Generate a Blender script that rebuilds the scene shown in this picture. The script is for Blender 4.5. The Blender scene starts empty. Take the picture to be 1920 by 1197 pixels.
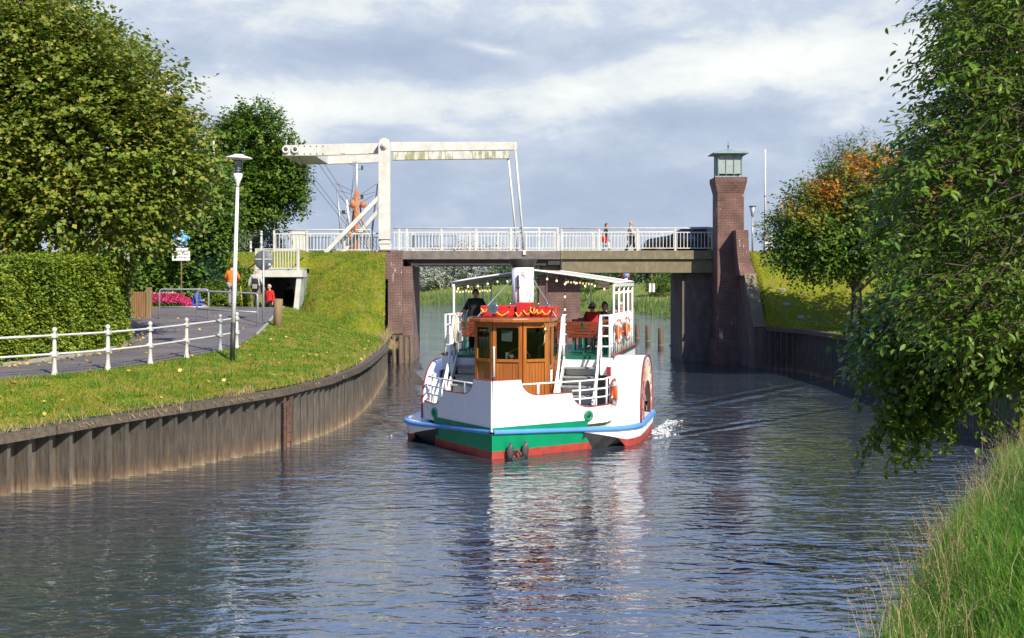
import bpy, bmesh, math, random
import numpy as np
from mathutils import Vector, Matrix, Euler

scene = bpy.context.scene
COL = scene.collection
FPX, EYE, HOR = 2318.0, 4.0, 525.0        # focal length in photo pixels, eye height, horizon row
SUN_AZ, SUN_EL = math.radians(33), math.radians(38)   # sun behind the camera to the right
R = math.radians

def at(x, y, Y):
    """survey point: photo pixel + distance -> metres"""
    return Vector(((x - 960) * Y / FPX, Y, EYE + (HOR - y) * Y / FPX))
def ax(x, Y):
    return (x - 960) * Y / FPX
def az(y, Y):
    return EYE + (HOR - y) * Y / FPX

# ------------------------------------------------------------------ things and parts
def tag(o, label=None, cat=None, group=None, kind=None):
    if label: o['label'] = label
    if cat: o['category'] = cat
    if group: o['group'] = group
    if kind: o['kind'] = kind
    return o
def thing(name, label, cat, loc=(0, 0, 0), rz=0.0, group=None):
    o = bpy.data.objects.new(name, None)
    o.empty_display_size = 0.2
    COL.objects.link(o)
    o.location = loc
    o.rotation_euler = (0, 0, rz)
    return tag(o, label, cat, group)
def rootloc(o):
    while o.parent is not None:
        o = o.parent
    return np.array(o.location)
def link(name, me, mat, parent=None):
    o = bpy.data.objects.new(name, me)
    COL.objects.link(o)
    if parent is not None: o.parent = parent
    if mat is not None and not me.materials: me.materials.append(mat)
    return o
def copy_tree(o, parent=None):
    c = o.copy()
    COL.objects.link(c)
    if parent is not None: c.parent = parent
    for ch in list(o.children):
        copy_tree(ch, c)
    return c

class MB:
    """collects boxes, bars, tubes, lathes; build() links them as ONE mesh object"""
    def __init__(s):
        s.v, s.f, s.sm = [], [], []
    def add(s, vs, fs, smooth=False):
        n = len(s.v)
        s.v += [tuple(v) for v in vs]
        for f in fs:
            s.f.append([i + n for i in f]); s.sm.append(smooth)
        return s
    def box(s, c, d, rot=None):
        hx, hy, hz = d[0] / 2, d[1] / 2, d[2] / 2
        vs = [Vector((x, y, z)) for x in (-hx, hx) for y in (-hy, hy) for z in (-hz, hz)]
        if rot is not None:
            m = rot if isinstance(rot, Matrix) else Euler(rot).to_matrix()
            vs = [m @ v for v in vs]
        c = Vector(c)
        return s.add([v + c for v in vs], [(0, 1, 3, 2), (4, 6, 7, 5), (0, 4, 5, 1), (2, 3, 7, 6), (0, 2, 6, 4), (1, 5, 7, 3)])
    def bb(s, p, q):
        return s.box([(a + b) / 2 for a, b in zip(p, q)], [abs(b - a) for a, b in zip(p, q)])
    def bar(s, p, q, w, h, up=(0, 0, 1)):
        """square bar from p to q, w sideways, h along up"""
        p, q = Vector(p), Vector(q)
        d = q - p
        L = d.length
        if L < 1e-6: return s
        d.normalize()
        u = Vector(up)
        if abs(d.dot(u)) > .99: u = Vector((0, 1, 0))
        sd = d.cross(u).normalized(); u = sd.cross(d).normalized()
        vs = []
        for e in (p, q):
            for a, b in ((-1, -1), (1, -1), (1, 1), (-1, 1)):
                vs.append(e + sd * (a * w / 2) + u * (b * h / 2))
        return s.add(vs, [(0, 3, 2, 1), (4, 5, 6, 7), (0, 1, 5, 4), (1, 2, 6, 5), (2, 3, 7, 6), (3, 0, 4, 7)])
    def tube(s, pts, r, n=8, cap=True):
        pts = [Vector(p) for p in pts]
        m = len(pts)
        rr = r if isinstance(r, (list, tuple)) else [r] * m
        vs, fs = [], []
        prev = None
        for i, p in enumerate(pts):
            d = (pts[min(i + 1, m - 1)] - pts[max(i - 1, 0)]).normalized()
            if prev is None:
                u = Vector((0, 0, 1)) if abs(d.z) < .9 else Vector((1, 0, 0))
            else:
                u = prev
            a = d.cross(u)
            if a.length < 1e-5: a = d.cross(Vector((0, 1, 0)))
            a.normalize(); b = a.cross(d).normalized(); prev = b
            for k in range(n):
                t = 2 * math.pi * k / n
                vs.append(p + (a * math.cos(t) + b * math.sin(t)) * rr[i])
        for i in range(m - 1):
            for k in range(n):
                k2 = (k + 1) % n
                fs.append((i * n + k, i * n + k2, (i + 1) * n + k2, (i + 1) * n + k))
        s.add(vs, fs, True)
        if cap:
            s.add(vs[:n], [tuple(range(n))[::-1]]); s.add(vs[-n:], [tuple(range(n))])
        return s
    def lathe(s, prof, c=(0, 0, 0), n=16, axis='z', smooth=True, a0=0.0):
        """prof: (radius, height) pairs"""
        c = Vector(c)
        vs, fs = [], []
        for r, h in prof:
            for k in range(n):
                t = 2 * math.pi * k / n + a0
                x, y = r * math.cos(t), r * math.sin(t)
                v = (x, y, h) if axis == 'z' else ((x, h, y) if axis == 'y' else (h, x, y))
                vs.append(c + Vector(v))
        for i in range(len(prof) - 1):
            for k in range(n):
                k2 = (k + 1) % n
                f = (i * n + k, i * n + k2, (i + 1) * n + k2, (i + 1) * n + k)
                fs.append(f if axis != 'y' else f[::-1])
        s.add(vs, fs, smooth)
        for i, fl in ((0, True), (len(prof) - 1, False)):
            if prof[i][0] > 1e-4:
                s.add(vs[i * n:(i + 1) * n], [tuple(range(n))[::-1] if fl else tuple(range(n))])
        return s
    def sphere(s, c, r, n=12, m=8):
        rr = r if isinstance(r, (list, tuple)) else (r, r, r)
        vs, fs = [], []
        for i in range(m + 1):
            th = math.pi * i / m
            for k in range(n):
                t = 2 * math.pi * k / n
                vs.append((c[0] + rr[0] * math.sin(th) * math.cos(t), c[1] + rr[1] * math.sin(th) * math.sin(t), c[2] + rr[2] * math.cos(th)))
        for i in range(m):
            for k in range(n):
                k2 = (k + 1) % n
                fs.append((i * n + k, (i + 1) * n + k, (i + 1) * n + k2, i * n + k2))
        return s.add(vs, fs, True)
    def torus(s, c, R0, r, n=28, m=10, axis='x', a0=0.0, a1=2 * math.pi, flat=1.0):
        vs, fs = [], []
        full = abs(a1 - a0 - 2 * math.pi) < 1e-6
        nn = n if full else n + 1
        for i in range(nn):
            t = a0 + (a1 - a0) * i / n
            for k in range(m):
                p = 2 * math.pi * k / m
                q = R0 + r * math.cos(p)
                h = r * flat * math.sin(p)
                u, v = q * math.cos(t), q * math.sin(t)
                w = {'x': (h, u, v), 'y': (u, h, v), 'z': (u, v, h)}[axis]
                vs.append((c[0] + w[0], c[1] + w[1], c[2] + w[2]))
        for i in range(n):
            i2 = (i + 1) % nn
            for k in range(m):
                k2 = (k + 1) % m
                fs.append((i * m + k, i2 * m + k, i2 * m + k2, i * m + k2))
        return s.add(vs, fs, True)
    def prism(s, outline, vec):
        """closed outline of 3D points extruded along vec"""
        n = len(outline)
        o = [Vector(p) for p in outline]
        v = Vector(vec)
        fs = [tuple(range(n)), tuple(range(n, 2 * n))[::-1]]
        for i in range(n):
            j = (i + 1) % n
            fs.append((i, i + n, j + n, j))
        return s.add(o + [p + v for p in o], fs)
    def grid(s, rows, smooth=True):
        n, m = len(rows), len(rows[0])
        vs = [p for r in rows for p in r]
        fs = [(i * m + j, i * m + j + 1, (i + 1) * m + j + 1, (i + 1) * m + j) for i in range(n - 1) for j in range(m - 1)]
        return s.add(vs, fs, smooth)
    def build(s, name, mat, parent=None, w=False, bevel=0.0, fix=True):
        """w: vertices are in world metres, parent's thing stands unrotated at its location"""
        off = rootloc(parent) if (w and parent is not None) else np.zeros(3)
        me = bpy.data.meshes.new(name)
        me.from_pydata([(v[0] - off[0], v[1] - off[1], v[2] - off[2]) for v in s.v], [], s.f)
        me.polygons.foreach_set('use_smooth', s.sm)
        if fix:
            bm = bmesh.new(); bm.from_mesh(me)
            bmesh.ops.remove_doubles(bm, verts=bm.verts, dist=1e-5)
            bmesh.ops.recalc_face_normals(bm, faces=bm.faces)
            bm.to_mesh(me); bm.free()
        me.update()
        o = link(name, me, mat, parent)
        if bevel:
            b = o.modifiers.new('bevel', 'BEVEL'); b.width = bevel; b.segments = 2; b.limit_method = 'ANGLE'; b.angle_limit = R(40)
        return o

def np_mesh(name, V, Fc, mat, parent=None, rnd=None, smooth=False, w=True):
    off = rootloc(parent) if (w and parent is not None) else np.zeros(3)
    V = np.asarray(V, dtype=np.float64).reshape(-1, 3) - off
    Fc = np.asarray(Fc, dtype=np.int32)
    me = bpy.data.meshes.new(name)
    k = Fc.shape[1]
    me.vertices.add(len(V)); me.vertices.foreach_set('co', V.astype(np.float32).ravel())
    me.loops.add(Fc.size); me.loops.foreach_set('vertex_index', Fc.ravel())
    me.polygons.add(len(Fc))
    me.polygons.foreach_set('loop_start', np.arange(0, Fc.size, k, dtype=np.int32))
    if smooth: me.polygons.foreach_set('use_smooth', np.ones(len(Fc), dtype=bool))
    if rnd is not None:
        a = me.attributes.new('rnd', 'FLOAT', 'POINT')
        a.data.foreach_set('value', np.asarray(rnd, dtype=np.float32))
    me.update(calc_edges=True)
    me.validate()
    return link(name, me, mat, parent)

# ------------------------------------------------------------------ materials
def newmat(name):
    m = bpy.data.materials.new(name); m.use_nodes = True
    nt = m.node_tree; nt.nodes.clear()
    out = nt.nodes.new('ShaderNodeOutputMaterial')
    return m, nt, out
def N(nt, typ, **kw):
    n = nt.nodes.new(typ)
    for k, v in kw.items():
        if k.startswith('i_'):
            key = k[2:]
            key = int(key) if key.isdigit() else key.replace('_', ' ')
            n.inputs[key].default_value = v
        else:
            setattr(n, k, v)
    return n
def rgba(c): return (c[0], c[1], c[2], 1.0)
def ramp(nt, stops, src=None, interp='LINEAR'):
    r = nt.nodes.new('ShaderNodeValToRGB'); cr = r.color_ramp; cr.interpolation = interp
    while len(cr.elements) < len(stops): cr.elements.new(0.5)
    for e, (p, c) in zip(cr.elements, stops):
        e.position = p; e.color = rgba(c) if len(c) == 3 else c
    if src is not None: nt.links.new(src, r.inputs[0])
    return r
def coords(nt, scale=(1, 1, 1), kind='Object'):
    tc = nt.nodes.new('ShaderNodeTexCoord')
    mp = N(nt, 'ShaderNodeMapping'); mp.inputs['Scale'].default_value = scale
    nt.links.new(tc.outputs[kind], mp.inputs[0])
    return mp.outputs[0]
def pm(name, c1, c2=None, scale=6.0, rough=.5, bump=0.0, bscale=None, metal=0.0, stretch=(1, 1, 1), lo=.35, hi=.65, coat=0.0, c3=None, detail=5, spec=.5):
    """painted / plain surface with wear: noise between c1 and c2"""
    m, nt, out = newmat(name)
    b = N(nt, 'ShaderNodeBsdfPrincipled', i_Roughness=rough, i_Metallic=metal)
    b.inputs['Coat Weight'].default_value = coat
    b.inputs['Specular IOR Level'].default_value = spec
    nt.links.new(b.outputs[0], out.inputs[0])
    c2 = c2 or tuple(x * .8 for x in c1)
    v = coords(nt, stretch)
    n1 = N(nt, 'ShaderNodeTexNoise', i_Scale=scale, i_Detail=detail, i_Roughness=.6)
    nt.links.new(v, n1.inputs['Vector'])
    st = [(lo, c1), (hi, c2)] if c3 is None else [(lo, c1), ((lo + hi) / 2, c2), (hi, c3)]
    r = ramp(nt, st, n1.outputs[0])
    nt.links.new(r.outputs[0], b.inputs['Base Color'])
    rr = N(nt, 'ShaderNodeMapRange'); rr.inputs['To Min'].default_value = max(.02, rough - .1); rr.inputs['To Max'].default_value = min(1, rough + .15)
    nt.links.new(n1.outputs[0], rr.inputs[0]); nt.links.new(rr.outputs[0], b.inputs['Roughness'])
    if bump:
        n2 = N(nt, 'ShaderNodeTexNoise', i_Scale=bscale or scale * 4, i_Detail=4)
        nt.links.new(v, n2.inputs['Vector'])
        bp = N(nt, 'ShaderNodeBump', i_Strength=1.0, i_Distance=bump)
        nt.links.new(n2.outputs[0], bp.inputs['Height']); nt.links.new(bp.outputs[0], b.inputs['Normal'])
    return m
def leafmat(name, stops, trans=.35, rough=.45, shade_scale=.5):
    """leaf colour varies leaf by leaf (rnd) and in broad patches"""
    m, nt, out = newmat(name)
    a = N(nt, 'ShaderNodeAttribute', attribute_name='rnd')
    n1 = N(nt, 'ShaderNodeTexNoise', i_Scale=shade_scale, i_Detail=3)
    nt.links.new(coords(nt), n1.inputs['Vector'])
    mx = N(nt, 'ShaderNodeMath', operation='MULTIPLY_ADD')
    nt.links.new(n1.outputs[0], mx.inputs[0]); mx.inputs[1].default_value = .55
    m2 = N(nt, 'ShaderNodeMath', operation='MULTIPLY_ADD'); nt.links.new(a.outputs['Fac'], m2.inputs[0]); m2.inputs[1].default_value = .7; m2.inputs[2].default_value = -.12
    nt.links.new(m2.outputs[0], mx.inputs[2])
    r = ramp(nt, stops, mx.outputs[0])
    b = N(nt, 'ShaderNodeBsdfPrincipled', i_Roughness=rough)
    b.inputs['Specular IOR Level'].default_value = .35
    t = N(nt, 'ShaderNodeBsdfTranslucent')
    hs = N(nt, 'ShaderNodeHueSaturation'); hs.inputs['Value'].default_value = 1.25; hs.inputs['Hue'].default_value = .485
    nt.links.new(r.outputs[0], hs.inputs['Color'])
    nt.links.new(r.outputs[0], b.inputs['Base Color']); nt.links.new(hs.outputs[0], t.inputs[0])
    s = N(nt, 'ShaderNodeMixShader', i_0=trans)
    nt.links.new(b.outputs[0], s.inputs[1]); nt.links.new(t.outputs[0], s.inputs[2]); nt.links.new(s.outputs[0], out.inputs[0])
    return m
def brickmat(name, c1, c2, mortar, bw=.25, bh=.078, stain=None, stain_at=.66):
    m, nt, out = newmat(name)
    tc = nt.nodes.new('ShaderNodeTexCoord')
    sp = N(nt, 'ShaderNodeSeparateXYZ'); nt.links.new(tc.outputs['Object'], sp.inputs[0])
    ad = N(nt, 'ShaderNodeMath', operation='ADD'); nt.links.new(sp.outputs[0], ad.inputs[0]); nt.links.new(sp.outputs[1], ad.inputs[1])
    cb = N(nt, 'ShaderNodeCombineXYZ'); nt.links.new(ad.outputs[0], cb.inputs[0]); nt.links.new(sp.outputs[2], cb.inputs[1])
    br = N(nt, 'ShaderNodeTexBrick', i_Scale=1.0)
    br.inputs['Brick Width'].default_value = bw; br.inputs['Row Height'].default_value = bh; br.inputs['Mortar Size'].default_value = .009
    br.inputs['Color1'].default_value = rgba(c1); br.inputs['Color2'].default_value = rgba(c2); br.inputs['Mortar'].default_value = rgba(mortar)
    nt.links.new(cb.outputs[0], br.inputs['Vector'])
    n1 = N(nt, 'ShaderNodeTexNoise', i_Scale=1.6, i_Detail=6); nt.links.new(tc.outputs['Object'], n1.inputs['Vector'])
    r1 = ramp(nt, [(.3, (.55, .52, .5)), (.7, (1.25, 1.2, 1.2))], n1.outputs[0])
    mu = N(nt, 'ShaderNodeMix', data_type='RGBA', blend_type='MULTIPLY'); mu.inputs[0].default_value = .8
    nt.links.new(br.outputs[0], mu.inputs[6]); nt.links.new(r1.outputs[0], mu.inputs[7])
    col = mu.outputs[2]
    if stain:
        mp = N(nt, 'ShaderNodeMapping'); mp.inputs['Scale'].default_value = (2.6, 2.6, .7); nt.links.new(tc.outputs['Object'], mp.inputs[0])
        n2 = N(nt, 'ShaderNodeTexNoise', i_Scale=1.1, i_Detail=7, i_Roughness=.65); nt.links.new(mp.outputs[0], n2.inputs['Vector'])
        r2 = ramp(nt, [(stain_at, (0, 0, 0)), (stain_at + .05, (1, 1, 1))], n2.outputs[0])
        mx = N(nt, 'ShaderNodeMix', data_type='RGBA'); nt.links.new(r2.outputs[0], mx.inputs[0]); nt.links.new(col, mx.inputs[6]); mx.inputs[7].default_value = rgba(stain)
        col = mx.outputs[2]
    b = N(nt, 'ShaderNodeBsdfPrincipled', i_Roughness=.85); nt.links.new(col, b.inputs['Base Color'])
    bp = N(nt, 'ShaderNodeBump', i_Distance=.01); nt.links.new(br.outputs['Fac'], bp.inputs['Height']); bp.invert = True
    nt.links.new(bp.outputs[0], b.inputs['Normal']); nt.links.new(b.outputs[0], out.inputs[0])
    return m
def woodmat(name, c1, c2, axis=2, scale=9.0, rough=.35, coat=0.3, plank=0.0):
    m, nt, out = newmat(name)
    st = [scale] * 3; st[axis] = scale * .08
    v = coords(nt, tuple(st))
    n1 = N(nt, 'ShaderNodeTexNoise', i_Scale=1.6, i_Detail=6, i_Roughness=.6); nt.links.new(v, n1.inputs['Vector'])
    r = ramp(nt, [(.3, c1), (.7, c2)], n1.outputs[0])
    b = N(nt, 'ShaderNodeBsdfPrincipled', i_Roughness=rough); b.inputs['Coat Weight'].default_value = coat; b.inputs['Coat Roughness'].default_value = .15
    nt.links.new(r.outputs[0], b.inputs['Base Color'])
    bp = N(nt, 'ShaderNodeBump', i_Distance=.003, i_Strength=.6); nt.links.new(n1.outputs[0], bp.inputs['Height']); nt.links.new(bp.outputs[0], b.inputs['Normal'])
    nt.links.new(b.outputs[0], out.inputs[0])
    return m
def glassmat(name, tint=(.75, .85, .85), dark=.6):
    """pane: mostly see-through with a clear reflection"""
    m, nt, out = newmat(name)
    g = N(nt, 'ShaderNodeBsdfGlossy', i_Roughness=.02); g.inputs[0].default_value = rgba((.9, .95, 1))
    t = N(nt, 'ShaderNodeBsdfTransparent'); t.inputs[0].default_value = rgba(tuple(x * dark for x in tint))
    lw = N(nt, 'ShaderNodeLayerWeight', i_Blend=.5); pw = N(nt, 'ShaderNodeMath', operation='POWER'); nt.links.new(lw.outputs['Facing'], pw.inputs[0]); pw.inputs[1].default_value = 4.0
    fr = N(nt, 'ShaderNodeMath', operation='MULTIPLY_ADD'); nt.links.new(pw.outputs[0], fr.inputs[0]); fr.inputs[1].default_value = .7; fr.inputs[2].default_value = .06
    s = N(nt, 'ShaderNodeMixShader'); nt.links.new(fr.outputs[0], s.inputs[0]); nt.links.new(t.outputs[0], s.inputs[1]); nt.links.new(g.outputs[0], s.inputs[2])
    nt.links.new(s.outputs[0], out.inputs[0])
    return m

M = {}
M['white'] = pm('white_paint', (.62, .61, .56), (.47, .455, .39), scale=2.2, rough=.4, bump=.002, lo=.4, hi=.75)
M['white_boat'] = pm('white_boat_paint', (.82, .82, .80), (.66, .66, .62), scale=1.3, rough=.25, lo=.45, hi=.9, stretch=(1.5, 1.5, .5), detail=8)
M['red_trim'] = pm('red_trim_paint', (.32, .03, .03), rough=.35)
M['red_box'] = pm('red_casing_paint', (.62, .03, .03), (.5, .02, .02), rough=.3)
M['red_hull'] = pm('red_bottom_paint', (.42, .05, .03), (.25, .04, .03), scale=5, rough=.5)
M['green_hull'] = pm('green_hull_paint', (.0, .26, .115), (.0, .2, .09), scale=2, rough=.3)
M['green_deck'] = pm('green_deck_paint', (.0, .16, .09), (.0, .11, .06), scale=3, rough=.5)
M['blue_rail'] = pm('blue_rail_paint', (.1, .3, .68), (.08, .25, .58), scale=2, rough=.3)
M['black'] = pm('black_paint', (.025, .025, .027), (.04, .04, .042), rough=.5)
M['iron'] = pm('dark_iron', (.05, .05, .055), (.09, .08, .075), rough=.55, metal=.4, bump=.002)
M['galv'] = pm('galvanised_steel', (.42, .44, .46), (.33, .35, .37), rough=.45, metal=.5, scale=8)
M['teak'] = woodmat('varnished_wood', (.28, .078, .013), (.43, .148, .024), axis=2, scale=14)
M['teak_h'] = woodmat('varnished_roof_wood', (.27, .075, .015), (.40, .13, .025), axis=0, scale=12)
M['bench'] = woodmat('red_brown_bench_wood', (.2, .035, .015), (.3, .07, .03), axis=0, scale=12)
M['orange'] = pm('orange_buoy', (.8, .14, .02), (.62, .09, .015), rough=.45, scale=8)
M['buoy_white'] = pm('white_buoy_band', (.8, .8, .76), rough=.5)
M['rope'] = pm('pale_rope', (.62, .55, .4), (.45, .38, .26), scale=40, rough=.9)
M['yellow'] = pm('yellow_rope', (.75, .5, .06), (.6, .36, .03), scale=30, rough=.7)
M['canvas'] = pm('cream_canvas', (.55, .49, .37), (.46, .40, .29), scale=1.5, rough=.9)
M['glass'] = glassmat('window_glass', dark=.4)
M['lamp_glass'] = glassmat('clear_lamp_glass', (.95, .97, 1), .92)
M['chrome'] = pm('polished_metal', (.8, .8, .8), rough=.08, metal=1.0)
M['brass'] = pm('brass', (.75, .5, .18), rough=.25, metal=1.0)
M['brick'] = brickmat('old_red_brick', (.17, .078, .062), (.12, .058, .05), (.25, .22, .19))
M['brick_stained'] = brickmat('stained_red_brick', (.175, .085, .068), (.12, .062, .052), (.28, .25, .22), stain=(.6, .58, .52), stain_at=.62)
M['brick_tower'] = brickmat('tower_brick', (.185, .082, .06), (.125, .06, .047), (.25, .2, .17), stain=(.65, .63, .58), stain_at=.64)
M['abut'] = pm('dark_abutment_brick', (.165, .125, .10), (.095, .075, .062), scale=2.5, rough=.9, bump=.01, bscale=12, stretch=(1, 1, .5))
M['concrete'] = pm('weathered_concrete', (.25, .205, .13), (.17, .14, .085), scale=2.2, rough=.9, bump=.004, bscale=40, stretch=(1, 1, .6), c3=(.22, .18, .11))
M['steel_edge'] = pm('bridge_edge_steel', (.19, .165, .14), (.12, .10, .085), scale=3, rough=.6)
M['steel_dark'] = pm('dark_girder_steel', (.03, .028, .027), (.05, .045, .04), scale=3, rough=.6)
M['copper'] = pm('green_copper', (.27, .36, .33), (.18, .26, .24), scale=5, rough=.6, stretch=(1, 1, .3))
M['milk'] = pm('milky_pane', (.36, .43, .41), (.28, .34, .33), scale=5, rough=.25)
M['timber'] = woodmat('weathered_timber', (.07, .05, .032), (.16, .12, .08), axis=2, scale=10, rough=.85, coat=0)
M['timber_h'] = woodmat('weathered_timber_beam', (.055, .042, .03), (.13, .105, .075), axis=0, scale=8, rough=.85, coat=0)
M['wood_post'] = woodmat('rough_wood_post', (.16, .11, .055), (.28, .20, .10), axis=2, scale=10, rough=.85, coat=0)
M['picket'] = woodmat('brown_picket_wood', (.16, .085, .03), (.30, .17, .07), axis=2, scale=10, rough=.7, coat=0)
M['bark'] = pm('tree_bark', (.10, .075, .05), (.05, .038, .028), scale=9, rough=.95, bump=.02, bscale=25, stretch=(1, 1, .35))
M['bark_pale'] = pm('pale_twig_bark', (.22, .18, .11), (.12, .095, .06), scale=20, rough=.9)
M['asphalt'] = pm('road_asphalt', (.07, .07, .07), (.05, .05, .05), scale=30, rough=.9)
M['kerb'] = pm('kerb_stone', (.36, .34, .30), (.27, .255, .22), scale=8, rough=.9, bump=.005)
M['grey_sign'] = pm('grey_sign_back', (.13, .15, .16), (.10, .115, .125), scale=4, rough=.5)
M['sign_blue'] = pm('blue_sign_face', (.03, .30, .72), (.03, .27, .66), rough=.4)
M['sign_white'] = pm('white_sign_face', (.75, .76, .72), (.66, .68, .63), rough=.5)
M['letter'] = pm('dark_lettering', (.08, .09, .09), rough=.6)
M['box_grey'] = pm('pale_cabinet_paint', (.6, .6, .56), (.5, .5, .46), scale=3, rough=.5)
M['red_stripe'] = pm('red_stripe_paint', (.55, .06, .05), rough=.5)
M['rust'] = pm('rust_orange_paint', (.55, .18, .04), (.38, .11, .03), scale=4, rough=.6)
# ------------------------------------------------------------------ camera, sun, sky
cam_d = bpy.data.cameras.new('camera'); cam = bpy.data.objects.new('camera', cam_d); COL.objects.link(cam)
cam.location = (0, 0, EYE); cam.rotation_euler = (R(90), 0, 0)
cam_d.sensor_width = 36; cam_d.lens = FPX / 1920 * 36; cam_d.shift_y = (HOR - 598.5) / 1920
cam_d.clip_end = 8000; cam_d.clip_start = .1
scene.camera = cam
scene.view_settings.view_transform = 'Standard'; scene.view_settings.look = 'None'
scene.view_settings.exposure = 0.47; scene.view_settings.gamma = 1.0

sd = bpy.data.lights.new('sun', 'SUN'); so = bpy.data.objects.new('sun', sd); COL.objects.link(so)
sd.energy = 5.0; sd.angle = R(.5); sd.color = (1, .92, .78)
sv = Vector((math.sin(SUN_AZ) * math.cos(SUN_EL), -math.cos(SUN_AZ) * math.cos(SUN_EL), math.sin(SUN_EL)))
so.rotation_euler = sv.to_track_quat('Z', 'Y').to_euler()
so.location = sv * 60

wd = bpy.data.worlds.new('World'); scene.world = wd; wd.use_nodes = True
nt = wd.node_tree; nt.nodes.clear()
wo = nt.nodes.new('ShaderNodeOutputWorld'); bg = nt.nodes.new('ShaderNodeBackground'); nt.links.new(bg.outputs[0], wo.inputs[0])
SKY_S = .1
bg.inputs[1].default_value = SKY_S
sky = nt.nodes.new('ShaderNodeTexSky'); sky.sky_type = 'NISHITA'; sky.sun_disc = False
sky.sun_elevation = SUN_EL; sky.sun_rotation = math.pi - SUN_AZ; sky.air_density = 1.0; sky.dust_density = .6; sky.ozone_density = 1.5
def mth(op, a, b=None, c=None):
    n = nt.nodes.new('ShaderNodeMath'); n.operation = op
    for i, q in enumerate((a, b, c)):
        if q is None: continue
        if isinstance(q, (int, float)): n.inputs[i].default_value = q
        else: nt.links.new(q, n.inputs[i])
    return n.outputs[0]
tc = nt.nodes.new('ShaderNodeTexCoord'); sp = nt.nodes.new('ShaderNodeSeparateXYZ'); nt.links.new(tc.outputs['Generated'], sp.inputs[0])
A = mth('ARCTAN2', sp.outputs[0], sp.outputs[1]); Ev = mth('ARCSINE', sp.outputs[2])
def wnoise(scale, stretch, detail=6, rough=.55, off=0.0, dist=0.0):
    mp = nt.nodes.new('ShaderNodeMapping'); mp.inputs['Scale'].default_value = (1, 1, stretch); mp.inputs['Location'].default_value = (off, off * .7, off * 1.3)
    nt.links.new(tc.outputs['Generated'], mp.inputs[0])
    n = nt.nodes.new('ShaderNodeTexNoise'); n.inputs['Scale'].default_value = scale; n.inputs['Detail'].default_value = detail; n.inputs['Roughness'].default_value = rough; n.inputs['Distortion'].default_value = dist
    nt.links.new(mp.outputs[0], n.inputs['Vector']); return n.outputs[0]
n_big = wnoise(5.5, 2.6, 7, .55, 3.1, .3)
n_mid = wnoise(12.0, 2.3, 7, .6, 7.7, .4)
n_fine = wnoise(32.0, 2.2, 6, .6, 1.9, .3)
def gauss(px, py, sx, sy, amp, tilt=0.0):
    a0, e0, sa, se = (px - 960) / FPX, (HOR - py) / FPX, sx / FPX, sy / FPX
    da = mth('SUBTRACT', A, a0); de = mth('SUBTRACT', mth('SUBTRACT', Ev, e0), mth('MULTIPLY', da, tilt))
    u = mth('MULTIPLY', da, 1 / sa); v = mth('MULTIPLY', de, 1 / se)
    q = mth('ADD', mth('MULTIPLY', u, u), mth('MULTIPLY', v, v))
    return mth('MULTIPLY', mth('EXPONENT', mth('MULTIPLY', q, -1.0)), amp)
# cloud banks where they stand in the sky (direction space)
terms = [gauss(1480, 128, 340, 62, .42, .10), gauss(640, 205, 400, 50, .24, -.02), gauss(560, 60, 330, 50, .16, .05),
         gauss(540, 250, 90, 50, .25), gauss(900, 110, 280, 50, -.30, -.05), gauss(1050, 390, 900, 110, -.16), gauss(1250, 225, 280, 24, -.14, .02),
         gauss(905, 95, 75, 11, .3, -.2), gauss(1250, 25, 500, 40, .03), gauss(1120, 150, 120, 30, .12, .3), gauss(960, 300, 420, 45, .05)]
bias = terms[0]
for t_ in terms[1:]: bias = mth('ADD', bias, t_)
dens = mth('ADD', mth('ADD', mth('MULTIPLY', mth('SUBTRACT', n_big, .5), .72), mth('MULTIPLY', mth('SUBTRACT', n_mid, .5), .58)), mth('MULTIPLY', mth('SUBTRACT', n_fine, .5), .2))
dens = mth('ADD', mth('ADD', dens, bias), .42)
cr = ramp(nt, [(.06, (.30, .355, .475)), (.32, (.365, .42, .53)), (.48, (.46, .505, .60)), (.58, (.60, .62, .645)), (.78, (.74, .74, .725))], dens)
# higher up the cloud thins out to the clear Nishita blue
hi = nt.nodes.new('ShaderNodeMapRange'); hi.inputs['From Min'].default_value = .23; hi.inputs['From Max'].default_value = .6; hi.inputs['To Min'].default_value = 1.0; hi.inputs['To Max'].default_value = .0
nt.links.new(Ev, hi.inputs[0])
cov = ramp(nt, [(.45, (0, 0, 0)), (.8, (1, 1, 1))], mth('ADD', n_big, mth('MULTIPLY', n_mid, .25)))
cov2 = mth('MAXIMUM', hi.outputs[0], mth('MULTIPLY', cov.outputs[0], .4))
sc = nt.nodes.new('ShaderNodeMix'); sc.data_type = 'RGBA'; sc.blend_type = 'MULTIPLY'; sc.inputs[0].default_value = 1.0
nt.links.new(cr.outputs[0], sc.inputs[6]); sc.inputs[7].default_value = (1 / SKY_S, 1 / SKY_S, 1 / SKY_S, 1)
mx = nt.nodes.new('ShaderNodeMix'); mx.data_type = 'RGBA'
nt.links.new(cov2, mx.inputs[0]); vs_ = nt.nodes.new('ShaderNodeMix'); vs_.data_type = 'RGBA'; vs_.blend_type = 'MULTIPLY'; vs_.inputs[0].default_value = 1.0; nt.links.new(sky.outputs[0], vs_.inputs[6]); vs_.inputs[7].default_value = (1.7, 2.3, 3.5, 1)
nt.links.new(vs_.outputs[2], mx.inputs[6]); nt.links.new(sc.outputs[2], mx.inputs[7])
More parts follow.
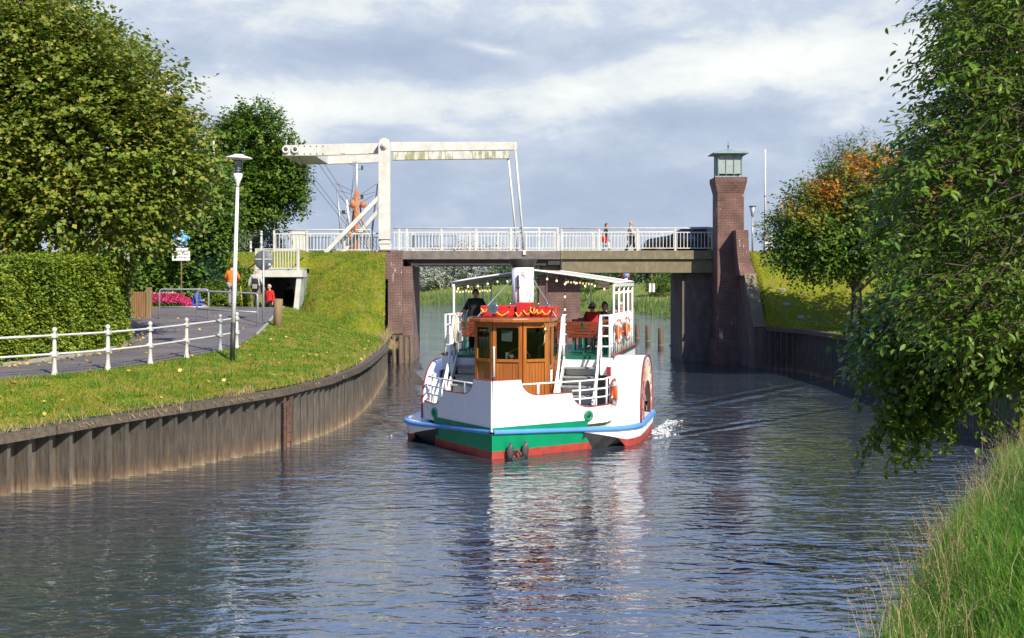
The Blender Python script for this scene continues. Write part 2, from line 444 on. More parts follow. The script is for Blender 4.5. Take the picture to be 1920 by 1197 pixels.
# sky dimmed abeam and astern, added to cut fill light and deepen shade
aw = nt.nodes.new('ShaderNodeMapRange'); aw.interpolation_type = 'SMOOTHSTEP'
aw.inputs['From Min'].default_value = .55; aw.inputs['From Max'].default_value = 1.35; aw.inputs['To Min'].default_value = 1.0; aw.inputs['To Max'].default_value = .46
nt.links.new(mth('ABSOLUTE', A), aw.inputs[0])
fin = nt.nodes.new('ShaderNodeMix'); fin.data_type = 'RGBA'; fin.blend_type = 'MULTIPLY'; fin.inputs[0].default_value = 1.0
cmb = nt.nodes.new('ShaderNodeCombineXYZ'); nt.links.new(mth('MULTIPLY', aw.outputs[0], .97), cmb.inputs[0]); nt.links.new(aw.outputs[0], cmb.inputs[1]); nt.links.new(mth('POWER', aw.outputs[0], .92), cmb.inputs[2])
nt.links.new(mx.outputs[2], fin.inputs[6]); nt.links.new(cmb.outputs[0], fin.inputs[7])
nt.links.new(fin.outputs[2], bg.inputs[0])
wd.cycles.sampling_method = 'MANUAL' if hasattr(wd.cycles, 'sampling_method') else wd.cycles.sampling_method
try: wd.cycles.sample_map_resolution = 1024
except Exception: pass
# ------------------------------------------------------------------ ground, water, banks
def ip(x, xs, ys): return np.interp(x, xs, ys)
# left quay line (X as function of Y) and its top
QY = [4, 8, 12, 16, 20, 22.8, 24.2, 25.8, 29.25, 31.6, 34.7, 38, 41.2, 45, 48.8, 53, 56.2, 59]
QX = [-34, -25, -19.3, -14.9, -11.6, -9.44, -8.25, -7.05, -5.36, -4.82, -4.5, -4.5, -4.62, -4.82, -5.05, -5.35, -5.65, -5.95]
def wallX(Y): return ip(Y, QY, QX)
def wallZ(Y): return ip(Y, [12, 22.8, 24.2, 26, 29, 34.7, 41, 49, 58], [1.05, 1.16, 1.28, 1.38, 1.44, 1.5, 1.48, 1.38, 1.35])
PY = [4, 14, 20, 26.6, 28.2, 30, 32, 34, 36, 40, 44, 47, 50, 52, 55, 58, 66]
def pathR(Y): return ip(Y, PY, [-38, -22, -14.6, -9.95, -9.3, -8.85, -8.52, -8.15, -8.0, -8.3, -8.75, -9.05, -9.3, -9.55, -9.75, -9.75, -9.75])
def pathL(Y): return ip(Y, PY, [-42, -26, -18.4, -12.9, -12.2, -11.75, -11.35, -11.15, -11.2, -12.2, -13.6, -14.3, -14.4, -12.4, -11.5, -11.5, -11.5])
def pathZ(Y): return ip(Y, PY, [1.7, 1.75, 1.85, 1.94, 1.95, 1.96, 1.98, 2.02, 2.06, 2.22, 2.42, 2.66, 2.88, 2.8, 2.3, 2.08, 2.05])
def sst(x, a, b):
    t = np.clip((x - a) / (b - a), 0, 1); return t * t * (3 - 2 * t)
ROAD_Z, NEAR_F, FAR_F = 5.36, 60.0, 65.0
def gnoise(X, Y, s, seed=0.0):
    return (np.sin(X * s * 1.3 + Y * s * .7 + seed) * np.cos(Y * s * 1.1 - X * s * .4 + seed * 2) + .5 * np.sin(X * s * 2.9 - Y * s * 2.3 + seed * 3))
def embank(X, Y, toe):
    u_ = (Y - toe) / (59.2 - toe) + .03 * gnoise(X, Y, .9, 3)
    z = 2.3 + (ROAD_Z - 2.3) * np.clip(np.where(u_ > .8, .8 + .2 * (1 - (1 - np.clip((u_ - .8) / .3, 0, 1)) ** 1.5), u_), -1.2, 1) + .05 * gnoise(X, Y, 1.3, 7) * np.clip(1 - u_, 0, 1)
    z = np.where((Y > 60.9) & (Y < 65.2), np.minimum(z, 5.1), z)
    return np.where(Y > 65.5, ROAD_Z - np.clip((Y - 65.5) * .62, 0, 7) * np.where(X < -12.2, np.clip((Y - 92) / 6, 0, 1), 1), z)
def groundL(X, Y):
    xr, xl, xw = pathR(Y), pathL(Y), wallX(Y)
    zp, zw = pathZ(Y), wallZ(Y)
    zw = np.where(Y > 66, -1.6, zw)
    f = np.clip((X - xr) / np.maximum(xw - xr, .3), 0, 1)
    base = zp + (zw - zp) * (f ** 1.15)
    base = np.where((Y > 66) & (X > -12.2), -1.6, base)
    base = np.where((X < xl) & ((Y < 66) | (X < -12.2)), zp + np.clip(xl - X, 0, 1.5) * .05, base)
    base = base + .05 * gnoise(X, Y, .55) * sst(f, .02, .25) * (1 - sst(f, .85, 1))
    toe = ip(X, [-40, -16, -13, -11, -9.6, -8.7, -7, -5.5], [48, 50.5, 51.5, 52, 55.5, 53.4, 52.5, 54.5])
    ze = embank(X, Y, toe)
    z = np.maximum(base, ze)
    k = .35; h = np.clip(.5 + .5 * (base - ze) / k, 0, 1)
    z = np.where(np.abs(base - ze) < k, ze + (base - ze) * h + k * h * (1 - h), z)
    # the ramp down to the underpass
    cor = sst(X, -11.75, -11.45) * (1 - sst(X, -9.75, -9.45)) * sst(Y, 49, 51) * np.where(Y > 66, sst(Y, 66.6, 67.2), 1 - sst(Y, 56.3, 57.2))
    z = z * (1 - cor) + zp * cor
    # a trough under the paved sheet
    inp = sst(X, xl + .02, xl + .2) * (1 - sst(X, xr - .2, xr - .02)) * (1 - sst(Y, 55, 56))
    return z - .07 * inp
def grassmat(name, cols, tan, seed=0.0):
    m, nt, out = newmat(name)
    v = coords(nt)
    n1 = N(nt, 'ShaderNodeTexNoise', i_Scale=.55, i_Detail=6, i_Roughness=.65); nt.links.new(v, n1.inputs['Vector'])
    n2 = N(nt, 'ShaderNodeTexNoise', i_Scale=9, i_Detail=5, i_Roughness=.7); nt.links.new(v, n2.inputs['Vector'])
    n3 = N(nt, 'ShaderNodeTexNoise', i_Scale=1.7, i_Detail=7, i_Roughness=.7); nt.links.new(v, n3.inputs['Vector'])
    r1 = ramp(nt, [(.3, cols[0]), (.5, cols[1]), (.7, cols[2])], n1.outputs[0])
    r2 = ramp(nt, [(.3, (.5, .5, .45)), (.7, (1.25, 1.25, 1.1))], n2.outputs[0])
    mu = N(nt, 'ShaderNodeMix', data_type='RGBA', blend_type='MULTIPLY'); mu.inputs[0].default_value = 1
    nt.links.new(r1.outputs[0], mu.inputs[6]); nt.links.new(r2.outputs[0], mu.inputs[7])
    r3 = ramp(nt, [(.50, (0, 0, 0)), (.7, (.75, .75, .75))], n3.outputs[0])
    mt = N(nt, 'ShaderNodeMix', data_type='RGBA'); nt.links.new(r3.outputs[0], mt.inputs[0]); nt.links.new(mu.outputs[2], mt.inputs[6]); mt.inputs[7].default_value = rgba(tan)
    b = N(nt, 'ShaderNodeBsdfPrincipled', i_Roughness=.95); b.inputs['Specular IOR Level'].default_value = .1
    nt.links.new(mt.outputs[2], b.inputs['Base Color'])
    bp = N(nt, 'ShaderNodeBump', i_Distance=.05); nt.links.new(n2.outputs[0], bp.inputs['Height']); nt.links.new(bp.outputs[0], b.inputs['Normal'])
    nt.links.new(b.outputs[0], out.inputs[0])
    return m
M['lawn'] = grassmat('lawn_soil', [(.13, .17, .014), (.20, .22, .018), (.25, .25, .026)], (.27, .20, .07))
M['lawn_far'] = grassmat('far_meadow', [(.13, .19, .025), (.20, .25, .04), (.25, .27, .06)], (.28, .25, .12))
M['bank'] = grassmat('bank_soil', [(.05, .09, .012), (.07, .12, .015), (.09, .12, .02)], (.09, .075, .03))

# left bank: one sheet, rows along the quay line
ys = np.concatenate([np.arange(4, 20, 1.0), np.arange(20, 68, .25), np.arange(68, 100, 1.5)])
ss = np.concatenate([np.arange(0, 9.0, .2), np.arange(9, 16, .5), np.arange(16, 40, 3), [44, 60, 100, 250]])
YY, SS = np.meshgrid(ys, ss, indexing='ij')
XX = wallX(YY) - .12 - SS
ZZ = groundL(XX, YY)
ZZ[YY > 66] = np.minimum(ZZ[YY > 66], 5.36)
V = np.stack([XX, YY, ZZ], -1).reshape(-1, 3)
nr, nc = YY.shape
idx = np.arange(nr * nc).reshape(nr, nc)
Fq = np.stack([idx[:-1, :-1], idx[:-1, 1:], idx[1:, 1:], idx[1:, :-1]], -1)
cx = (XX[:-1, :-1] + XX[1:, 1:]) / 2; cy = (YY[:-1, :-1] + YY[1:, 1:]) / 2
hole = (cx > -11.5) & (cx < -9.75) & (((cy > 56.1) & (cy < 57.3)) | ((cy > 66.4) & (cy < 67.4)))
hole |= (cy > 59.7) & (cx > -6.1 - (cy - 59.7) * .0) & (cy < 66)
Fq = Fq[~hole]
tag(np_mesh('left_bank_ground', V, Fq.reshape(-1, 4), M['lawn'], smooth=True, w=False), kind='structure')

# right bank ground: quay line (30..62) then the natural bank towards the camera
RY = [-6, 0, 2, 4, 6.5, 9.5, 12, 14.2, 17.3, 21.3, 25, 28.5, 30.4, 36, 44.2, 53.9, 55.9, 58.4]
RX = [-22, -9, -4, -.4, 1.3, 2.5, 3.4, 4.25, 5.7, 7.75, 9.7, 11.5, 12.1, 12.75, 12.95, 12.5, 11.2, 10.95]
def rightX(Y): return ip(Y, RY, RX)
def groundR(X, Y):
    d = (X - rightX(Y)) * ip(Y, [0, 4, 8, 28, 30], [.4, .5, .8, .85, 1])
    zb = -.5 + np.clip(d + .6, 0, 4.2) * .62
    zb = np.minimum(zb, 2.25 + .02 * d) + .06 * gnoise(X, Y, 1.3, 2) * sst(d, .3, 1.5)
    zq = 1.83 + np.clip(d - 2, 0, 30) * .03 + .03 * gnoise(X, Y, .6, 1)
    k = sst(Y, 28.6, 30.0)
    base = zb * (1 - k) + zq * k
    ze = embank(X, Y, ip(X, [10, 14, 18, 22, 30], [55.6, 55.2, 54, 52, 48]))
    ze = np.where(Y > 65.5, ROAD_Z - np.clip((Y - 65.5) * .3, 0, 3.2), ze)
    dq = X - ip(Y, RY, RX)
    ze = np.where(Y < 58.4, np.minimum(ze, 1.75 + np.clip(dq + .5, 0, 9) * 1.3 + np.clip((Y - 55.7) / 1.3, 0, 1) * 3.2), ze)
    kk = .4; h = np.clip(.5 + .5 * (base - ze) / kk, 0, 1)
    return np.where(np.abs(base - ze) < kk, ze + (base - ze) * h + kk * h * (1 - h), np.maximum(base, ze))
ys = np.concatenate([np.arange(-6, 34, .33), np.arange(34, 70, .4), np.arange(70, 140, 5)])
ss = np.concatenate([np.arange(-.8, 8, .25), np.arange(8, 20, .6), np.arange(20, 40, 2), [50, 80, 160]])
YY, SS = np.meshgrid(ys, ss, indexing='ij')
qx = np.where(YY > 58.4, ip(YY, [58.4, 66, 72, 100, 140], [10.95, 11.05, 12.0, 15.5, 21]), rightX(YY))
SS2 = np.where((YY > 29.3) & (SS < .1), .1, SS)
XX = qx + SS2
ZZ = groundR(XX, YY)
ZZ = np.where((YY > 66) & (SS2 < 2), np.minimum(ZZ, -.4 + SS2 * 1.2), ZZ)
XX = np.where((YY > 29.3) & (SS < 0), XX + .28, XX); ZZ = np.where((YY > 29.3) & (SS < 0), -1.0, ZZ); ZZ = np.where((YY > 29.3) & (SS >= 0) & (XX < qx + .3), np.minimum(ZZ, 1.8), ZZ)
V = np.stack([XX, YY, ZZ], -1).reshape(-1, 3)
nr, nc = YY.shape; idx = np.arange(nr * nc).reshape(nr, nc)
Fq = np.stack([idx[:-1, :-1], idx[:-1, 1:], idx[1:, 1:], idx[1:, :-1]], -1).reshape(-1, 4)
tag(np_mesh('right_bank_ground', V, Fq, M['lawn'], smooth=True, w=False), kind='structure')

# far bank across the bend, out to the horizon
sh = [(90, 100), (34, 124), (20, 137), (6, 165), (-6, 193), (-17, 219), (-40, 262), (-90, 330), (-260, 470), (-2500, 1500)]
ins = [(0, -.4), (1.2, .35), (5, 1.3), (14, 2.7), (26, 3.3), (60, 3.4), (400, 3.3), (5000, 3.0)]
def shore_n(i):
    a = Vector(sh[max(i - 1, 0)]); b = Vector(sh[min(i + 1, len(sh) - 1)]); d = (b - a).normalized(); return Vector((-d.y, d.x)) * -1
fine = []
for i in range(len(sh) - 1):
    k = 8 if i < 7 else 3
    for j in range(k):
        t = j / k; p = Vector(sh[i]).lerp(Vector(sh[i + 1]), t); n = shore_n(i).lerp(shore_n(i + 1), t)
        fine.append((p, n.normalized()))
rows = []
for p, n in fine:
    w_ = .5 * math.sin(p.x * .5) + .3 * math.sin(p.y * .9)
    rows.append([(p.x + n.x * (d + w_), p.y + n.y * (d + w_), z + (.12 * math.sin(p.x * .4 + d) if 1 < d < 60 else 0)) for d, z in ins])
tag(MB().grid(rows).build('far_bank_ground', M['lawn_far']), kind='structure')
def far_pt(i, d):
    p, n = fine[i]; return p + n * d

# water
m, nt, out = newmat('canal_water')
b = N(nt, 'ShaderNodeBsdfPrincipled', i_Roughness=.025, i_IOR=2.8)
b.inputs['Base Color'].default_value = (.030, .041, .052, 1)
b.inputs['Specular IOR Level'].default_value = .6
tcw = nt.nodes.new('ShaderNodeTexCoord')
def wv(scale, sx, sy, rot, detail=3, rough=.5, dist=0.0):
    mp = N(nt, 'ShaderNodeMapping'); mp.inputs['Scale'].default_value = (sx, sy, 1); mp.inputs['Rotation'].default_value = (0, 0, rot)
    nt.links.new(tcw.outputs['Object'], mp.inputs[0])
    n = N(nt, 'ShaderNodeTexNoise', i_Scale=scale, i_Detail=detail, i_Roughness=rough, i_Distortion=dist); nt.links.new(mp.outputs[0], n.inputs['Vector'])
    return n.outputs[0]
def wm(op, a, b_=None):
    n = N(nt, 'ShaderNodeMath', operation=op)
    for i, q in enumerate((a, b_)):
        if q is None: continue
        if isinstance(q, (int, float)): n.inputs[i].default_value = q
        else: nt.links.new(q, n.inputs[i])
    return n.outputs[0]
w1 = wv(1.9, .75, 1.5, .10, 2, .45, .7)
w0 = wv(.55, .8, 1.4, -.2, 2, .4, .5)
w2 = wv(4.6, .75, 1.4, -.12, 2, .5, .6)
w3 = wv(9.0, .8, 1.3, .1, 2, .5, .3)
patch = wv(.14, 1, .7, .4, 3, .5)
pr = N(nt, 'ShaderNodeMapRange'); pr.inputs['From Min'].default_value = .38; pr.inputs['From Max'].default_value = .62; pr.inputs['To Min'].default_value = .5; pr.inputs['To Max'].default_value = 1.25
nt.links.new(patch, pr.inputs[0])
hgt = wm('ADD', wm('ADD', wm('MULTIPLY', w0, .04), wm('MULTIPLY', w1, .044)), wm('ADD', wm('MULTIPLY', w2, .0155), wm('MULTIPLY', w3, .0022)))
hgt = wm('MULTIPLY', hgt, pr.outputs[0])
# bow waves spreading behind the steamer's stem
spw = N(nt, 'ShaderNodeSeparateXYZ'); nt.links.new(tcw.outputs['Object'], spw.inputs[0])
dx_, dy_ = wm('ADD', spw.outputs[0], .45), wm('ADD', spw.outputs[1], -27.5)
sP, cP = math.sin(R(11.5)), math.cos(R(11.5))
tb = wm('ADD', wm('MULTIPLY', dx_, sP), wm('MULTIPLY', dy_, cP)); bb_ = wm('ABSOLUTE', wm('SUBTRACT', wm('MULTIPLY', dx_, cP), wm('MULTIPLY', dy_, sP)))
def packet(slope, t0, k, wd, amp, dec):
    u = wm('SUBTRACT', bb_, wm('MULTIPLY', wm('ADD', tb, -t0), slope))
    g = wm('EXPONENT', wm('MULTIPLY', wm('MULTIPLY', u, u), -1 / wd ** 2))
    on = wm('MULTIPLY', wm('GREATER_THAN', tb, t0), wm('EXPONENT', wm('MULTIPLY', tb, -1 / dec)))
    return wm('MULTIPLY', wm('MULTIPLY', wm('SINE', wm('MULTIPLY', u, k)), g), wm('MULTIPLY', on, amp))
hgt = wm('ADD', hgt, wm('ADD', packet(.62, -.7, 7.0, .55, .035, 16), packet(.42, 4.0, 5.5, .9, .06, 20)))
bp = N(nt, 'ShaderNodeBump', i_Strength=1.0, i_Distance=1.0); nt.links.new(hgt, bp.inputs['Height'])
nt.links.new(bp.outputs[0], b.inputs['Normal']); nt.links.new(b.outputs[0], out.inputs[0])
M['water'] = m
wat = MB().add([(-3000, -200, 0), (3000, -200, 0), (3000, 5000, 0), (-3000, 5000, 0)], [(0, 1, 2, 3)]).build('canal_water', M['water'])
tag(wat, kind='structure')
bed = MB().add([(-3000, -200, -1.6), (3000, -200, -1.6), (3000, 5000, -1.6), (-3000, 5000, -1.6)], [(0, 1, 2, 3)]).build('canal_bed_ground', M['bank'])
tag(bed, kind='structure')

# paved path: one sheet over its trough
m, nt, out = newmat('clinker_paving')
v = coords(nt)
br = N(nt, 'ShaderNodeTexBrick', i_Scale=1.0); br.inputs['Brick Width'].default_value = .22; br.inputs['Row Height'].default_value = .11; br.inputs['Mortar Size'].default_value = .006
br.inputs['Color1'].default_value = (.175, .155, .15, 1); br.inputs['Color2'].default_value = (.135, .118, .117, 1); br.inputs['Mortar'].default_value = (.05, .045, .04, 1)
nt.links.new(v, br.inputs['Vector'])
n1 = N(nt, 'ShaderNodeTexNoise', i_Scale=.9, i_Detail=6); nt.links.new(v, n1.inputs['Vector'])
r1 = ramp(nt, [(.3, (.75, .75, .78)), (.7, (1.2, 1.15, 1.1))], n1.outputs[0])
mu = N(nt, 'ShaderNodeMix', data_type='RGBA', blend_type='MULTIPLY'); mu.inputs[0].default_value = 1
nt.links.new(br.outputs[0], mu.inputs[6]); nt.links.new(r1.outputs[0], mu.inputs[7])
b = N(nt, 'ShaderNodeBsdfPrincipled', i_Roughness=.85); nt.links.new(mu.outputs[2], b.inputs['Base Color']); nt.links.new(b.outputs[0], out.inputs[0])
M['paving'] = m
rows = []
for Y in np.arange(5, 66.01, .5):
    a, c, z = pathL(Y), pathR(Y), pathZ(Y)
    rows.append([(a + (c - a) * t, Y, z + .006 + .03 * (1 - (2 * t - 1) ** 2)) for t in np.linspace(0, 1, 7)])
tag(MB().grid(rows).build('footpath', M['paving']), kind='structure')
# kerb of pale stones along the hedge and a red brick apron by the gate
kb = MB()
for Y in np.arange(27, 46.5, .5):
    p = (pathL(Y) - .08, Y, pathZ(Y) + .03); q = (pathL(Y + .48) - .08, Y + .48, pathZ(Y + .48) + .03)
    kb.bar(p, q, .14, .12)
for Y in np.arange(40, 50, .5):
    kb.bar((pathR(Y) + .06, Y, pathZ(Y) + .01), (pathR(Y + .48) + .06, Y + .48, pathZ(Y + .48) + .01), .1, .1)
tag(kb.build('kerb', M['kerb'], bevel=.01), kind='structure')
M['red_paving'] = brickmat('red_paving', (.27, .11, .085), (.2, .085, .07), (.16, .13, .11), .2, .1)
rows = []
for Y in np.arange(38.2, 46.6, .4):
    rows.append([(pathL(Y) - .16 - t * ip(Y, [38.2, 40, 46.6], [.1, .9, 1.1]), Y, pathZ(Y) + .07 + .02 * t) for t in (0, .5, 1)])
tag(MB().grid(rows).build('brick_pavement', M['red_paving']), kind='structure')
# road on the dyke, running over the bridge
rd = MB()
rd.add([(-200, NEAR_F + 1, 5.2), (-5.2, NEAR_F + 1, 5.2), (-5.2, FAR_F - .2, 5.2), (-200, FAR_F - .2, 5.2)], [(0, 1, 2, 3)])
rd.add([(10.6, NEAR_F + .7, 5.2), (200, NEAR_F + .7, 5.2), (200, FAR_F - .2, 5.2), (10.6, FAR_F - .2, 5.2)], [(0, 1, 2, 3)])
tag(rd.build('road', M['asphalt']), kind='structure')

# ------------------------------------------------------------------ quay walls of sheet piling
m, nt, out = newmat('tarred_sheet_piling')
tc_ = nt.nodes.new('ShaderNodeTexCoord'); sp_ = N(nt, 'ShaderNodeSeparateXYZ'); nt.links.new(tc_.outputs['Object'], sp_.inputs[0])
n1 = N(nt, 'ShaderNodeTexNoise', i_Scale=2.4, i_Detail=6, i_Roughness=.65); nt.links.new(coords(nt, (1, 1, .35)), n1.inputs['Vector'])
n2 = N(nt, 'ShaderNodeTexNoise', i_Scale=14, i_Detail=5, i_Roughness=.7); nt.links.new(coords(nt, (1, 1, .12)), n2.inputs['Vector'])
hz = N(nt, 'ShaderNodeMath', operation='MULTIPLY_ADD'); nt.links.new(n1.outputs[0], hz.inputs[0]); hz.inputs[1].default_value = .5
nt.links.new(sp_.outputs[2], hz.inputs[2])
rz_ = ramp(nt, [(.0, (.12, .10, .07)), (.23, (.34, .28, .18)), (.285, (.20, .155, .095)), (.37, (.115, .08, .053)), (.48, (.078, .062, .048)), (.7, (.07, .06, .048)), (1, (.055, .052, .045))], None)
mr = N(nt, 'ShaderNodeMapRange'); mr.inputs['From Min'].default_value = -.2; mr.inputs['From Max'].default_value = 1.35; nt.links.new(hz.outputs[0], mr.inputs[0]); nt.links.new(mr.outputs[0], rz_.inputs[0])
r2 = ramp(nt, [(.3, (.5, .5, .5)), (.62, (1.35, 1.3, 1.25)), (.75, (2.4, 2.2, 2.0))], n2.outputs[0])
mu = N(nt, 'ShaderNodeMix', data_type='RGBA', blend_type='MULTIPLY'); mu.inputs[0].default_value = 1
nt.links.new(rz_.outputs[0], mu.inputs[6]); nt.links.new(r2.outputs[0], mu.inputs[7])
b = N(nt, 'ShaderNodeBsdfPrincipled', i_Roughness=.6); nt.links.new(mu.outputs[2], b.inputs['Base Color'])
bp = N(nt, 'ShaderNodeBump', i_Distance=.012); nt.links.new(n2.outputs[0], bp.inputs['Height']); nt.links.new(bp.outputs[0], b.inputs['Normal']); nt.links.new(b.outputs[0], out.inputs[0])
M['piling'] = m
def resample(pts, step):
    out = [Vector(pts[0])]; acc = 0.0
    for a, b in zip(pts[:-1], pts[1:]):
        a, b = Vector(a), Vector(b); L = (b - a).length; t = step - acc
        while t <= L:
            out.append(a.lerp(b, t / L)); t += step
        acc = L - (t - step)
    return out
def smoothcurve(fx, y0, y1, n=240):
    Ys = np.linspace(y0, y1, n); Xs = fx(Ys)
    k = np.ones(9) / 9; Xp = np.convolve(np.pad(Xs, 4, mode='edge'), k, 'valid')
    Xp[:5] = Xs[:5]; Xp[-5:] = Xs[-5:]
    return [(x, y) for x, y in zip(Xp, Ys)]
def quay(curve, ztop, side, period=.62, depth=.24):
    """side +1: water lies at +X of the line"""
    pts = resample([Vector((x, y, 0)) for x, y in curve], period / 6)
    prof = [0, 0, .5, 1, 1, .5]
    rows = [[], []]
    vs = []
    for i, p in enumerate(pts):
        a = pts[max(i - 1, 0)]; c = pts[min(i + 1, len(pts) - 1)]
        d = (c - a).normalized(); n = Vector((d.y, -d.x, 0)) * side
        o = n * (prof[i % 6] * depth - depth)
        zt = ztop(p.y)
        vs.append([(p.x + o.x, p.y + o.y, z) for z in (-1.5, -.1, .25, .6, zt)])
    return vs, pts
lw = thing('quay_wall', 'curved tarred sheet pile wall holding up the lawn, with a timber beam on top', 'quay wall', (-5.4, 29.3, 0))
cv = smoothcurve(wallX, 10, 58.6)
vs, pts = quay(cv, lambda Y: wallZ(Y) - .1, 1, period=.42, depth=.25)
MB().grid(vs, smooth=False).build('sheet_piling', M['piling'], lw, w=True)
cap = MB(); pp = resample([Vector((x, y, 0)) for x, y in cv], 3.2)
for a, c in zip(pp[:-1], pp[1:]):
    d = (c - a).normalized(); n = Vector((d.y, -d.x, 0))
    q = 3
    for j in range(q):
        s, e = a.lerp(c, j / q), a.lerp(c, (j + 1) / q - (.006 if j == q - 1 else 0))
        cap.bar((s.x + n.x * .02, s.y + n.y * .02, wallZ(s.y) - .09), (e.x + n.x * .02, e.y + n.y * .02, wallZ(e.y) - .09), .22, .165)
cap.build('cap_beam', M['timber_h'], lw, w=True)
rw = thing('quay_wall', 'dark straight sheet pile wall below the sloping meadow beside the brick tower', 'quay wall', (12.9, 44, 0))
cv2 = smoothcurve(rightX, 28.6, 58.3)
vs2, _ = quay(cv2, lambda Y: 1.78, -1, period=.36, depth=.2)
MB().grid(vs2, smooth=False).build('sheet_piling', M['piling'], rw, w=True)
cap = MB(); pp = resample([Vector((x, y, 0)) for x, y in cv2], 2.4) + [Vector((cv2[-1][0], cv2[-1][1], 0))]
for a, c in zip(pp[:-1], pp[1:]):
    cap.bar((a.x, a.y, 1.79), (c.x, c.y - .005, 1.79), .26, .18)
cap.build('cap_beam', M['timber_h'], rw, w=True)
# iron ladder on the left wall
M['rusty'] = pm('rusty_iron', (.17, .06, .03), (.09, .04, .025), scale=12, rough=.9)
lp = Vector((wallX(29.25) + .06, 29.25, 0)); dl = Vector((wallX(29.5) - wallX(29.0), .5, 0)).normalized()
lad = thing('wall_ladder', 'narrow rusty iron ladder on the sheet pile wall', 'ladder', (lp.x, lp.y, 0))
for s in (-.13, .13):
    ml = MB(); ml.bar(lp + dl * s + Vector((.0, 0, -.3)), lp + dl * s + Vector((0, 0, 1.22)), .04, .05); ml.build('rail', M['rusty'], lad, w=True)
for k in range(6):
    z = -.05 + k * .22; mr_ = MB()
    mr_.tube([lp - dl * .13 + Vector((0, 0, z)), lp + dl * .13 + Vector((0, 0, z))], .016, 6); mr_.build('rung', M['rusty'], lad, w=True)
# ------------------------------------------------------------------ foliage
rng = np.random.default_rng(7)
def nrm(v): return v / np.maximum(np.linalg.norm(v, axis=-1, keepdims=True), 1e-6)
def sprays(S, D, L, k, size, droop=.15, asp=.6, six=False, jit=.35, side_w=.9, down=.3, rg=None):
    """twigs start at S along D with length L; k leaves alternate along each. Returns verts, faces, rnd"""
    rg = rg or rng
    n = len(S); s = np.linspace(.12, 1, k)
    pos = S[:, None, :] + D[:, None, :] * (L[:, None] * s)[..., None]
    pos[..., 2] -= droop * (L[:, None] * s ** 2)
    pos += rg.normal(0, size * .25, pos.shape)
    up = nrm(np.array([0, 0, 1.]) + rg.normal(0, .35, (n, 3)))
    sd = nrm(np.cross(D, up))
    sg = np.where(np.arange(k) % 2 == 0, 1., -1.)
    ld = .7 * D[:, None, :] + side_w * sd[:, None, :] * sg[None, :, None] + np.array([0, 0, -down]) + rg.normal(0, jit, (n, k, 3))
    ld = nrm(ld)
    nn = nrm(np.array([0, 0, 1.]) + .5 * D[:, None, :] + rg.normal(0, .4, (n, k, 3)))
    w = nrm(np.cross(ld, nn)); nn = np.cross(w, ld)
    sz = (size * rg.uniform(.65, 1.2, (n, k)))[..., None]
    hw = sz * asp * .5
    if six:
        vv = [pos, pos + ld * sz * .28 + w * hw * .85 + nn * sz * .06, pos + ld * sz * .62 + w * hw + nn * sz * .03, pos + ld * sz - nn * sz * .12,
              pos + ld * sz * .62 - w * hw + nn * sz * .03, pos + ld * sz * .28 - w * hw * .85 + nn * sz * .06]
        fl = [[0, 1, 2, 3], [0, 3, 4, 5]]
    else:
        vv = [pos, pos + ld * sz * .45 + w * hw + nn * sz * .08, pos + ld * sz - nn * sz * .08, pos + ld * sz * .45 - w * hw + nn * sz * .08]
        fl = [[0, 1, 2], [0, 2, 3]]
    q = len(vv)
    V = np.stack(vv, 2).reshape(-1, 3)
    base = (np.arange(n * k) * q)[:, None, None]
    Fc = (base + np.array(fl)[None]).reshape(-1, len(fl[0]))
    rnd = np.repeat(np.clip(rg.uniform(0, 1, (n, k)) * .75 + rg.uniform(0, .25, (n, 1)), 0, 1).ravel(), q)
    return V, Fc, rnd
def blob_twigs(blobs, n, L, rg, shell=.55, up=.25, jit=.45, lump=0.0):
    """twig starts inside ellipsoids, pointing outwards; returns S, D, L"""
    w = np.array([b[3] * b[4] + b[4] * b[5] + b[3] * b[5] for b in blobs]); w = w / w.sum()
    pick = rg.choice(len(blobs), n, p=w)
    B = np.array(blobs)[pick]
    d = nrm(rg.normal(0, 1, (n, 3)))
    if lump:   # cluster directions so that clumps and gaps form
        cent = nrm(rg.normal(0, 1, (len(blobs) * 26, 3)))
        c = cent[pick * 26 + rg.integers(0, 26, n)]
        d = nrm(d * lump + c)
    r = (shell + (1 - shell) * rg.uniform(0, 1, n) ** .6)[:, None]
    r *= 1 + .10 * np.sin(d[:, :1] * 7 + pick[:, None] * 2.1) * np.cos(d[:, 1:2] * 6) + .06 * np.sin(d[:, 2:3] * 13 + 1)
    S = B[:, :3] + d * B[:, 3:6] * r
    D = nrm(d + np.array([0, 0, up]) + rg.normal(0, jit, (n, 3)))
    return S, D, L * rg.uniform(.6, 1.35, n)
def limbs(mb, base, top_r, targets, rg, r0=.25, fork=.45, n=7):
    """trunk with limbs bending up to the targets"""
    base = Vector(base); top = Vector(top_r)
    pts = [base + (top - base) * t + Vector((.06 * math.sin(t * 5), .06 * math.cos(t * 4), 0)) for t in np.linspace(0, 1, 6)]
    mb.tube([base - Vector((0, 0, .3))] + pts, [r0 * 1.35, r0 * 1.15] + [r0 * (1 - .55 * t) for t in np.linspace(.05, 1, 5)], n + 3)
    for tg in targets:
        tg = Vector(tg); t = rg.uniform(fork, .95); s = base.lerp(top, t)
        mid = s.lerp(tg, .5) + Vector((rg.uniform(-.2, .2), rg.uniform(-.2, .2), .15 * (tg - s).length))
        ra = r0 * (.5 - .2 * t)
        q = [s, s.lerp(mid, .5) + Vector((0, 0, .05)), mid, mid.lerp(tg, .5) + Vector((rg.uniform(-.1, .1), 0, .06)), tg]
        mb.tube(q, [ra, ra * .8, ra * .6, ra * .4, ra * .15], n)
    return mb
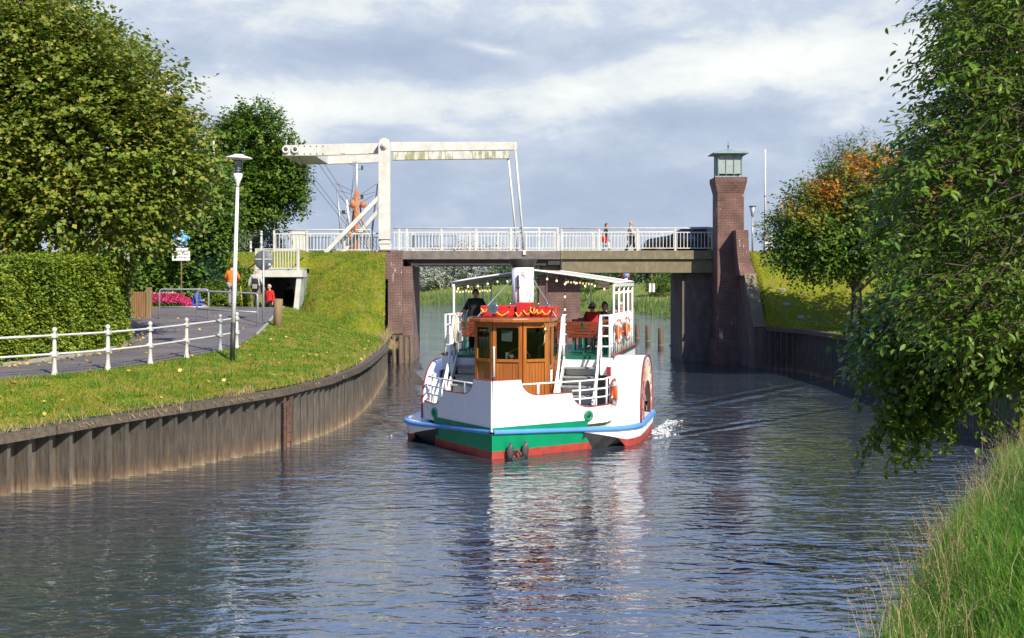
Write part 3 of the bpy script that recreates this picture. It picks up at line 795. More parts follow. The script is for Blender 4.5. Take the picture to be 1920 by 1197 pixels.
def tree(name, label, base, top, blobs, leafm, n, L, k, size, seed, r0=.25, barkm=None, group=None, cat='tree', shell=.5, lump=.55, six=False, asp=.7, droop=.15, up=.25, extra=None, down=.3, nlimb=16, jit=.45, turn=None):
    rg = np.random.default_rng(seed)
    t = thing(name, label, cat, tuple(base), 0, group)
    S, D, LL = blob_twigs(blobs, n, L, rg, shell, up, jit, lump)
    if extra is not None:
        S = np.concatenate([S, extra[0]]); D = np.concatenate([D, extra[1]]); LL = np.concatenate([LL, extra[2]])
    V, Fc, rnd = sprays(S, D, LL, k, size, droop, asp, six, rg=rg, down=down)
    if turn is not None:
        hz_ = sst(V[:, 2], turn[0], turn[1]) * np.clip(.7 + .7 * np.sin(V[:, 0] * 2.3 + 1) * np.cos(V[:, 2] * 2.1 + V[:, 0]), 0, 1.25)
        rnd = np.clip(.04 + .52 * rnd + .50 * hz_, 0, 1)
    np_mesh('crown', V, Fc, leafm, t, rnd)
    if top is not None:
        mb = MB()
        tg = [S[i] for i in rg.choice(len(S), nlimb)]
        limbs(mb, base, top, tg, rg, r0)
        mb.build('trunk', barkm or M['bark'], t, w=True, fix=False)
    return t
M['leaf_lime'] = leafmat('lime_leaves', [(.1, (0.073, 0.134, 0.019)), (.38, (0.125, 0.200, 0.022)), (.6, (0.217, 0.259, 0.032)), (.82, (0.352, 0.315, 0.056)), (.97, (0.415, 0.249, 0.056))], .3)
M['leaf_dark'] = leafmat('dark_green_leaves', [(.1, (0.039, 0.091, 0.013)), (.5, (0.087, 0.176, 0.015)), (.8, (0.174, 0.253, 0.024)), (1, (0.271, 0.292, 0.033))], .3)
M['leaf_chest'] = leafmat('broad_bush_leaves', [(.1, (0.046, 0.110, 0.015)), (.5, (0.092, 0.176, 0.020)), (.85, (0.185, 0.279, 0.032)), (1, (0.246, 0.294, 0.038))], .3)
M['leaf_hedge'] = leafmat('hedge_leaves', [(.1, (0.059, 0.116, 0.016)), (.4, (0.118, 0.197, 0.018)), (.65, (0.234, 0.312, 0.026)), (.9, (0.402, 0.428, 0.039)), (1, (0.335, 0.197, 0.052))], .3, shade_scale=.9)
M['leaf_juniper'] = leafmat('juniper_needles', [(.1, (0.016, 0.065, 0.046)), (.6, (0.039, 0.117, 0.072)), (1, (0.078, 0.169, 0.091))], .15)
M['leaf_shrub'] = leafmat('yellow_green_shrub_leaves', [(.1, (0.060, 0.120, 0.014)), (.5, (0.156, 0.240, 0.024)), (1, (0.312, 0.360, 0.048))], .35)
M['leaf_cherry'] = leafmat('cherry_leaves', [(.1, (0.057, 0.138, 0.018)), (.5, (0.115, 0.212, 0.022)), (.8, (0.195, 0.285, 0.029)), (1, (0.367, 0.350, 0.045))], .38, rough=.38)
M['leaf_oak'] = leafmat('oak_leaves', [(.1, (0.045, 0.103, 0.013)), (.5, (0.090, 0.164, 0.016)), (.85, (0.180, 0.241, 0.022)), (1, (0.450, 0.345, 0.040))], .35, rough=.4)
M['leaf_autumn'] = leafmat('turning_leaves', [(.08, (.045, .12, .014)), (.42, (.10, .19, .02)), (.55, (.19, .22, .026)), (.64, (.40, .29, .035)), (.74, (.55, .25, .03)), (1, (.60, .19, .022))], .35, shade_scale=.42)
M['leaf_silver'] = leafmat('silver_willow_leaves', [(.1, (0.125, 0.163, 0.112)), (.5, (0.275, 0.312, 0.237)), (1, (0.625, 0.625, 0.550))], .15, shade_scale=.25)
M['leaf_far'] = leafmat('far_tree_leaves', [(.1, (0.030, 0.075, 0.021)), (.6, (0.068, 0.135, 0.038)), (1, (0.150, 0.210, 0.060))], .2, shade_scale=.2)
M['leaf_grey'] = leafmat('grey_green_leaves', [(.1, (0.084, 0.126, 0.070)), (.5, (0.154, 0.196, 0.112)), (1, (0.280, 0.308, 0.196))], .25)

# lime trees over the hedge
tw = []
for i in range(150):   # long shoots standing out of the crown
    px = rng.uniform(-60, 400); e = np.interp(px, [-60, 60, 130, 200, 290, 345, 400], [-10, 5, 25, 60, 110, 190, 330])
    p = at(px - 30, e + 45, 36 + rng.uniform(-2, 2)); tw.append(tuple(p))
TS = np.array(tw); TD = nrm(np.array([.35, 0, 1.]) + rng.normal(0, .25, TS.shape)); TL = rng.uniform(.7, 1.5, len(TS))
tree('lime_tree', 'large lime tree with big olive and yellowish leaves rising behind the clipped hedge', (-15.2, 38, 2), (-14.6, 37.6, 7.5),
     [(-15.5, 37, 8.8, 4.2, 3.6, 4.0), (-12.4, 36.6, 8.3, 2.7, 2.6, 2.7), (-11.2, 37, 7.4, 2.05, 2.2, 1.75), (-13.8, 36.5, 10.3, 2.2, 2.2, 2.1), (-17.5, 34.5, 7.2, 3.4, 2.6, 2.8), (-12.6, 35.6, 6.0, 2.4, 1.8, 1.3)],
     M['leaf_lime'], 12500, .95, 9, .168, 11, r0=.32, asp=.82, shell=.45, lump=.7, extra=(TS, TD, TL))
tree('lime_tree', 'slimmer lime tree with mid green leaves at the right edge of the big lime crown', (-14.4, 54, 2.8), (-14.0, 54, 6.5),
     [(-14.2, 54, 7.2, 1.9, 1.7, 2.0), (-15.2, 53.5, 8.4, 1.8, 1.6, 1.6), (-13.4, 53.8, 6.2, 1.2, 1.2, 1.3)],
     M['leaf_chest'], 2600, .8, 9, .18, 12, r0=.16, asp=.8)
tree('maple_tree', 'round bright green maple standing on the dyke beside the white drawbridge', (-14.6, 70, 5.2), (-14.5, 70, 10),
     [(-14.7, 70, 10.3, 2.5, 2.4, 3.0), (-14.6, 70, 12.2, 1.7, 1.7, 1.7), (-13.5, 69.5, 8.6, 1.7, 1.7, 1.6), (-15.8, 69.5, 8.5, 2.0, 1.9, 1.9), (-13.2, 69.5, 10.3, 1.3, 1.4, 1.3)],
     M['leaf_dark'], 5200, .75, 9, .19, 13, r0=.22, asp=.8, lump=.5)
# bushes beyond the gate
def bush(name, label, blobs, lm, n, L, k, size, seed, base, asp=.7, up=.2, group=None, cat='bush', lump=.7, shell=.6, droop=.1):
    rg = np.random.default_rng(seed)
    t = thing(name, label, cat, base, 0, group)
    S, D, LL = blob_twigs(blobs, n, L, rg, shell, up, .5, lump)
    S[:, 2] = np.maximum(S[:, 2], base[2] + .03)
    V, Fc, rnd = sprays(S, D, LL, k, size, droop, asp, rg=rg)
    np_mesh('foliage', V, Fc, lm, t, rnd)
    st = MB()
    for i in range(7):
        q = S[rg.integers(0, n)]
        st.tube([Vector(base) + Vector((rg.uniform(-.2, .2), rg.uniform(-.2, .2), -.1)), Vector(base).lerp(Vector(q), .5) + Vector((0, 0, .1)), q], [.04, .03, .01], 5)
    st.build('stem', M['bark'], t, w=True, fix=False)
    return t
bush('leafy_bush', 'dark green bush glimpsed through the underpass on its far side', [(-11.6, 71.5, 2.6, 1.2, .8, 1.3)], M['leaf_dark'], 500, .4, 7, .16, 26, (-11.6, 71.5, 1.2))
bush('large_bush', 'tall dark bush with broad drooping leaves between the picket gate and the blue sign', [(-16.0, 52.4, 4.4, 1.6, .8, 2.0), (-14.5, 52.9, 4.2, 1.3, .8, 1.6), (-16.6, 51.8, 6, 1.6, 1.0, 1.4)], M['leaf_chest'], 2100, .6, 7, .2, 21, (-15.4, 52.6, 2.7), asp=.75)
bush('juniper', 'blue green juniper with fine needles right of the blue round sign', [(-13.25, 53.3, 4.0, .75, .7, 1.6), (-13.1, 53.2, 5.0, .5, .5, 1.0), (-13.0, 53, 3.4, .8, .7, .7)], M['leaf_juniper'], 2600, .35, 9, .09, 22, (-13.1, 52.3, 2.7), asp=.25, up=.7)
bush('low_shrub', 'low yellow green shrub left of the underpass behind the walker in orange', [(-12.4, 52.6, 3.3, .75, .6, .55), (-11.9, 53, 3.1, .5, .5, .5), (-12.9, 52.6, 3.3, .5, .5, .6)], M['leaf_shrub'], 1100, .25, 7, .1, 23, (-12.4, 52.6, 2.7))
bush('leafy_bush', 'dark green bush on the embankment above the yellow green shrub', [(-12.9, 53.8, 4.0, .8, .6, .7), (-12.0, 54.2, 3.9, .5, .5, .5)], M['leaf_dark'], 900, .3, 7, .13, 24, (-12.7, 53.9, 3.2))
bush('leafy_bush', 'grey green bushes behind the white ornamental posts on the dyke', [(-15.2, 68, 5.9, 1.0, .8, .6), (-13.6, 68, 5.85, .9, .8, .55)], M['leaf_grey'], 700, .4, 7, .14, 25, (-14.6, 68, 5.3))
# clipped hedge: dense twiggy inside, leaves over every face
hg = thing('clipped_hedge', 'tall square clipped hedge of small yellow green leaves beside the path', 'hedge', (-12.6, 33, 1.95))
HP = [(-13.7, 25.6), (-12.2, 29), (-11.6, 33), (-11.35, 36.0), (-11.4, 36.8)]
def hedge_top(Y): return 4.0 + .55 * sst(Y, 27, 31) + .0 * Y
cs = MB(); rows = []
for (x, y) in HP:
    rows.append([(x - .12, y, 1.7), (x - .14, y, hedge_top(y) - .18), (x - 1.1, y + .1, hedge_top(y) - .18), (x - 1.2, y + .1, 1.7)])
cs.grid(rows, False); cs.add(rows[-1], [(0, 1, 2, 3)]); cs.add(rows[0], [(3, 2, 1, 0)])
M['hedge_core'] = pm('hedge_twigs', (.022, .03, .01), (.04, .035, .018), scale=14, rough=1, bump=.05)
cs.build('branches', M['hedge_core'], hg, w=True)
nl = 15000
u = rng.uniform(0, 1, nl); hy = np.interp(u, [0, .3, .65, .93, 1], [p[1] for p in HP]); hx = np.interp(hy, [p[1] for p in HP], [p[0] for p in HP])
hz = 1.95 + (hedge_top(hy) - 1.95) * rng.uniform(0, 1, nl)
bump = .10 * np.sin(hy * 2.3 + hz * 1.1) + .07 * np.sin(hy * 5.1 - hz * 3.7) + .05 * np.sin(hz * 7 + hy * 8)
S1 = np.stack([hx - .06 + bump + rng.uniform(-.1, .06, nl), hy, hz], -1); D1 = nrm(np.array([1, -.5, .35]) + rng.normal(0, .5, S1.shape))
n2_ = 3500; hy2 = rng.uniform(25.6, 36.9, n2_); hx2 = np.interp(hy2, [p[1] for p in HP], [p[0] for p in HP])
S2 = np.stack([hx2 - rng.uniform(0, 1.1, n2_), hy2, hedge_top(hy2) - .1 + rng.uniform(-.1, .08, n2_) + .06 * np.sin(hy2 * 3)], -1); D2 = nrm(np.array([0, 0, 1.]) + rng.normal(0, .5, S2.shape))
n3_ = 2200; hz3 = 1.95 + 2.5 * rng.uniform(0, 1, n3_); S3 = np.stack([-11.5 - rng.uniform(0, 1.2, n3_), 36.8 + rng.uniform(-.1, .12, n3_), hz3], -1); D3 = nrm(np.array([.2, 1, .3]) + rng.normal(0, .5, S3.shape))
S = np.concatenate([S1, S2, S3]); D = np.concatenate([D1, D2, D3])
V, Fc, rnd = sprays(S, D, rng.uniform(.08, .22, len(S)), 4, .085, .05, .75)
np_mesh('foliage', V, Fc, M['leaf_hedge'], hg, rnd)

# foreground trees on the near right bank
def hanging_tree(name, label, base, top, twigs, leafm, k, size, seed, asp, r0, barkm, six=True, droop=.35, limbs_to=(), jit=.35, down=.45):
    rg = np.random.default_rng(seed)
    t = thing(name, label, 'tree', base)
    S, D, LL = twigs
    V, Fc, rnd = sprays(S, D, LL, k, size, droop, asp, six, jit=jit, down=down, rg=rg)
    np_mesh('crown', V, Fc, leafm, t, rnd)
    mb = MB(); limbs(mb, base, top, limbs_to, rg, r0, n=6)
    pick = rg.choice(len(S), min(len(S), 1500), replace=False)
    for i in pick:      # the twigs that carry the leaves
        s, d, l = Vector(S[i]), Vector(D[i]), LL[i]
        mb.tube([s - d * .12, s + d * l * .5 - Vector((0, 0, droop * l * .25)), s + d * l - Vector((0, 0, droop * l))], [.007, .005, .002], 3, cap=False)
    mb.build('trunk', barkm, t, w=True, fix=False)
    return t
def silhouette_twigs(edge, n, Y0, Y1, xmax, y0, y1, L, rg, ins=30, dirv=(-1, -.15, .1), jit=.45, layers=2.0):
    """starts fill the crown volume whose outline at distance Y0..Y1 was surveyed as edge (px by py)"""
    S = []
    while len(S) < n:
        py = rg.uniform(y0, y1); e = np.interp(py, [q[1] for q in edge], [q[0] for q in edge]) + ins
        if e >= xmax: continue
        px = e + (xmax - e) * rg.uniform(0, 1) ** 1.15
        if rg.uniform() > (xmax - e) / 330: continue
        S.append(at(px, py, rg.uniform(Y0, Y1)))
    S = np.array(S)
    D = nrm(np.array(dirv) + rg.normal(0, jit, S.shape))
    return S, D, L * rg.uniform(.6, 1.3, n)
rg = np.random.default_rng(31)
CE = [(1745, -120), (1735, -40), (1740, 30), (1730, 90), (1755, 150), (1705, 215), (1675, 270), (1650, 330), (1625, 420), (1635, 480), (1665, 560), (1720, 640)]
tc1 = silhouette_twigs(CE, 2500, 9.6, 12.2, 2100, -120, 640, .5, rg, 62, (-.9, -.3, .1))
tgt = [at(1720, 200, 10.8), at(1790, 350, 10.2), at(1750, 440, 10.4), at(1800, 520, 10.0), at(1780, 60, 11.2), at(1850, 300, 10.5), at(1760, 590, 10.8), at(1850, 150, 11.5), at(1880, 470, 10.2)]
hanging_tree('cherry_tree', 'near tree with long narrow glossy leaves on arching branches at the right edge', (7.4, 11.6, 2.0), (6.2, 11.2, 7.2), tc1, M['leaf_cherry'], 13, .075, 31, .42, .13, M['bark'], limbs_to=tgt * 2, down=.5)
OE = [(1690, 500), (1640, 560), (1590, 590), (1575, 620), (1620, 680), (1640, 740), (1615, 790), (1650, 840), (1640, 880), (1655, 895)]
rg = np.random.default_rng(32)
to1 = silhouette_twigs(OE, 1150, 12.0, 14.5, 2080, 500, 690, .45, rg, 48, (-.6, -.3, -.15), .55)
to2 = silhouette_twigs([(1640, 740), (1625, 790), (1650, 840), (1630, 885)], 150, 12.2, 13.2, 1840, 680, 755, .4, rg, 45, (-.3, -.2, -.5), .5)
to2b = silhouette_twigs([(1640, 780), (1625, 820), (1640, 870)], 34, 12.2, 12.8, 1720, 745, 795, .38, rg, 15, (-.2, -.2, -.6), .35)
to3 = silhouette_twigs([(1745, -120), (1735, 60), (1750, 200), (1760, 520)], 800, 13.0, 15.5, 2080, -100, 540, .5, rg, 70, (-.7, -.3, .1), .5)
to1 = tuple(np.concatenate([a, b, c, d]) for a, b, c, d in zip(to1, to2, to2b, to3))
tgt = [at(1620, 620, 13), at(1680, 700, 13), at(1650, 800, 12.8), at(1800, 600, 13), at(1760, 740, 13), at(1790, 400, 14), at(1800, 100, 14.5)]
hanging_tree('oak_tree', 'near dark tree whose broad lobed leaves hang low over the water', (8.8, 14.0, 2.1), (7.3, 13.8, 6.5), to1, M['leaf_oak'], 12, .09, 33, .66, .16, M['bark'], limbs_to=tgt * 2, down=.35)

# right bank trees behind
tree('maple_tree', 'small tree with orange and yellow autumn leaves on the meadow right of the tower', (13.9, 50, 1.9), (13.9, 50, 4.9),
     [(13.85, 50.00, 6.40, 2.98, 2.31, 1.83), (12.12, 49.62, 5.73, 1.83, 1.63, 1.44), (14.62, 50.00, 7.56, 1.92, 1.73, 1.44), (16.25, 50.00, 6.31, 2.31, 2.12, 2.12), (12.40, 49.42, 5.15, 1.54, 1.44, 0.96), (14.33, 49.23, 5.54, 1.83, 1.54, 0.87)],
     M['leaf_autumn'], 6200, .7, 8, .155, 41, r0=.26, asp=.75, lump=.65, shell=.5, turn=(4.9, 8.6))
tree('willow_tree', 'pale grey green tree crown rising behind the autumn coloured tree', (20.2, 72, 4.0), (20.2, 72, 8.5),
     [(20.2, 72, 9.6, 2.2, 2.0, 2.6), (21.8, 72, 9.2, 2.4, 2.0, 2.6), (18.6, 71, 8.2, 1.8, 1.7, 1.8)], M['leaf_grey'], 2600, .8, 9, .17, 42, r0=.2, asp=.4, up=.6)
tree('ash_tree', 'dark green tree filling the gap between the autumn tree and the near foliage', (21.8, 61, 4.9), (21.8, 61, 8.0),
     [(21.2, 61, 8.2, 2.9, 2.4, 2.6), (23.6, 61, 8.8, 3, 2.6, 3.2), (19.6, 60.6, 6.9, 2.0, 1.8, 1.9)], M['leaf_dark'], 3600, .8, 8, .19, 43, r0=.22, asp=.7)

# far bank: silver willows left of the boat, dark trees right of it
for i, (px, Y, top, rx, lab) in enumerate([
        (772, 236, 486, 5.5, 'silvery willow just right of the left bridge pier, under the lifting span'),
        (818, 244, 470, 5.5, 'silver leaved willow above the boat canopy corner on the far bank'),
        (868, 240, 462, 6.0, 'tall silver leaved willow whose top shows between the white balusters'),
        (918, 246, 462, 6.0, 'pale willow left of the black funnel top on the far bank'),
        (968, 236, 492, 5.0, 'green willow on the far bank directly behind the funnel'),
        (1020, 226, 496, 4.5, 'green willow on the far bank behind the middle brick pier'),
        (726, 250, 478, 6.0, 'silver willow half hidden by the left bridge pier')]):
    X = ax(px, Y); zt = az(top, Y); h = zt - 3
    tree('willow_tree', lab, (X, Y, 3.1), (X, Y, 3 + h * .5),
         [(X, Y, 3 + h * .55, rx, 4, h * .45), (X - rx * .5, Y - 2, 3 + h * .3, rx * .6, 3, h * .32), (X + rx * .5, Y - 2, 3 + h * .35, rx * .6, 3, h * .33)],
         M['leaf_silver'] if i not in (4, 5) else M['leaf_far'], 900, 1.5, 8, .42, 50 + i, r0=.3, group='willows along the far bank', asp=.6, lump=.8, nlimb=6)
for i, (px, Y, top, rx, lab) in enumerate([
        (1072, 196, 498, 5, 'dark tree on the far bank just behind the middle pier'),
        (1122, 205, 492, 5, 'dark tree on the far bank above the low shed roof'),
        (1168, 214, 488, 6, 'dark tree on the far bank behind the round traffic sign'),
        (1212, 205, 492, 5, 'dark tree on the far bank behind the white pole'),
        (1252, 212, 490, 6, 'dark tree on the far bank left of the dark abutment'),
        (1296, 205, 490, 6, 'dark tree on the far bank half hidden by the dark abutment')]):
    X = ax(px, Y); zt = az(top, Y); h = zt - 3.2
    tree('dark_tree', lab, (X, Y, 3.3), (X, Y, 3 + h * .5), [(X, Y, 3.3 + h * .55, rx, 4, h * .45), (X + rx * .5, Y - 2, 3.3 + h * .4, rx * .55, 3, h * .4)],
         M['leaf_far'], 600, 1.2, 8, .38, 60 + i, r0=.25, group='dark trees along the far bank', asp=.65, lump=.8, nlimb=6)
for i, (px, py, Y, r, lab) in enumerate([(1098, 530, 165, 1.2, 'round bush on the far bank beside the middle pier'), (1270, 528, 158, 1.6, 'bush on the far bank beside the dark abutment'), (1232, 533, 160, .9, 'small pale bush on the far bank below the white pole')]):
    p = at(px, py + 6, Y)
    bush('round_bush', lab, [(p.x, p.y, p.z + .3, r * 1.3, r, r)], M['leaf_shrub'] if i == 2 else M['leaf_chest'], 260, .5, 6, .25, 70 + i, (p.x, p.y, p.z - .5), group='bushes on the far bank')

# ------------------------------------------------------------------ grass
M['blade'] = leafmat('grass_blades', [(.05, (.08, .15, .012)), (.35, (.18, .25, .018)), (.6, (.28, .30, .032)), (.78, (.34, .28, .07)), (.95, (.40, .28, .12))], .3, rough=.6, shade_scale=.9)
M['blade_near'] = leafmat('bank_grass_blades', [(.05, (.04, .13, .012)), (.4, (.09, .25, .02)), (.75, (.17, .35, .03)), (.93, (.28, .37, .06)), (1, (.40, .36, .14))], .4, rough=.5, shade_scale=1.3)
M['straw'] = leafmat('dry_grass_stalks', [(.1, (.30, .22, .09)), (.6, (.45, .35, .16)), (1, (.55, .46, .25))], .3, rough=.7)
M['reed'] = leafmat('reed_blades', [(.05, (0.072, 0.131, 0.043)), (.45, (0.131, 0.203, 0.058)), (.8, (0.290, 0.319, 0.116)), (1, (0.478, 0.406, 0.189))], .25, rough=.7, shade_scale=.12)
def blades(P, h, w, lean=.35, rg=None, bend=True):
    rg = rg or rng; n = len(P)
    a = rg.uniform(0, 2 * np.pi, n); l = rg.normal(0, lean, (n, 2))
    wv_ = np.stack([np.cos(a), np.sin(a), np.zeros(n)], -1) * (w * rg.uniform(.7, 1.3, n))[:, None]
    hh = (h * rg.uniform(.55, 1.25, n))[:, None]
    ln = np.concatenate([l, np.zeros((n, 1))], 1)
    mid = P + np.array([0, 0, .6]) * hh + ln * hh * .35
    tip = P + np.array([0, 0, 1.]) * hh * (1 - .25 * np.abs(l[:, :1])) + ln * hh
    if bend:
        V = np.stack([P - wv_, P + wv_, mid + wv_ * .7, tip, mid - wv_ * .7], 1).reshape(-1, 3)
        b0 = np.arange(n)[:, None] * 5
        Fc = np.concatenate([b0 + np.array([[0, 1, 2]]), b0 + np.array([[0, 2, 4]]), b0 + np.array([[4, 2, 3]])])
        return V, Fc, np.repeat(rg.uniform(0, 1, n), 5)
    V = np.stack([P - wv_, P + wv_, tip], 1).reshape(-1, 3)
    return V, np.arange(n * 3).reshape(-1, 3), np.repeat(rg.uniform(0, 1, n), 3)
# left lawn and embankment
n = 150000
Yg = 21 + (60 - 21) * rng.uniform(0, 1, n) ** 1.25
fr = rng.uniform(0, 1, n)
xr_, xw_ = pathR(Yg) + .08, wallX(Yg) - .1
Xg = xr_ + (xw_ - xr_) * fr
ok = ~((Xg < -9.7) & (Yg > 50))
n2 = 22000
Ye = rng.uniform(50, 59.6, n2); Xe = rng.uniform(-17, -9.5, n2); ok2 = ~((Xe > -11.8) & (Xe < -9.45)) & (Xe < pathL(Ye))
Xg = np.concatenate([Xg[ok], Xe[ok2]]); Yg = np.concatenate([Yg[ok], Ye[ok2]])
Pg = np.stack([Xg, Yg, groundL(Xg, Yg) - .01], -1)
patchy = .5 + .5 * np.clip(gnoise(Xg, Yg, 1.1, 4), -1, 1)
hh = .045 + .05 * patchy
V, Fc, rnd = blades(Pg, hh, .007 + .00022 * Yg, .45, bend=False)
fw = np.clip((Xg - pathR(Yg)) / (wallX(Yg) - pathR(Yg)), 0, 1)
dry = np.clip(.75 * gnoise(Xg, Yg, 1.9, 2) + .45 * gnoise(Xg, Yg, 4.3, 5) + .30 + .55 * fw * (Yg < 46), 0, 1)
rnd = np.clip(rnd * .48 + np.repeat(dry * .75 * rng.uniform(.3, 1, len(Xg)), 3), 0, 1)
tag(np_mesh('lawn_grass', V, Fc, M['blade'], None, rnd), 'short lawn grass', 'grass', kind='stuff')
# taller tufts and weeds
nt_ = 520; cy_t = rng.uniform(22, 58, nt_); cf = rng.uniform(.02, .98, nt_); cx_t = pathR(cy_t) + .1 + (wallX(cy_t) - pathR(cy_t) - .2) * cf
tx = np.repeat(cx_t, 16) + rng.normal(0, .07, nt_ * 16); ty = np.repeat(cy_t, 16) + rng.normal(0, .07, nt_ * 16); k_ = (tx < wallX(ty) - .1) & ~((tx < -9.4) & (ty > 50))
tx, ty = tx[k_], ty[k_]
V, Fc, rnd = blades(np.stack([tx, ty, groundL(tx, ty) - .01], -1), .17, .012, .6, bend=False)
tag(np_mesh('lawn_tufts', V, Fc, M['blade_near'], None, rnd), 'taller tufts and weeds in the lawn', 'grass', kind='stuff')
# right meadow
n = 45000
Yg = rng.uniform(34, 60, n); Xg = rightX(np.minimum(Yg, 58)) + .15 + rng.uniform(0, 9, n)
Pg = np.stack([Xg, Yg, groundR(Xg, Yg) - .01], -1)
V, Fc, rnd = blades(Pg, np.full(n, .08), .016, .45, bend=False)
tag(np_mesh('meadow_grass', V, Fc, M['blade'], None, rnd * .8), 'short grass of the right meadow', 'grass', kind='stuff')
# tall grass on the near bank
n = 90000
Yg = 5 + 27 * rng.uniform(0, 1, n) ** 1.1; Xg = rightX(Yg) - .15 + 5.5 * rng.uniform(0, 1, n) ** 1.3
keep = (Xg < .47 * Yg + .6) & (Xg > .2 * Yg) & (Yg < 30)
Xg, Yg = Xg[keep], Yg[keep]
Pg = np.stack([Xg, Yg, groundR(Xg, Yg) - .03], -1); keep = Pg[:, 2] > -.12; Pg = Pg[keep]
tuft = .5 + .5 * np.clip(gnoise(Pg[:, 0], Pg[:, 1], 2.1, 1), -1, 1)
V, Fc, rnd = blades(Pg, .22 + .32 * tuft, .0045, .55)
tag(np_mesh('bank_grass', V, Fc, M['blade_near'], None, rnd), 'long green grass on the near bank', 'grass', kind='stuff')
# dry stalks and seed heads at the water's edge
n = 1500
Yg = 9 + 21 * rng.uniform(0, 1, n) ** 1.2; Xg = rightX(Yg) + rng.normal(.15, .35, n) + 1.2 * rng.uniform(0, 1, n) ** 4
Pg = np.stack([Xg, Yg, groundR(Xg, Yg) - .02], -1); Pg = Pg[Pg[:, 2] > -.25]
V, Fc, rnd = blades(Pg, .75, .004, .34)
hp = V.reshape(-1, 5, 3)[:, 3]; hm = V.reshape(-1, 5, 3)[:, 2]
d_ = nrm(hp - hm)
S = np.repeat(hp - d_ * .12, 1, 0)
V2, F2, r2_ = sprays(S, d_, np.full(len(S), .13), 7, .022, 0, .45, jit=.2, side_w=.5, down=0)
V = np.concatenate([V, V2]); F2 = F2 + len(rnd); Fc = np.concatenate([Fc, F2]); rnd = np.concatenate([rnd, r2_])
tag(np_mesh('dry_grass', V, Fc, M['straw'], None, rnd), 'dry straw coloured grass stalks', 'grass', kind='stuff')
# grass hanging over the left wall, tufts by the pier
Pt = []
for (y0, y1, n_) in ((24.6, 26.2, 150), (27.4, 28.4, 260), (27.2, 27.6, 100), (50, 57, 1500), (22.5, 24.2, 300), (20, 58, 900)):
    yy = rng.uniform(y0, y1, n_); Pt.append(np.stack([wallX(yy) + rng.uniform(-.12, .10, n_), yy, wallZ(yy) - .02 + 0 * yy], -1))
Pt = np.concatenate(Pt)
V, Fc, rnd = blades(Pt, np.where(Pt[:, 1] > 50, .55, .22), .008, .7)
Vr = V.reshape(-1, 5, 3); dz = Vr[:, :, 2] - Vr[:, :1, 2]; out_ = np.clip(Vr[:, :1, 0] - wallX(Vr[:, :1, 1]) + .05, 0, 1) > 0
Vr[:, :, 2] -= np.where(out_, 1.5 * dz, 0); Vr[:, :, 0] += np.where(out_, .12 * np.abs(dz), 0)
tag(np_mesh('wall_grass', Vr.reshape(-1, 3), Fc, M['straw'], None, rnd), 'dry grass hanging over the quay wall', 'grass', kind='stuff')
# reeds and meadow of the far bank
RP = []; RH = []; RR = []
for i in range(len(fine)):
    p, nn_ = fine[i]
    if p.x < -45 or p.x > 40: continue
    q = fine[min(i + 1, len(fine) - 1)][0]
    for _ in range(420):
        t = rng.uniform(); d = rng.uniform(0, 1) ** 1.4 * 30 + .3
        P0 = p.lerp(q, t) + nn_ * d
        RP.append((P0.x, P0.y, ip(d, [a for a, _ in ins], [b for _, b in ins]) - .1)); RH.append(1.15 if d < 5 else .5); RR.append(.12 + .38 * rng.uniform() if d < 5 else .35 + .6 * rng.uniform())
V, Fc, rnd = blades(np.array(RP), np.array(RH), .07, .25, bend=False)
tag(np_mesh('reeds', V, Fc, M['reed'], None, np.repeat(np.array(RR), 3)), 'reeds and long grass of the far bank', 'reeds', kind='stuff')
# fallen leaves
n = 500
Yl = rng.uniform(23, 47, n); tl = rng.uniform(0, 1, n)
Xl = np.where(tl < .45, pathL(Yl) + np.abs(rng.normal(0, .35, n)), np.where(tl < .6, pathL(Yl) + (pathR(Yl) - pathL(Yl)) * rng.uniform(0, 1, n), pathR(Yl) + (wallX(Yl) - pathR(Yl)) * rng.uniform(0, 1, n)))
onp = Xl < pathR(Yl)
Zl = np.where(onp, pathZ(Yl) + .045, groundL(Xl, Yl) + .07)
D = nrm(rng.normal(0, 1, (n, 3)) * np.array([1, 1, .15]))
V, Fc, rnd = sprays(np.stack([Xl, Yl, Zl], -1), D, np.full(n, .01), 1, .11, 0, .8, jit=.1, side_w=0, down=0)
M['fallen'] = leafmat('fallen_leaves', [(.1, (.30, .14, .03)), (.5, (.5, .36, .06)), (1, (.6, .5, .12))], .1)
tag(np_mesh('fallen_leaves', V, Fc, M['fallen'], None, rnd), 'yellow fallen leaves', 'leaves', kind='stuff')
# flower bed
fb = thing('flower_bed', 'bed of pink and white flowers below the blue round sign', 'flower bed', (-14.3, 50.9, 2.8))
n = 2200
Xf = rng.uniform(-15.2, -13.15, n); Yf = rng.uniform(50.3, 51.6, n)
Zf = 2.82 + (.56 * (1 - ((Xf + 14.3) / 1.15) ** 4) ) * (1 - ((Yf - 50.95) / .75) ** 2 * .7) * rng.uniform(.8, 1.05, n)
S = np.stack([Xf, Yf, Zf], -1); D = nrm(np.array([0, -.3, 1]) + rng.normal(0, .4, S.shape))
white = (Yf > 50.9) & (Xf < -13.9)
def flower(sel, name, m_):
    V, Fc, rnd = sprays(S[sel], D[sel], np.full(sel.sum(), .05), 4, .075, 0, .9, jit=.6, down=0); np_mesh(name, V, Fc, m_, fb, rnd)
M['pink'] = leafmat('pink_petals', [(.1, (.42, .03, .10)), (.5, (.65, .07, .2)), (1, (.75, .2, .32))], .25)
M['petal_white'] = leafmat('white_petals', [(.1, (.6, .45, .42)), (1, (.8, .72, .66))], .25)
flower(~white, 'pink_flowers', M['pink']); flower(white, 'white_flowers', M['petal_white'])
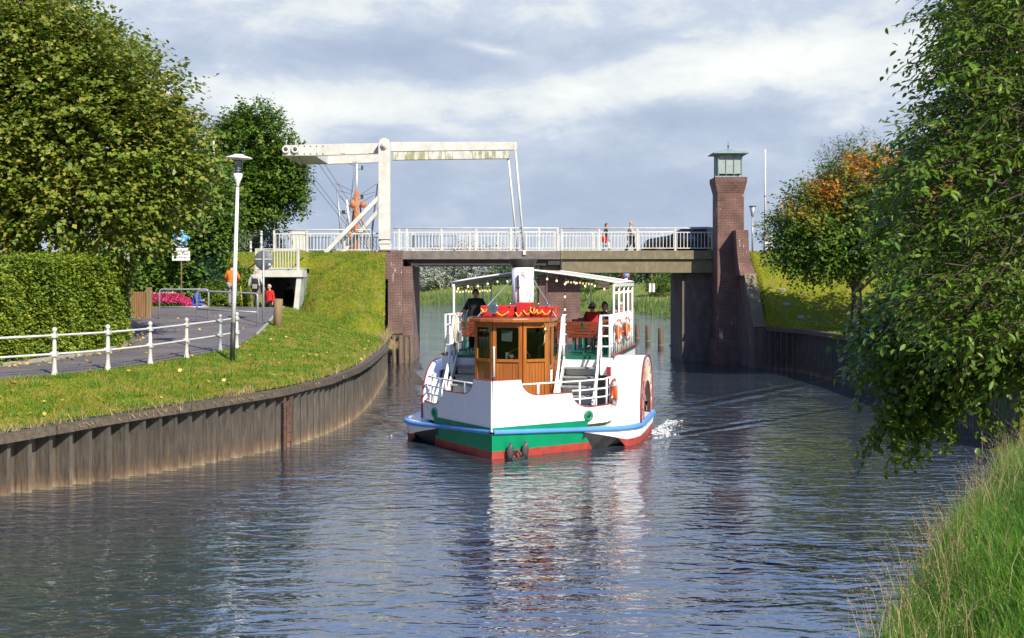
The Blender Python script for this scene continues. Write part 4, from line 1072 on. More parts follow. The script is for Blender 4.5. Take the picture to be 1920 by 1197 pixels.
V, Fc, rnd = sprays(S - np.array([0, 0, .12]), D, np.full(n, .06), 3, .08, 0, .6); np_mesh('leaves', V, Fc, M['leaf_dark'], fb, rnd)
# ------------------------------------------------------------------ drawbridge
def bx(x, Y=60.0): return ax(x, Y)
def bz(y, Y=60.0): return az(y, Y)
DECK = 5.42
br = thing('drawbridge', 'white bascule drawbridge with balance beams, brick piers and a concrete side span over the canal', 'bridge', (0, 62, 0))
o = MB()
o.bb((-5.98, 59.55, 1.4), (-5.30, 65.2, DECK)); o.bb((-6.62, 59.5, 4.02), (-5.985, 61.0, DECK + .003))
o.bb((-6.02, 60.25, -1.5), (-4.86, 65.15, 4.66)); o.bb((-6.62, 61.0, 1.0), (-5.985, 65.2, 5.0))
o.build('abutment', M['brick_stained'], br, w=True, bevel=.015)
o = MB(); o.bb((1.32, 61.1, -1.5), (3.38, 64.6, 4.24)); o.build('pier', M['brick'], br, w=True, bevel=.02)
o = MB(); o.prism([(1.28, 61.0, 4.243), (3.42, 61.0, 4.243), (2.42, 61.0, 4.33), (2.30, 61.0, 4.69), (1.5, 61.0, 4.69)], (0, 3.7, 0)); o.build('pier_cap', M['concrete'], br, w=True)
o = MB(); o.bb((8.33, 60.5, -1.5), (11.3, 65.0, 4.32)); o.build('abutment', M['abut'], br, w=True)
o = MB()
o.bb((2.35, 59.92, 5.0), (9.98, 60.5, DECK)); o.bb((2.42, 60.06, 4.34), (9.98, 60.5, 4.995))
o.bb((2.35, 60.5, 4.6), (10.9, 64.6, 5.2)); o.bb((2.35, 64.6, 4.34), (10.9, 65.0, DECK))
o.build('concrete_span', M['concrete'], br, w=True, bevel=.012)
for y0_, y1_ in ((59.93, 60.06), (64.8, 64.95)): MB().bb((-5.295, y0_, 5.0), (2.33, y1_, DECK - .02)).build('leaf_edge', M['steel_edge'], br, w=True)
o = MB()
for y in (60.15, 61.6, 63.0, 64.5): o.bb((-4.855, y, 4.7), (2.3, y + .14, 5.05))
for x in np.arange(-5.0, 2.3, 1.2): o.bb((x, 60.3, 4.85), (x + .1, 64.5, 5.06))
o.bb((-5.295, 60.07, 5.065), (2.33, 64.79, 5.16)); o.bb((1.75, 60.02, 4.72), (2.32, 60.14, 4.995))
o.build('leaf_girder', M['steel_dark'], br, w=True)
o = MB(); o.bb((-5.295, 60.3, 5.165), (2.33, 64.7, 5.2)); o.build('leaf_deck', M['asphalt'], br, w=True)
# fender piles in front of the left pier
for x in (738, 750, 760.5, 770):
    X = bx(x, 59.0)
    MB().tube([(X, 59.25, -1.4), (X + random.uniform(-.02, .02), 59.2, bz(631) + random.uniform(-.05, .1))], .1, 8).build('fender_pile', M['timber'], br, w=True)
o = MB(); o.bb((-5.95, 59.3, 1.18), (-4.9, 59.5, 1.36)); o.build('fender_beam', M['timber_h'], br, w=True)
# gantry
for y0, dx in ((59.35, 0), (64.55, -.55)):
    o = MB(); o.prism([(-6.42, y0, 5.95), (-5.86, y0, 5.95), (-5.86, y0, 10.55), (-5.95, y0, 10.75), (-6.14, y0, 10.82), (-6.33, y0, 10.75), (-6.42, y0, 10.55)], (0, .46, 0))
    o.bb((-6.36, y0 + .06, 5.45), (-5.8, y0 + .4, 5.72)); o.bb((-6.40, y0 + .02, 5.73), (-5.84, y0 + .44, 5.86)); o.bb((-6.30, y0 + .06, 5.86), (-5.9, y0 + .4, 5.95))
    o.v = [(v[0] + dx, v[1], v[2]) for v in o.v]
    o.build('gantry_post', M['white'], br, w=True, bevel=.012)
    MB().lathe([(.0, -.05), (.16, -.05), (.16, .02), (.07, .02), (.07, -.09), (0, -.09)], (-6.14 + dx, y0 - .02, 10.42), 18, 'y').build('pivot_pin', M['box_grey'], br, w=True)
M['white_mossy'] = pm('white_paint_with_moss', (.62, .61, .56), (.52, .51, .44), scale=2.0, rough=.5)
mnt = M['white_mossy'].node_tree     # algae streaks run down from the upper edge of the beam
pb = [n for n in mnt.nodes if n.type == 'BSDF_PRINCIPLED'][0]; old = pb.inputs['Base Color'].links[0].from_socket
nz = N(mnt, 'ShaderNodeTexNoise', i_Scale=3.4, i_Detail=5, i_Roughness=.7); mnt.links.new(coords(mnt, (1.6, 1, .35)), nz.inputs['Vector'])
mk = ramp(mnt, [(.47, (0, 0, 0)), (.56, (.85, .85, .85))], nz.outputs[0])
mm = N(mnt, 'ShaderNodeMix', data_type='RGBA'); mnt.links.new(mk.outputs[0], mm.inputs[0]); mnt.links.new(old, mm.inputs[6]); mm.inputs[7].default_value = (.25, .24, .07, 1); mnt.links.new(mm.outputs[2], pb.inputs['Base Color'])
for y0, mt, dx in ((59.86, 'white', 0), (64.2, 'white_mossy', -.35)):
    o = MB()
    o.prism([(-5.86, y0, 10.68), (.18, y0, 10.68), (.24, y0, 10.62), (.24, y0, 10.34), (.1, y0, 10.30), (-5.86, y0, 10.22)], (0, .3, 0))
    o.v = [(v[0] + dx, v[1], v[2]) for v in o.v]
    o.build('balance_beam', M[mt], br, w=True, bevel=.01)
    o = MB()
    o.prism([(-6.42, y0, 10.62), (-8.1, y0, 10.60), (-11.0, y0, 10.52), (-11.12, y0, 10.4), (-11.12, y0, 10.02), (-9.5, y0, 10.02), (-6.42, y0, 10.12)], (0, .3, 0))
    for x in (-8.1, -6.75): o.prism([(x, y0 - .03, 10.6), (x + .05, y0 - .03, 10.6), (x + .05, y0 - .03, 10.12), (x - .18, y0 - .03, 10.12)], (0, .03, 0))
    o.build('tail_beam', M['white'], br, w=True, bevel=.01)
    if y0 < 62:
        for k in range(5):
            for z in (10.1, 10.47): MB().lathe([(0, -.015), (.03, -.015), (.03, .01)], (-10.35 + k * .3, y0 - .005, z), 8, 'y').build('bolt', M['black'], br, w=True)
    for x in (-10.95, -10.5):
        w_ = MB().torus((x, y0 - .06, 10.30), .14, .055, 20, 8, 'y').build('ring_plate', M['white'], br, w=True)
        MB().lathe([(0, -.02), (.085, -.02), (.085, .02), (0, .02)], (x, y0 - .06, 10.30), 12, 'y').build('ring_hub', M['iron'], w_, w=True)
        MB().tube([(x, y0 + .1, 10.5), (x, y0 + .1, 10.72), (x + .05, y0 + .1, 10.78)], .03, 6).build('lifting_eye', M['box_grey'], br, w=True)
o = MB(); o.bb((-11.1, 60.165, 10.0), (-9.55, 64.195, 10.5)); o.build('counterweight', M['box_grey'], br, w=True, bevel=.02)
for y, x0, z0, x1, z1 in ((59.9, .15, 10.4, .6, 5.3), (64.4, -.2, 10.4, .3, 5.3)):
    o = MB(); o.tube([(x0, y, z0), (x1, y, z1)], .055, 8); o.build('hanger_rod', M['white'], br, w=True)
    MB().box((x0, y, z0 + .02), (.16, .12, .3)).build('rod_bracket', M['white'], br, w=True); MB().box((x1, y, z1 + .02), (.14, .12, .22)).build('rod_bracket', M['white'], br, w=True)
for y in (59.5, 64.75):
    MB().bar((-6.42 - (.5 if y > 62 else 0), y, 7.95 - (.25 if y > 62 else 0)), (-8.98, y, 5.3), .2, .2).build('raking_strut', M['white'], br, w=True, bevel=.01)
for k, (x0, y0) in enumerate(((-10.75, 60.3), (-10.45, 60.3), (-10.0, 63.9), (-9.7, 63.9))):
    MB().tube([(x0, y0, 10.02), (-7.2 + .15 * k, y0 + (.5 if k < 2 else -.2), 5.5)], .011, 4).build('hoist_cable', M['iron'], br, w=True)

def railing(label, x0, x1, Y, z, nb, posts=None, group='white railings of the bridge', kerb=False):
    t = thing('bridge_railing', label, 'railing', ((x0 + x1) / 2, Y, z), 0, group)
    o = MB()
    o.tube([(x0, Y, z + 1.09), (x1, Y, z + 1.09)], .032, 8)
    o.bb((x0, Y - .022, z + .865), (x1, Y + .022, z + .915)); o.bb((x0, Y - .022, z + .10), (x1, Y + .022, z + .145))
    o.build('handrail', M['white'], t, w=True)
    b = MB()
    for x in np.arange(x0 + .08, x1, .168): b.bb((x - .016, Y - .016, z + .146), (x + .016, Y + .016, z + .864))
    b.build('balusters', M['white'], t, w=True)
    for x in (posts if posts is not None else np.linspace(x0, x1, nb)):
        p = MB(); p.bb((x - .045, Y - .04, z - .12), (x + .045, Y + .04, z + 1.06)); p.bb((x - .08, Y - .07, z - .01), (x + .08, Y + .07, z + .02))
        p.build('post', M['white'], t, w=True)
    return t
railing('white near railing on the lifting span between gantry and concrete span', bx(737, 60.1), bx(1047, 60.1), 60.02, DECK, 0, [bx(q, 60.02) for q in (749, 763, 828, 893, 958, 1011, 1046)])
railing('white near railing on the concrete span ending at the brick tower', bx(1053), bx(1342), 60.16, DECK, 0, [bx(q) for q in (1053, 1124, 1196, 1267, 1338)])
railing('white near railing along the grass dyke left of the gantry', bx(514), bx(699), 60.02, DECK - .08, 0, [bx(q) for q in (514, 576, 646, 697)])
railing('white rear railing beyond the roadway on the lifting span', -5.2, 2.25, 64.85, DECK, 6)
railing('white rear railing beyond the roadway and the car', 2.42, 11.5, 64.85, DECK, 6)
railing('white rear railing along the dyke left of the gantry, behind the front one', -12.4, -6.9, 64.85, DECK - .08, 4)
tag(MB().tube([(bx(1052), 59.99, 4.3), (bx(1052), 59.99, bz(420))], .018, 6).build('marker_rod', M['galv']), 'thin upright metal rod at the joint of lifting span and concrete span', 'rod')
cb = thing('control_cabinet', 'pale grey steel cabinet set in the white railing on the dyke', 'cabinet', (bx(559), 60.15, DECK - .1))
o = MB(); o.box((bx(559), 60.25, DECK + .45), (.72, .4, 1.0)); o.build('body', M['box_grey'], cb, w=True, bevel=.015)
o = MB(); o.box((bx(559), 60.04, DECK + .46), (.62, .02, .86)); o.build('door', M['box_grey'], cb, w=True, bevel=.006)
o = MB(); o.box((bx(548.5), 60.02, DECK + .4), (.03, .03, .2)); o.build('handle', M['black'], cb, w=True)

# ------------------------------------------------------------------ underpass portal
pt = thing('underpass_portal', 'white concrete slab on leaning supports over the footpath underpass in the dyke', 'portal', (-10.6, 56, 2.1))
o = MB(); o.bb((ax(476, 56), 55.9, az(520, 56)), (ax(567.5, 56), 57.2, az(507.5, 56))); o.build('slab', M['white'], pt, w=True, bevel=.015)
o = MB(); o.prism([(ax(556, 56), 56.0, az(520, 56) - .003), (ax(565, 56), 56.0, az(520, 56) - .003), (ax(557, 56), 56.0, 1.95), (ax(547, 56), 56.0, 1.95)], (0, .16, 0)); o.build('support', M['white'], pt, w=True, bevel=.01)
o = MB(); o.prism([(ax(478, 56), 56.0, az(520, 56) - .003), (ax(486, 56), 56.0, az(520, 56) - .003), (ax(482, 56), 56.0, 1.95), (ax(473, 56), 56.0, 1.95)], (0, .16, 0)); o.build('support', M['white'], pt, w=True, bevel=.01)
o = MB(); o.bb((-11.75, 56.4, 1.9), (-11.5, 67.2, 4.5)); o.bb((-9.75, 56.4, 1.9), (-9.5, 67.2, 4.5)); o.bb((-11.75, 57.21, 4.3), (-9.5, 67.2, 4.5)); o.bb((-10.45, 60.8, 2.0), (-10.3, 61.0, 4.3))
M['tunnel'] = pm('tunnel_wall_paint', (.30, .33, .31), (.2, .22, .21), scale=2, rough=.8)
o.build('tunnel_wall', M['tunnel'], pt, w=True)
pr = thing('guard_railing', 'small white guard railing standing on the slab above the underpass', 'railing', (-10.6, 56.2, 4.45))
Z0 = az(507.5, 56)
o = MB()
for y in (467, 470.5, 503): o.bb((ax(480, 56), 56.05, az(y, 56) - .025), (ax(559, 56), 56.1, az(y, 56) + .02))
for z in (.95, .1): o.bb((ax(480, 56) , 56.1, Z0 + z - .02), (ax(480, 56) + .05, 58.5, Z0 + z + .03)); o.bb((ax(559, 56) - .05, 56.1, Z0 + z - .02), (ax(559, 56), 58.5, Z0 + z + .03))
o.build('rail', M['white'], pr, w=True)
b = MB()
for x in np.linspace(483, 556, 15): b.bb((ax(x, 56) - .018, 56.06, Z0 + .1), (ax(x, 56) + .018, 56.09, Z0 + .9))
b.build('balusters', M['white'], pr, w=True)
for x in (480, 559):
    p = MB(); p.bb((ax(x, 56) - .05, 56.03, Z0), (ax(x, 56) + .05, 56.13, Z0 + 1.0)); p.build('post', M['white'], pr, w=True)

# ------------------------------------------------------------------ brick tower
tw_ = thing('brick_tower', 'square red brick tower with a green copper lantern at the right end of the bridge', 'tower', (10.35, 59.1, 0))
def frustum(mb, x0, x1, y0, y1, z0, X0, X1, Y0, Y1, z1):
    vs = [(x0, y0, z0), (x1, y0, z0), (x1, y1, z0), (x0, y1, z0), (X0, Y0, z1), (X1, Y0, z1), (X1, Y1, z1), (X0, Y1, z1)]
    return mb.add(vs, [(0, 3, 2, 1), (4, 5, 6, 7), (0, 1, 5, 4), (1, 2, 6, 5), (2, 3, 7, 6), (3, 0, 4, 7)])
o = MB(); o.bb((9.72, 58.5, 1.2), (10.98, 59.9, 8.1)); frustum(o, 9.72, 10.98, 58.5, 59.9, 8.101, 9.6, 11.1, 58.38, 60.02, 8.62); o.bb((9.59, 58.37, 8.621), (11.11, 60.03, 8.86))
o.bb((9.62, 58.42, -1.5), (10.99, 60.45, 1.199))
o.build('shaft', M['brick_tower'], tw_, w=True, bevel=.012)
# flared buttress and wing wall
o = MB()
prof = [(57.55, 6.32), (57.55, 5.3), (57.45, 4.8), (57.2, 4.35), (57.05, 4.2)]
rows = []
for (y, z), xr in zip(prof, (11.0, 11.04, 11.12, 11.25, 11.38)):
    xl = 10.42 + max(0, (6.3 - z)) * .06
    rows.append([(xl, 59.0, z), (xl, y, z), (xr, y, z), (xr + .15, 60.0, z)])
o.grid(rows, False); o.add(rows[0], [(0, 1, 2, 3)]); o.add(rows[-1], [(3, 2, 1, 0)]); o.add([r[0] for r in rows] + [r[3] for r in rows], [(0, 1, 6, 5), (1, 2, 7, 6), (2, 3, 8, 7), (3, 4, 9, 8)])
o.build('buttress', M['brick_tower'], tw_, w=True)
o = MB(); o.prism([(10.72, 58.49, -1.5), (10.72, 58.49, 4.2), (10.72, 57.1, 4.2), (10.95, 55.9, 1.8), (10.95, 55.9, -1.5)], (.5, .0, 0)); o.build('wing_wall', M['abut'], tw_, w=True)
o = MB(); o.bar((10.98, 57.1, 4.25), (11.2, 55.85, 1.86), .56, .1); o.build('coping', M['concrete'], tw_, w=True)
ln = MB(); zc0, zc1 = 9.05, 9.98; hw_ = .56; cx_, cy_ = 10.35, 59.2
for sx in (-1, 1):
    for sy in (-1, 1):
        ln.bb((cx_ + sx * hw_ - .025, cy_ + sy * hw_ - .025, 8.86), (cx_ + sx * hw_ + .025, cy_ + sy * hw_ + .025, zc1))
for z in (zc0, zc1 - .05):
    for s in (-1, 1):
        ln.bb((cx_ - hw_, cy_ + s * hw_ - .018, z - .02), (cx_ + hw_, cy_ + s * hw_ + .025, z + .025)); ln.bb((cx_ + s * hw_ - .025, cy_ - hw_, z - .025), (cx_ + s * hw_ + .025, cy_ + hw_, z + .025))
for k in (-.19, .19):
    for s in (-1, 1):
        ln.bb((cx_ + k - .01, cy_ + s * hw_ - .02, 8.86), (cx_ + k + .01, cy_ + s * hw_ + .02, zc1)); ln.bb((cx_ + s * hw_ - .02, cy_ + k - .02, zc0), (cx_ + s * hw_ + .02, cy_ + k + .02, zc1))
lan = ln.build('lantern', M['copper'], tw_, w=True)
MB().bb((cx_ - hw_ + .03, cy_ - hw_ + .03, zc0 + .02), (cx_ + hw_ - .03, cy_ + hw_ - .03, zc1 - .02)).build('pane', M['milk'], lan, w=True)
rf = MB(); rf.bb((cx_ - .84, cy_ - .84, 9.98), (cx_ + .84, cy_ + .84, 10.02)); frustum(rf, cx_ - .84, cx_ + .84, cy_ - .84, cy_ + .84, 10.021, cx_ - .3, cx_ + .3, cy_ - .3, cy_ + .3, 10.2); frustum(rf, cx_ - .3, cx_ + .3, cy_ - .3, cy_ + .3, 10.201, cx_ - .03, cx_ + .03, cy_ - .03, cy_ + .03, 10.27)
rfo = rf.build('roof', M['copper'], lan, w=True)
MB().lathe([(.03, 10.25), (.02, 10.35), (.05, 10.4), (.015, 10.45), (.008, 10.62)], (cx_, cy_, 0), 8).build('finial', M['iron'], lan, w=True)

# ------------------------------------------------------------------ posts and piles in the water
for i, (px, Y, top, lab) in enumerate([(1195, 83, 608, 'thin mooring post, farthest and leftmost of the row in the water'), (1215, 79, 610, 'mooring post second from the left in the water row'),
                                       (1239, 74, 615, 'mooring post third from the left in the water row'), (1264, 71, 619, 'mooring post with a pale patch, nearest the dark abutment')]):
    X = ax(px, Y)
    t = thing('mooring_post', lab, 'mooring post', (X, Y, 0), 0, 'mooring posts beyond the bridge')
    MB().tube([(0, 0, -1.4), (0, 0, az(top, Y) - .05), (0, 0, az(top, Y))], [.17, .17, .14], 10).build('post', M['timber'], t)
    MB().lathe([(.175, .05), (.18, .09), (.175, .13)], (0, 0, 0), 10).build('waterline_band', M['concrete'], t)
    if i == 3: MB().box((.1, -.14, .42), (.12, .06, .3)).build('plate', M['box_grey'], t, bevel=.01)
o = MB(); o.prism([(ax(1256, 66), 66, az(648, 66)), (ax(1284, 66), 66, az(641, 66)), (ax(1284, 66), 66, -.5), (ax(1275, 66), 66, -.5)], (0, .5, 0))
tag(o.build('timber_fender', M['timber_h'], bevel=.02), 'dark pointed timber fender jutting from the abutment at the waterline', 'fender')
# iron stubs by the left wall end
for (x, y, y2, Y, lab) in ((703, 642, 657, 52, 'short rusty iron stub in the grass where the quay wall curves in'), (717, 627, 640, 54, 'short rusty iron stub nearest the brick pier')):
    p = at(x, y2, Y); tag(MB().tube([p - Vector((0, 0, .4)), p + Vector((0, 0, (y2 - y) * Y / FPX))], .07, 8).build('iron_stub', M['rusty']), lab, 'stub', 'iron stubs at the wall end')

# ------------------------------------------------------------------ fishing cutter behind the dyke
fc = thing('fishing_cutter', 'moored fishing cutter with rusty orange mast and white topmast behind the dyke', 'fishing boat', (-10.7, 86, 0))
def fx_(x): return ax(x, 86) + 10.7
def fz_(y): return az(y, 86)
rows = []
for t in np.linspace(0, 1, 9):
    b_ = 1.9 * min(1, (1 - abs(2 * t - 1) ** 3) * 1.1 + (.35 if t > .8 else 0)); x = -8.4 + 10.6 * t; sh_ = 1.5 + .7 * (t * 2 - 1) ** 2
    rows.append([(x, -b_, sh_), (x, -b_ * .85, .3), (x, 0, -.8), (x, b_ * .85, .3), (x, b_, sh_)])
o = MB().grid(rows); o.add([r[0] for r in rows] + [r[4] for r in rows][::-1], [tuple(range(18))]); o.build('hull', M['blue_rail'], fc)
o = MB(); o.bb((-6.6, -1.1, 1.5), (-4.4, 1.1, 3.4)); o.bb((-6.8, -1.3, 3.4), (-4.2, 1.3, 3.5)); o.build('wheelhouse', M['white_boat'], fc, bevel=.03)
o = MB(); o.tube([(fx_(666), 0, 1.4), (fx_(667.5), 0, fz_(410)), (fx_(668.5), 0, fz_(358))], [.2, .17, .12], 10); o.build('lower_mast', M['rust'], fc)
o = MB(); o.tube([(fx_(668.6), 0, fz_(360)), (fx_(669.5), 0, fz_(306))], [.07, .05], 8); o.build('topmast', M['white_boat'], fc)
o = MB()
for a, b_ in (((662, 395), (651, 480)), ((674, 385), (687, 480))): o.tube([(fx_(a[0]), .2, fz_(a[1])), (fx_(b_[0]), .9, fz_(b_[1]))], .06, 6)
o.tube([(fx_(660), 0, fz_(373)), (fx_(681), 0, fz_(373))], .05, 6); o.tube([(fx_(669), 0, fz_(358)), (fx_(680), 0, fz_(373))], .04, 6); o.tube([(fx_(668), 0, fz_(360)), (fx_(661), 0, fz_(373))], .03, 6)
o.build('mast_stay', M['rust'], fc)
for x in (662, 681): MB().lathe([(0, -.1), (.2, -.1), (.24, .0), (.1, .08), (0, .1)], (fx_(x), -.1, fz_(384)), 12, 'y').build('deck_lamp', M['rust'], fc)
for x in (679,): MB().box((fx_(x), 0, fz_(369)), (.16, .16, .24)).build('loudspeaker', M['black'], fc)
o = MB(); o.tube([(fx_(631), 0, fz_(345)), (fx_(644), -.5, fz_(470))], [.055, .09], 8); o.box((fx_(631), 0, fz_(344)), (.5, .12, .12)); o.build('outrigger', M['galv'], fc)
o = MB(); o.tube([(fx_(708), 0, fz_(345)), (fx_(695), -.5, fz_(470))], [.045, .08], 8); o.build('outrigger', M['iron'], fc)
o = MB(); o.tube([(fx_(650), 0, fz_(375)), (fx_(655), 0, fz_(422))], [.07, .09], 8); o.build('aerial', M['white_boat'], fc)
o = MB(); o.box((fx_(644), 0, fz_(398)), (.22, .2, .24)); o.tube([(fx_(644), 0, fz_(401)), (fx_(652), 0, fz_(401))], .03, 5); o.build('radar', M['black'], fc)
o = MB(); o.tube([(fx_(655), 0, fz_(421)), (fx_(658), 0, fz_(470))], [.09, .16], 8); o.build('aerial_base', M['rust'], fc)
o = MB()
o.box((fx_(679), 0, fz_(315)), (.12, .1, .3)); o.tube([(fx_(669), 0, fz_(318)), (fx_(680), 0, fz_(317))], .02, 5); o.tube([(fx_(655), 0, fz_(308)), (fx_(669), 0, fz_(311))], .02, 5)
o.build('wind_vane', M['black'], fc)
o = MB()
for a, b_ in (((632, 345), (662, 360)), ((632, 357), (658, 364)), ((634, 366), (668, 400)), ((706, 345), (676, 366)), ((704, 360), (676, 368)), ((700, 366), (678, 380)), ((669, 310), (646, 440)), ((658, 385), (690, 450)), ((664, 310), (654, 420))):
    o.tube([(fx_(a[0]), 0, fz_(a[1])), (fx_(b_[0]), 0, fz_(b_[1]))], .014, 4)
o.build('rigging', M['iron'], fc)
# ------------------------------------------------------------------ small things beyond the bridge
t = thing('sailing_boat', 'white sailing boat bow peeping out beside the dark abutment', 'boat', (ax(1276, 127), 127, 0))
rows = []
for k in np.linspace(0, 1, 7):
    b_ = 1.1 * math.sin(min(1, k * 1.3) * math.pi / 2); x = 6 * k
    rows.append([(x - .3 * (k == 0), -b_, 1.15 - .25 * k), (x, -b_ * .7, .2), (x + .2, 0, -.4), (x, b_ * .7, .2), (x - .3 * (k == 0), b_, 1.15 - .25 * k)])
o = MB().grid(rows); o.add([r[0] for r in rows] + [r[4] for r in rows][::-1], [tuple(range(14))]); o.build('hull', M['white_boat'], t)
MB().tube([(2.4, 0, .9), (2.4, 0, 8)], .05, 6).build('mast', M['galv'], t); MB().tube([(.0, 0, 1.2), (.0, -.3, 1.75), (.5, -.6, 1.75)], .03, 5).build('pulpit', M['galv'], t)
MB().bb((2.2, -.6, .95), (4.4, .6, 1.35)).build('cabin', M['white_boat'], t, bevel=.06)
t = thing('traffic_sign', 'small round red rimmed blue sign on the far bank right of the boat canopy', 'traffic sign', (ax(1174, 150), 150, 2.6))
MB().tube([(0, 0, 0), (0, 0, az(508, 150) - 2.6)], .05, 6).build('pole', M['galv'], t)
MB().lathe([(0, -.03), (.46, -.03), (.46, 0), (0, 0)], (0, -.05, az(517, 150) - 2.6), 20, 'y').build('rim', M['red_stripe'], t)
MB().lathe([(0, -.045), (.34, -.045), (.34, -.03), (0, -.03)], (0, -.05, az(517, 150) - 2.6), 20, 'y').build('face', M['sign_blue'], t)
MB().bar((-.24, -.105, az(517, 150) - 2.36), (.24, -.105, az(517, 150) - 2.84), .02, .09).build('bar', M['red_stripe'], t)
MB().box((0, -.07, az(525, 150) - 2.6), (.36, .03, .36)).build('plate', M['sign_white'], t)
t = thing('beacon_post', 'tall grey pole with two white boxes at its foot on the far bank', 'post', (ax(1222, 150), 150, 2.8))
MB().tube([(0, 0, -.3), (0, 0, 3.4)], .06, 6).build('pole', M['wood_post'], t)
for x in (-.2, .22): MB().bb((x - .14, -.15, -.3), (x + .14, .15, .75)).build('box', M['sign_white'], t, bevel=.02)
t = thing('low_shed', 'low wooden shed with a flat roof on the far bank beside the middle pier', 'shed', (ax(1124, 182), 182, 3.0))
MB().bb((-1.4, -1, -.2), (1.4, 1, 1.0)).build('wall', M['timber_h'], t); MB().prism([(-1.7, -1.3, 1.0), (1.7, -1.3, 1.0), (1.5, -1.3, 1.22), (-1.5, -1.3, 1.22)], (0, 2.6, 0)).build('roof', M['concrete'], t)
t = thing('mooring_pile', 'thick brown timber pile beyond the bridge behind the boat canopy posts', 'mooring pile', (ax(1177, 120), 120, -.5))
MB().tube([(0, 0, -1), (0, 0, az(540, 120) + .5)], [.36, .3], 10).build('pile', M['timber'], t)
# ------------------------------------------------------------------ path furniture
FP = [(-12.6, 23.6), (-11.0, 25.4), (-9.92, 26.8), (-9.22, 28.2), (-8.78, 30.0), (-8.45, 32.1), (-8.05, 34.1), (-7.88, 35.4)]
fn = thing('path_fence', 'white ornamental iron fence with two rails along the canal side of the path', 'fence', (-8.8, 30, 1.95))
prof = [(.075, -.25), (.075, .03), (.058, .09), (.05, .16), (.042, .40), (.06, .42), (.06, .51), (.04, .52), (.05, .6), (.042, .74), (.03, .80), (.055, .81), (.055, .90), (.028, .91), (.03, .93), (.05, .955), (.058, .985), (.05, 1.015), (.02, 1.04), (0, 1.045)]
def fence_post(x, y, z, m, parent, s=1.0):
    o = MB().lathe([(r * s, h * s) for r, h in prof], (x, y, z), 12); o.box((x, y, z + .46 * s), (.13 * s, .13 * s, .1 * s)); o.box((x, y, z + .86 * s), (.12 * s, .12 * s, .09 * s))
    return o.build('post', m, parent, w=True)
M['post_grey'] = pm('grey_primed_paint', (.38, .40, .40), (.30, .32, .32), scale=5, rough=.6)
zs = []
for i, (x, y) in enumerate(FP):
    z = float(pathZ(y)) - .01; zs.append(z)
    p_ = fence_post(x, y, z, M['post_grey'] if i == 6 else M['white'], fn)
    if i == 6: p_['label'] = 'grey unpainted post'
def spline(pts, n=8):
    P_ = [Vector(p) for p in pts]; out = []
    for i in range(len(P_) - 1):
        p0, p1, p2, p3 = P_[max(i - 1, 0)], P_[i], P_[i + 1], P_[min(i + 2, len(P_) - 1)]
        for k in range(n):
            t = k / n
            out.append(.5 * ((2 * p1) + (p2 - p0) * t + (2 * p0 - 5 * p1 + 4 * p2 - p3) * t * t + (3 * p1 - p0 - 3 * p2 + p3) * t ** 3))
    return out + [P_[-1]]
for h in (.46, .865):
    MB().tube(spline([(x, y, z + h) for (x, y), z in zip(FP, zs)]), .026, 8).build('rail', M['white'], fn, w=True)
# lamp
lb = Vector((-7.40, 32.7, 1.95))
lamp = thing('street_lamp', 'tall white street lamp with a flat disc hat and clear glass cylinder by the fence', 'street lamp', tuple(lb)); lamp.rotation_euler = (0, R(1.8), 0)
MB().tube([(0, 0, -.2), (0, 0, .92)], [.068, .068], 12).build('pole_base', M['black'], lamp)
MB().tube([(0, 0, .921), (0, 0, 2.2), (0, 0, 4.62)], [.062, .055, .042], 12).build('pole', M['post_grey' if 0 else 'white_boat'], lamp)
MB().lathe([(.045, 4.5), (.05, 4.6), (.06, 4.62), (.115, 4.76), (.12, 4.86), (0, 4.86)], (0, 0, 0), 16).build('fitting', M['white_boat'], lamp)
MB().lathe([(.105, 4.862), (.118, 5.24), (.0, 5.24)], (0, 0, 0), 16).build('glass', M['lamp_glass'], lamp)
o = MB().tube([(0, 0, 4.865), (0, 0, 5.2)], .03, 8)
for k in range(5): o.lathe([(.075, 0), (.08, .012), (.075, .024)], (0, 0, 4.93 + k * .06), 12)
o.build('louvre', M['galv'], lamp)
MB().lathe([(0, 5.242), (.30, 5.25), (.37, 5.262), (.36, 5.285), (.15, 5.345), (.13, 5.37), (0, 5.38)], (0, 0, 0), 24).build('hat', M['white_boat'], lamp)
# galvanised chicane barriers
def barrier(label, a, b, za, zb):
    t = thing('chicane_barrier', label, 'barrier', ((a[0] + b[0]) / 2, (a[1] + b[1]) / 2, za), 0, 'tubular barriers across the path')
    A_, B_ = Vector((a[0], a[1], za)), Vector((b[0], b[1], zb)); d = (B_ - A_).normalized(); H_ = 1.18; r = .1
    pts = [A_ - Vector((0, 0, .2)), A_ + Vector((0, 0, H_ - r)), A_ + Vector((0, 0, H_ - r * .3)) + d * r * .3, A_ + Vector((0, 0, H_)) + d * r, B_ + Vector((0, 0, H_)) - d * r, B_ + Vector((0, 0, H_ - r * .3)) - d * r * .3, B_ + Vector((0, 0, H_ - r)), B_ - Vector((0, 0, .2))]
    MB().tube(pts, .034, 8).build('frame', M['galv'], t, w=True)
    MB().tube([A_ + Vector((0, 0, .53)), B_ + Vector((0, 0, .53))], .028, 8).build('middle_rail', M['galv'], t, w=True)
barrier('galvanised tube barrier in front of the flowers, farther of the pair', (ax(299, 45.5), 45.5), (ax(391, 45.3), 45.3), 2.47, 2.47)
barrier('galvanised tube barrier reaching to the grass edge, nearer of the pair', (ax(369, 44.2), 44.2), (ax(483, 43.0), 43.0), 2.43, 2.34)
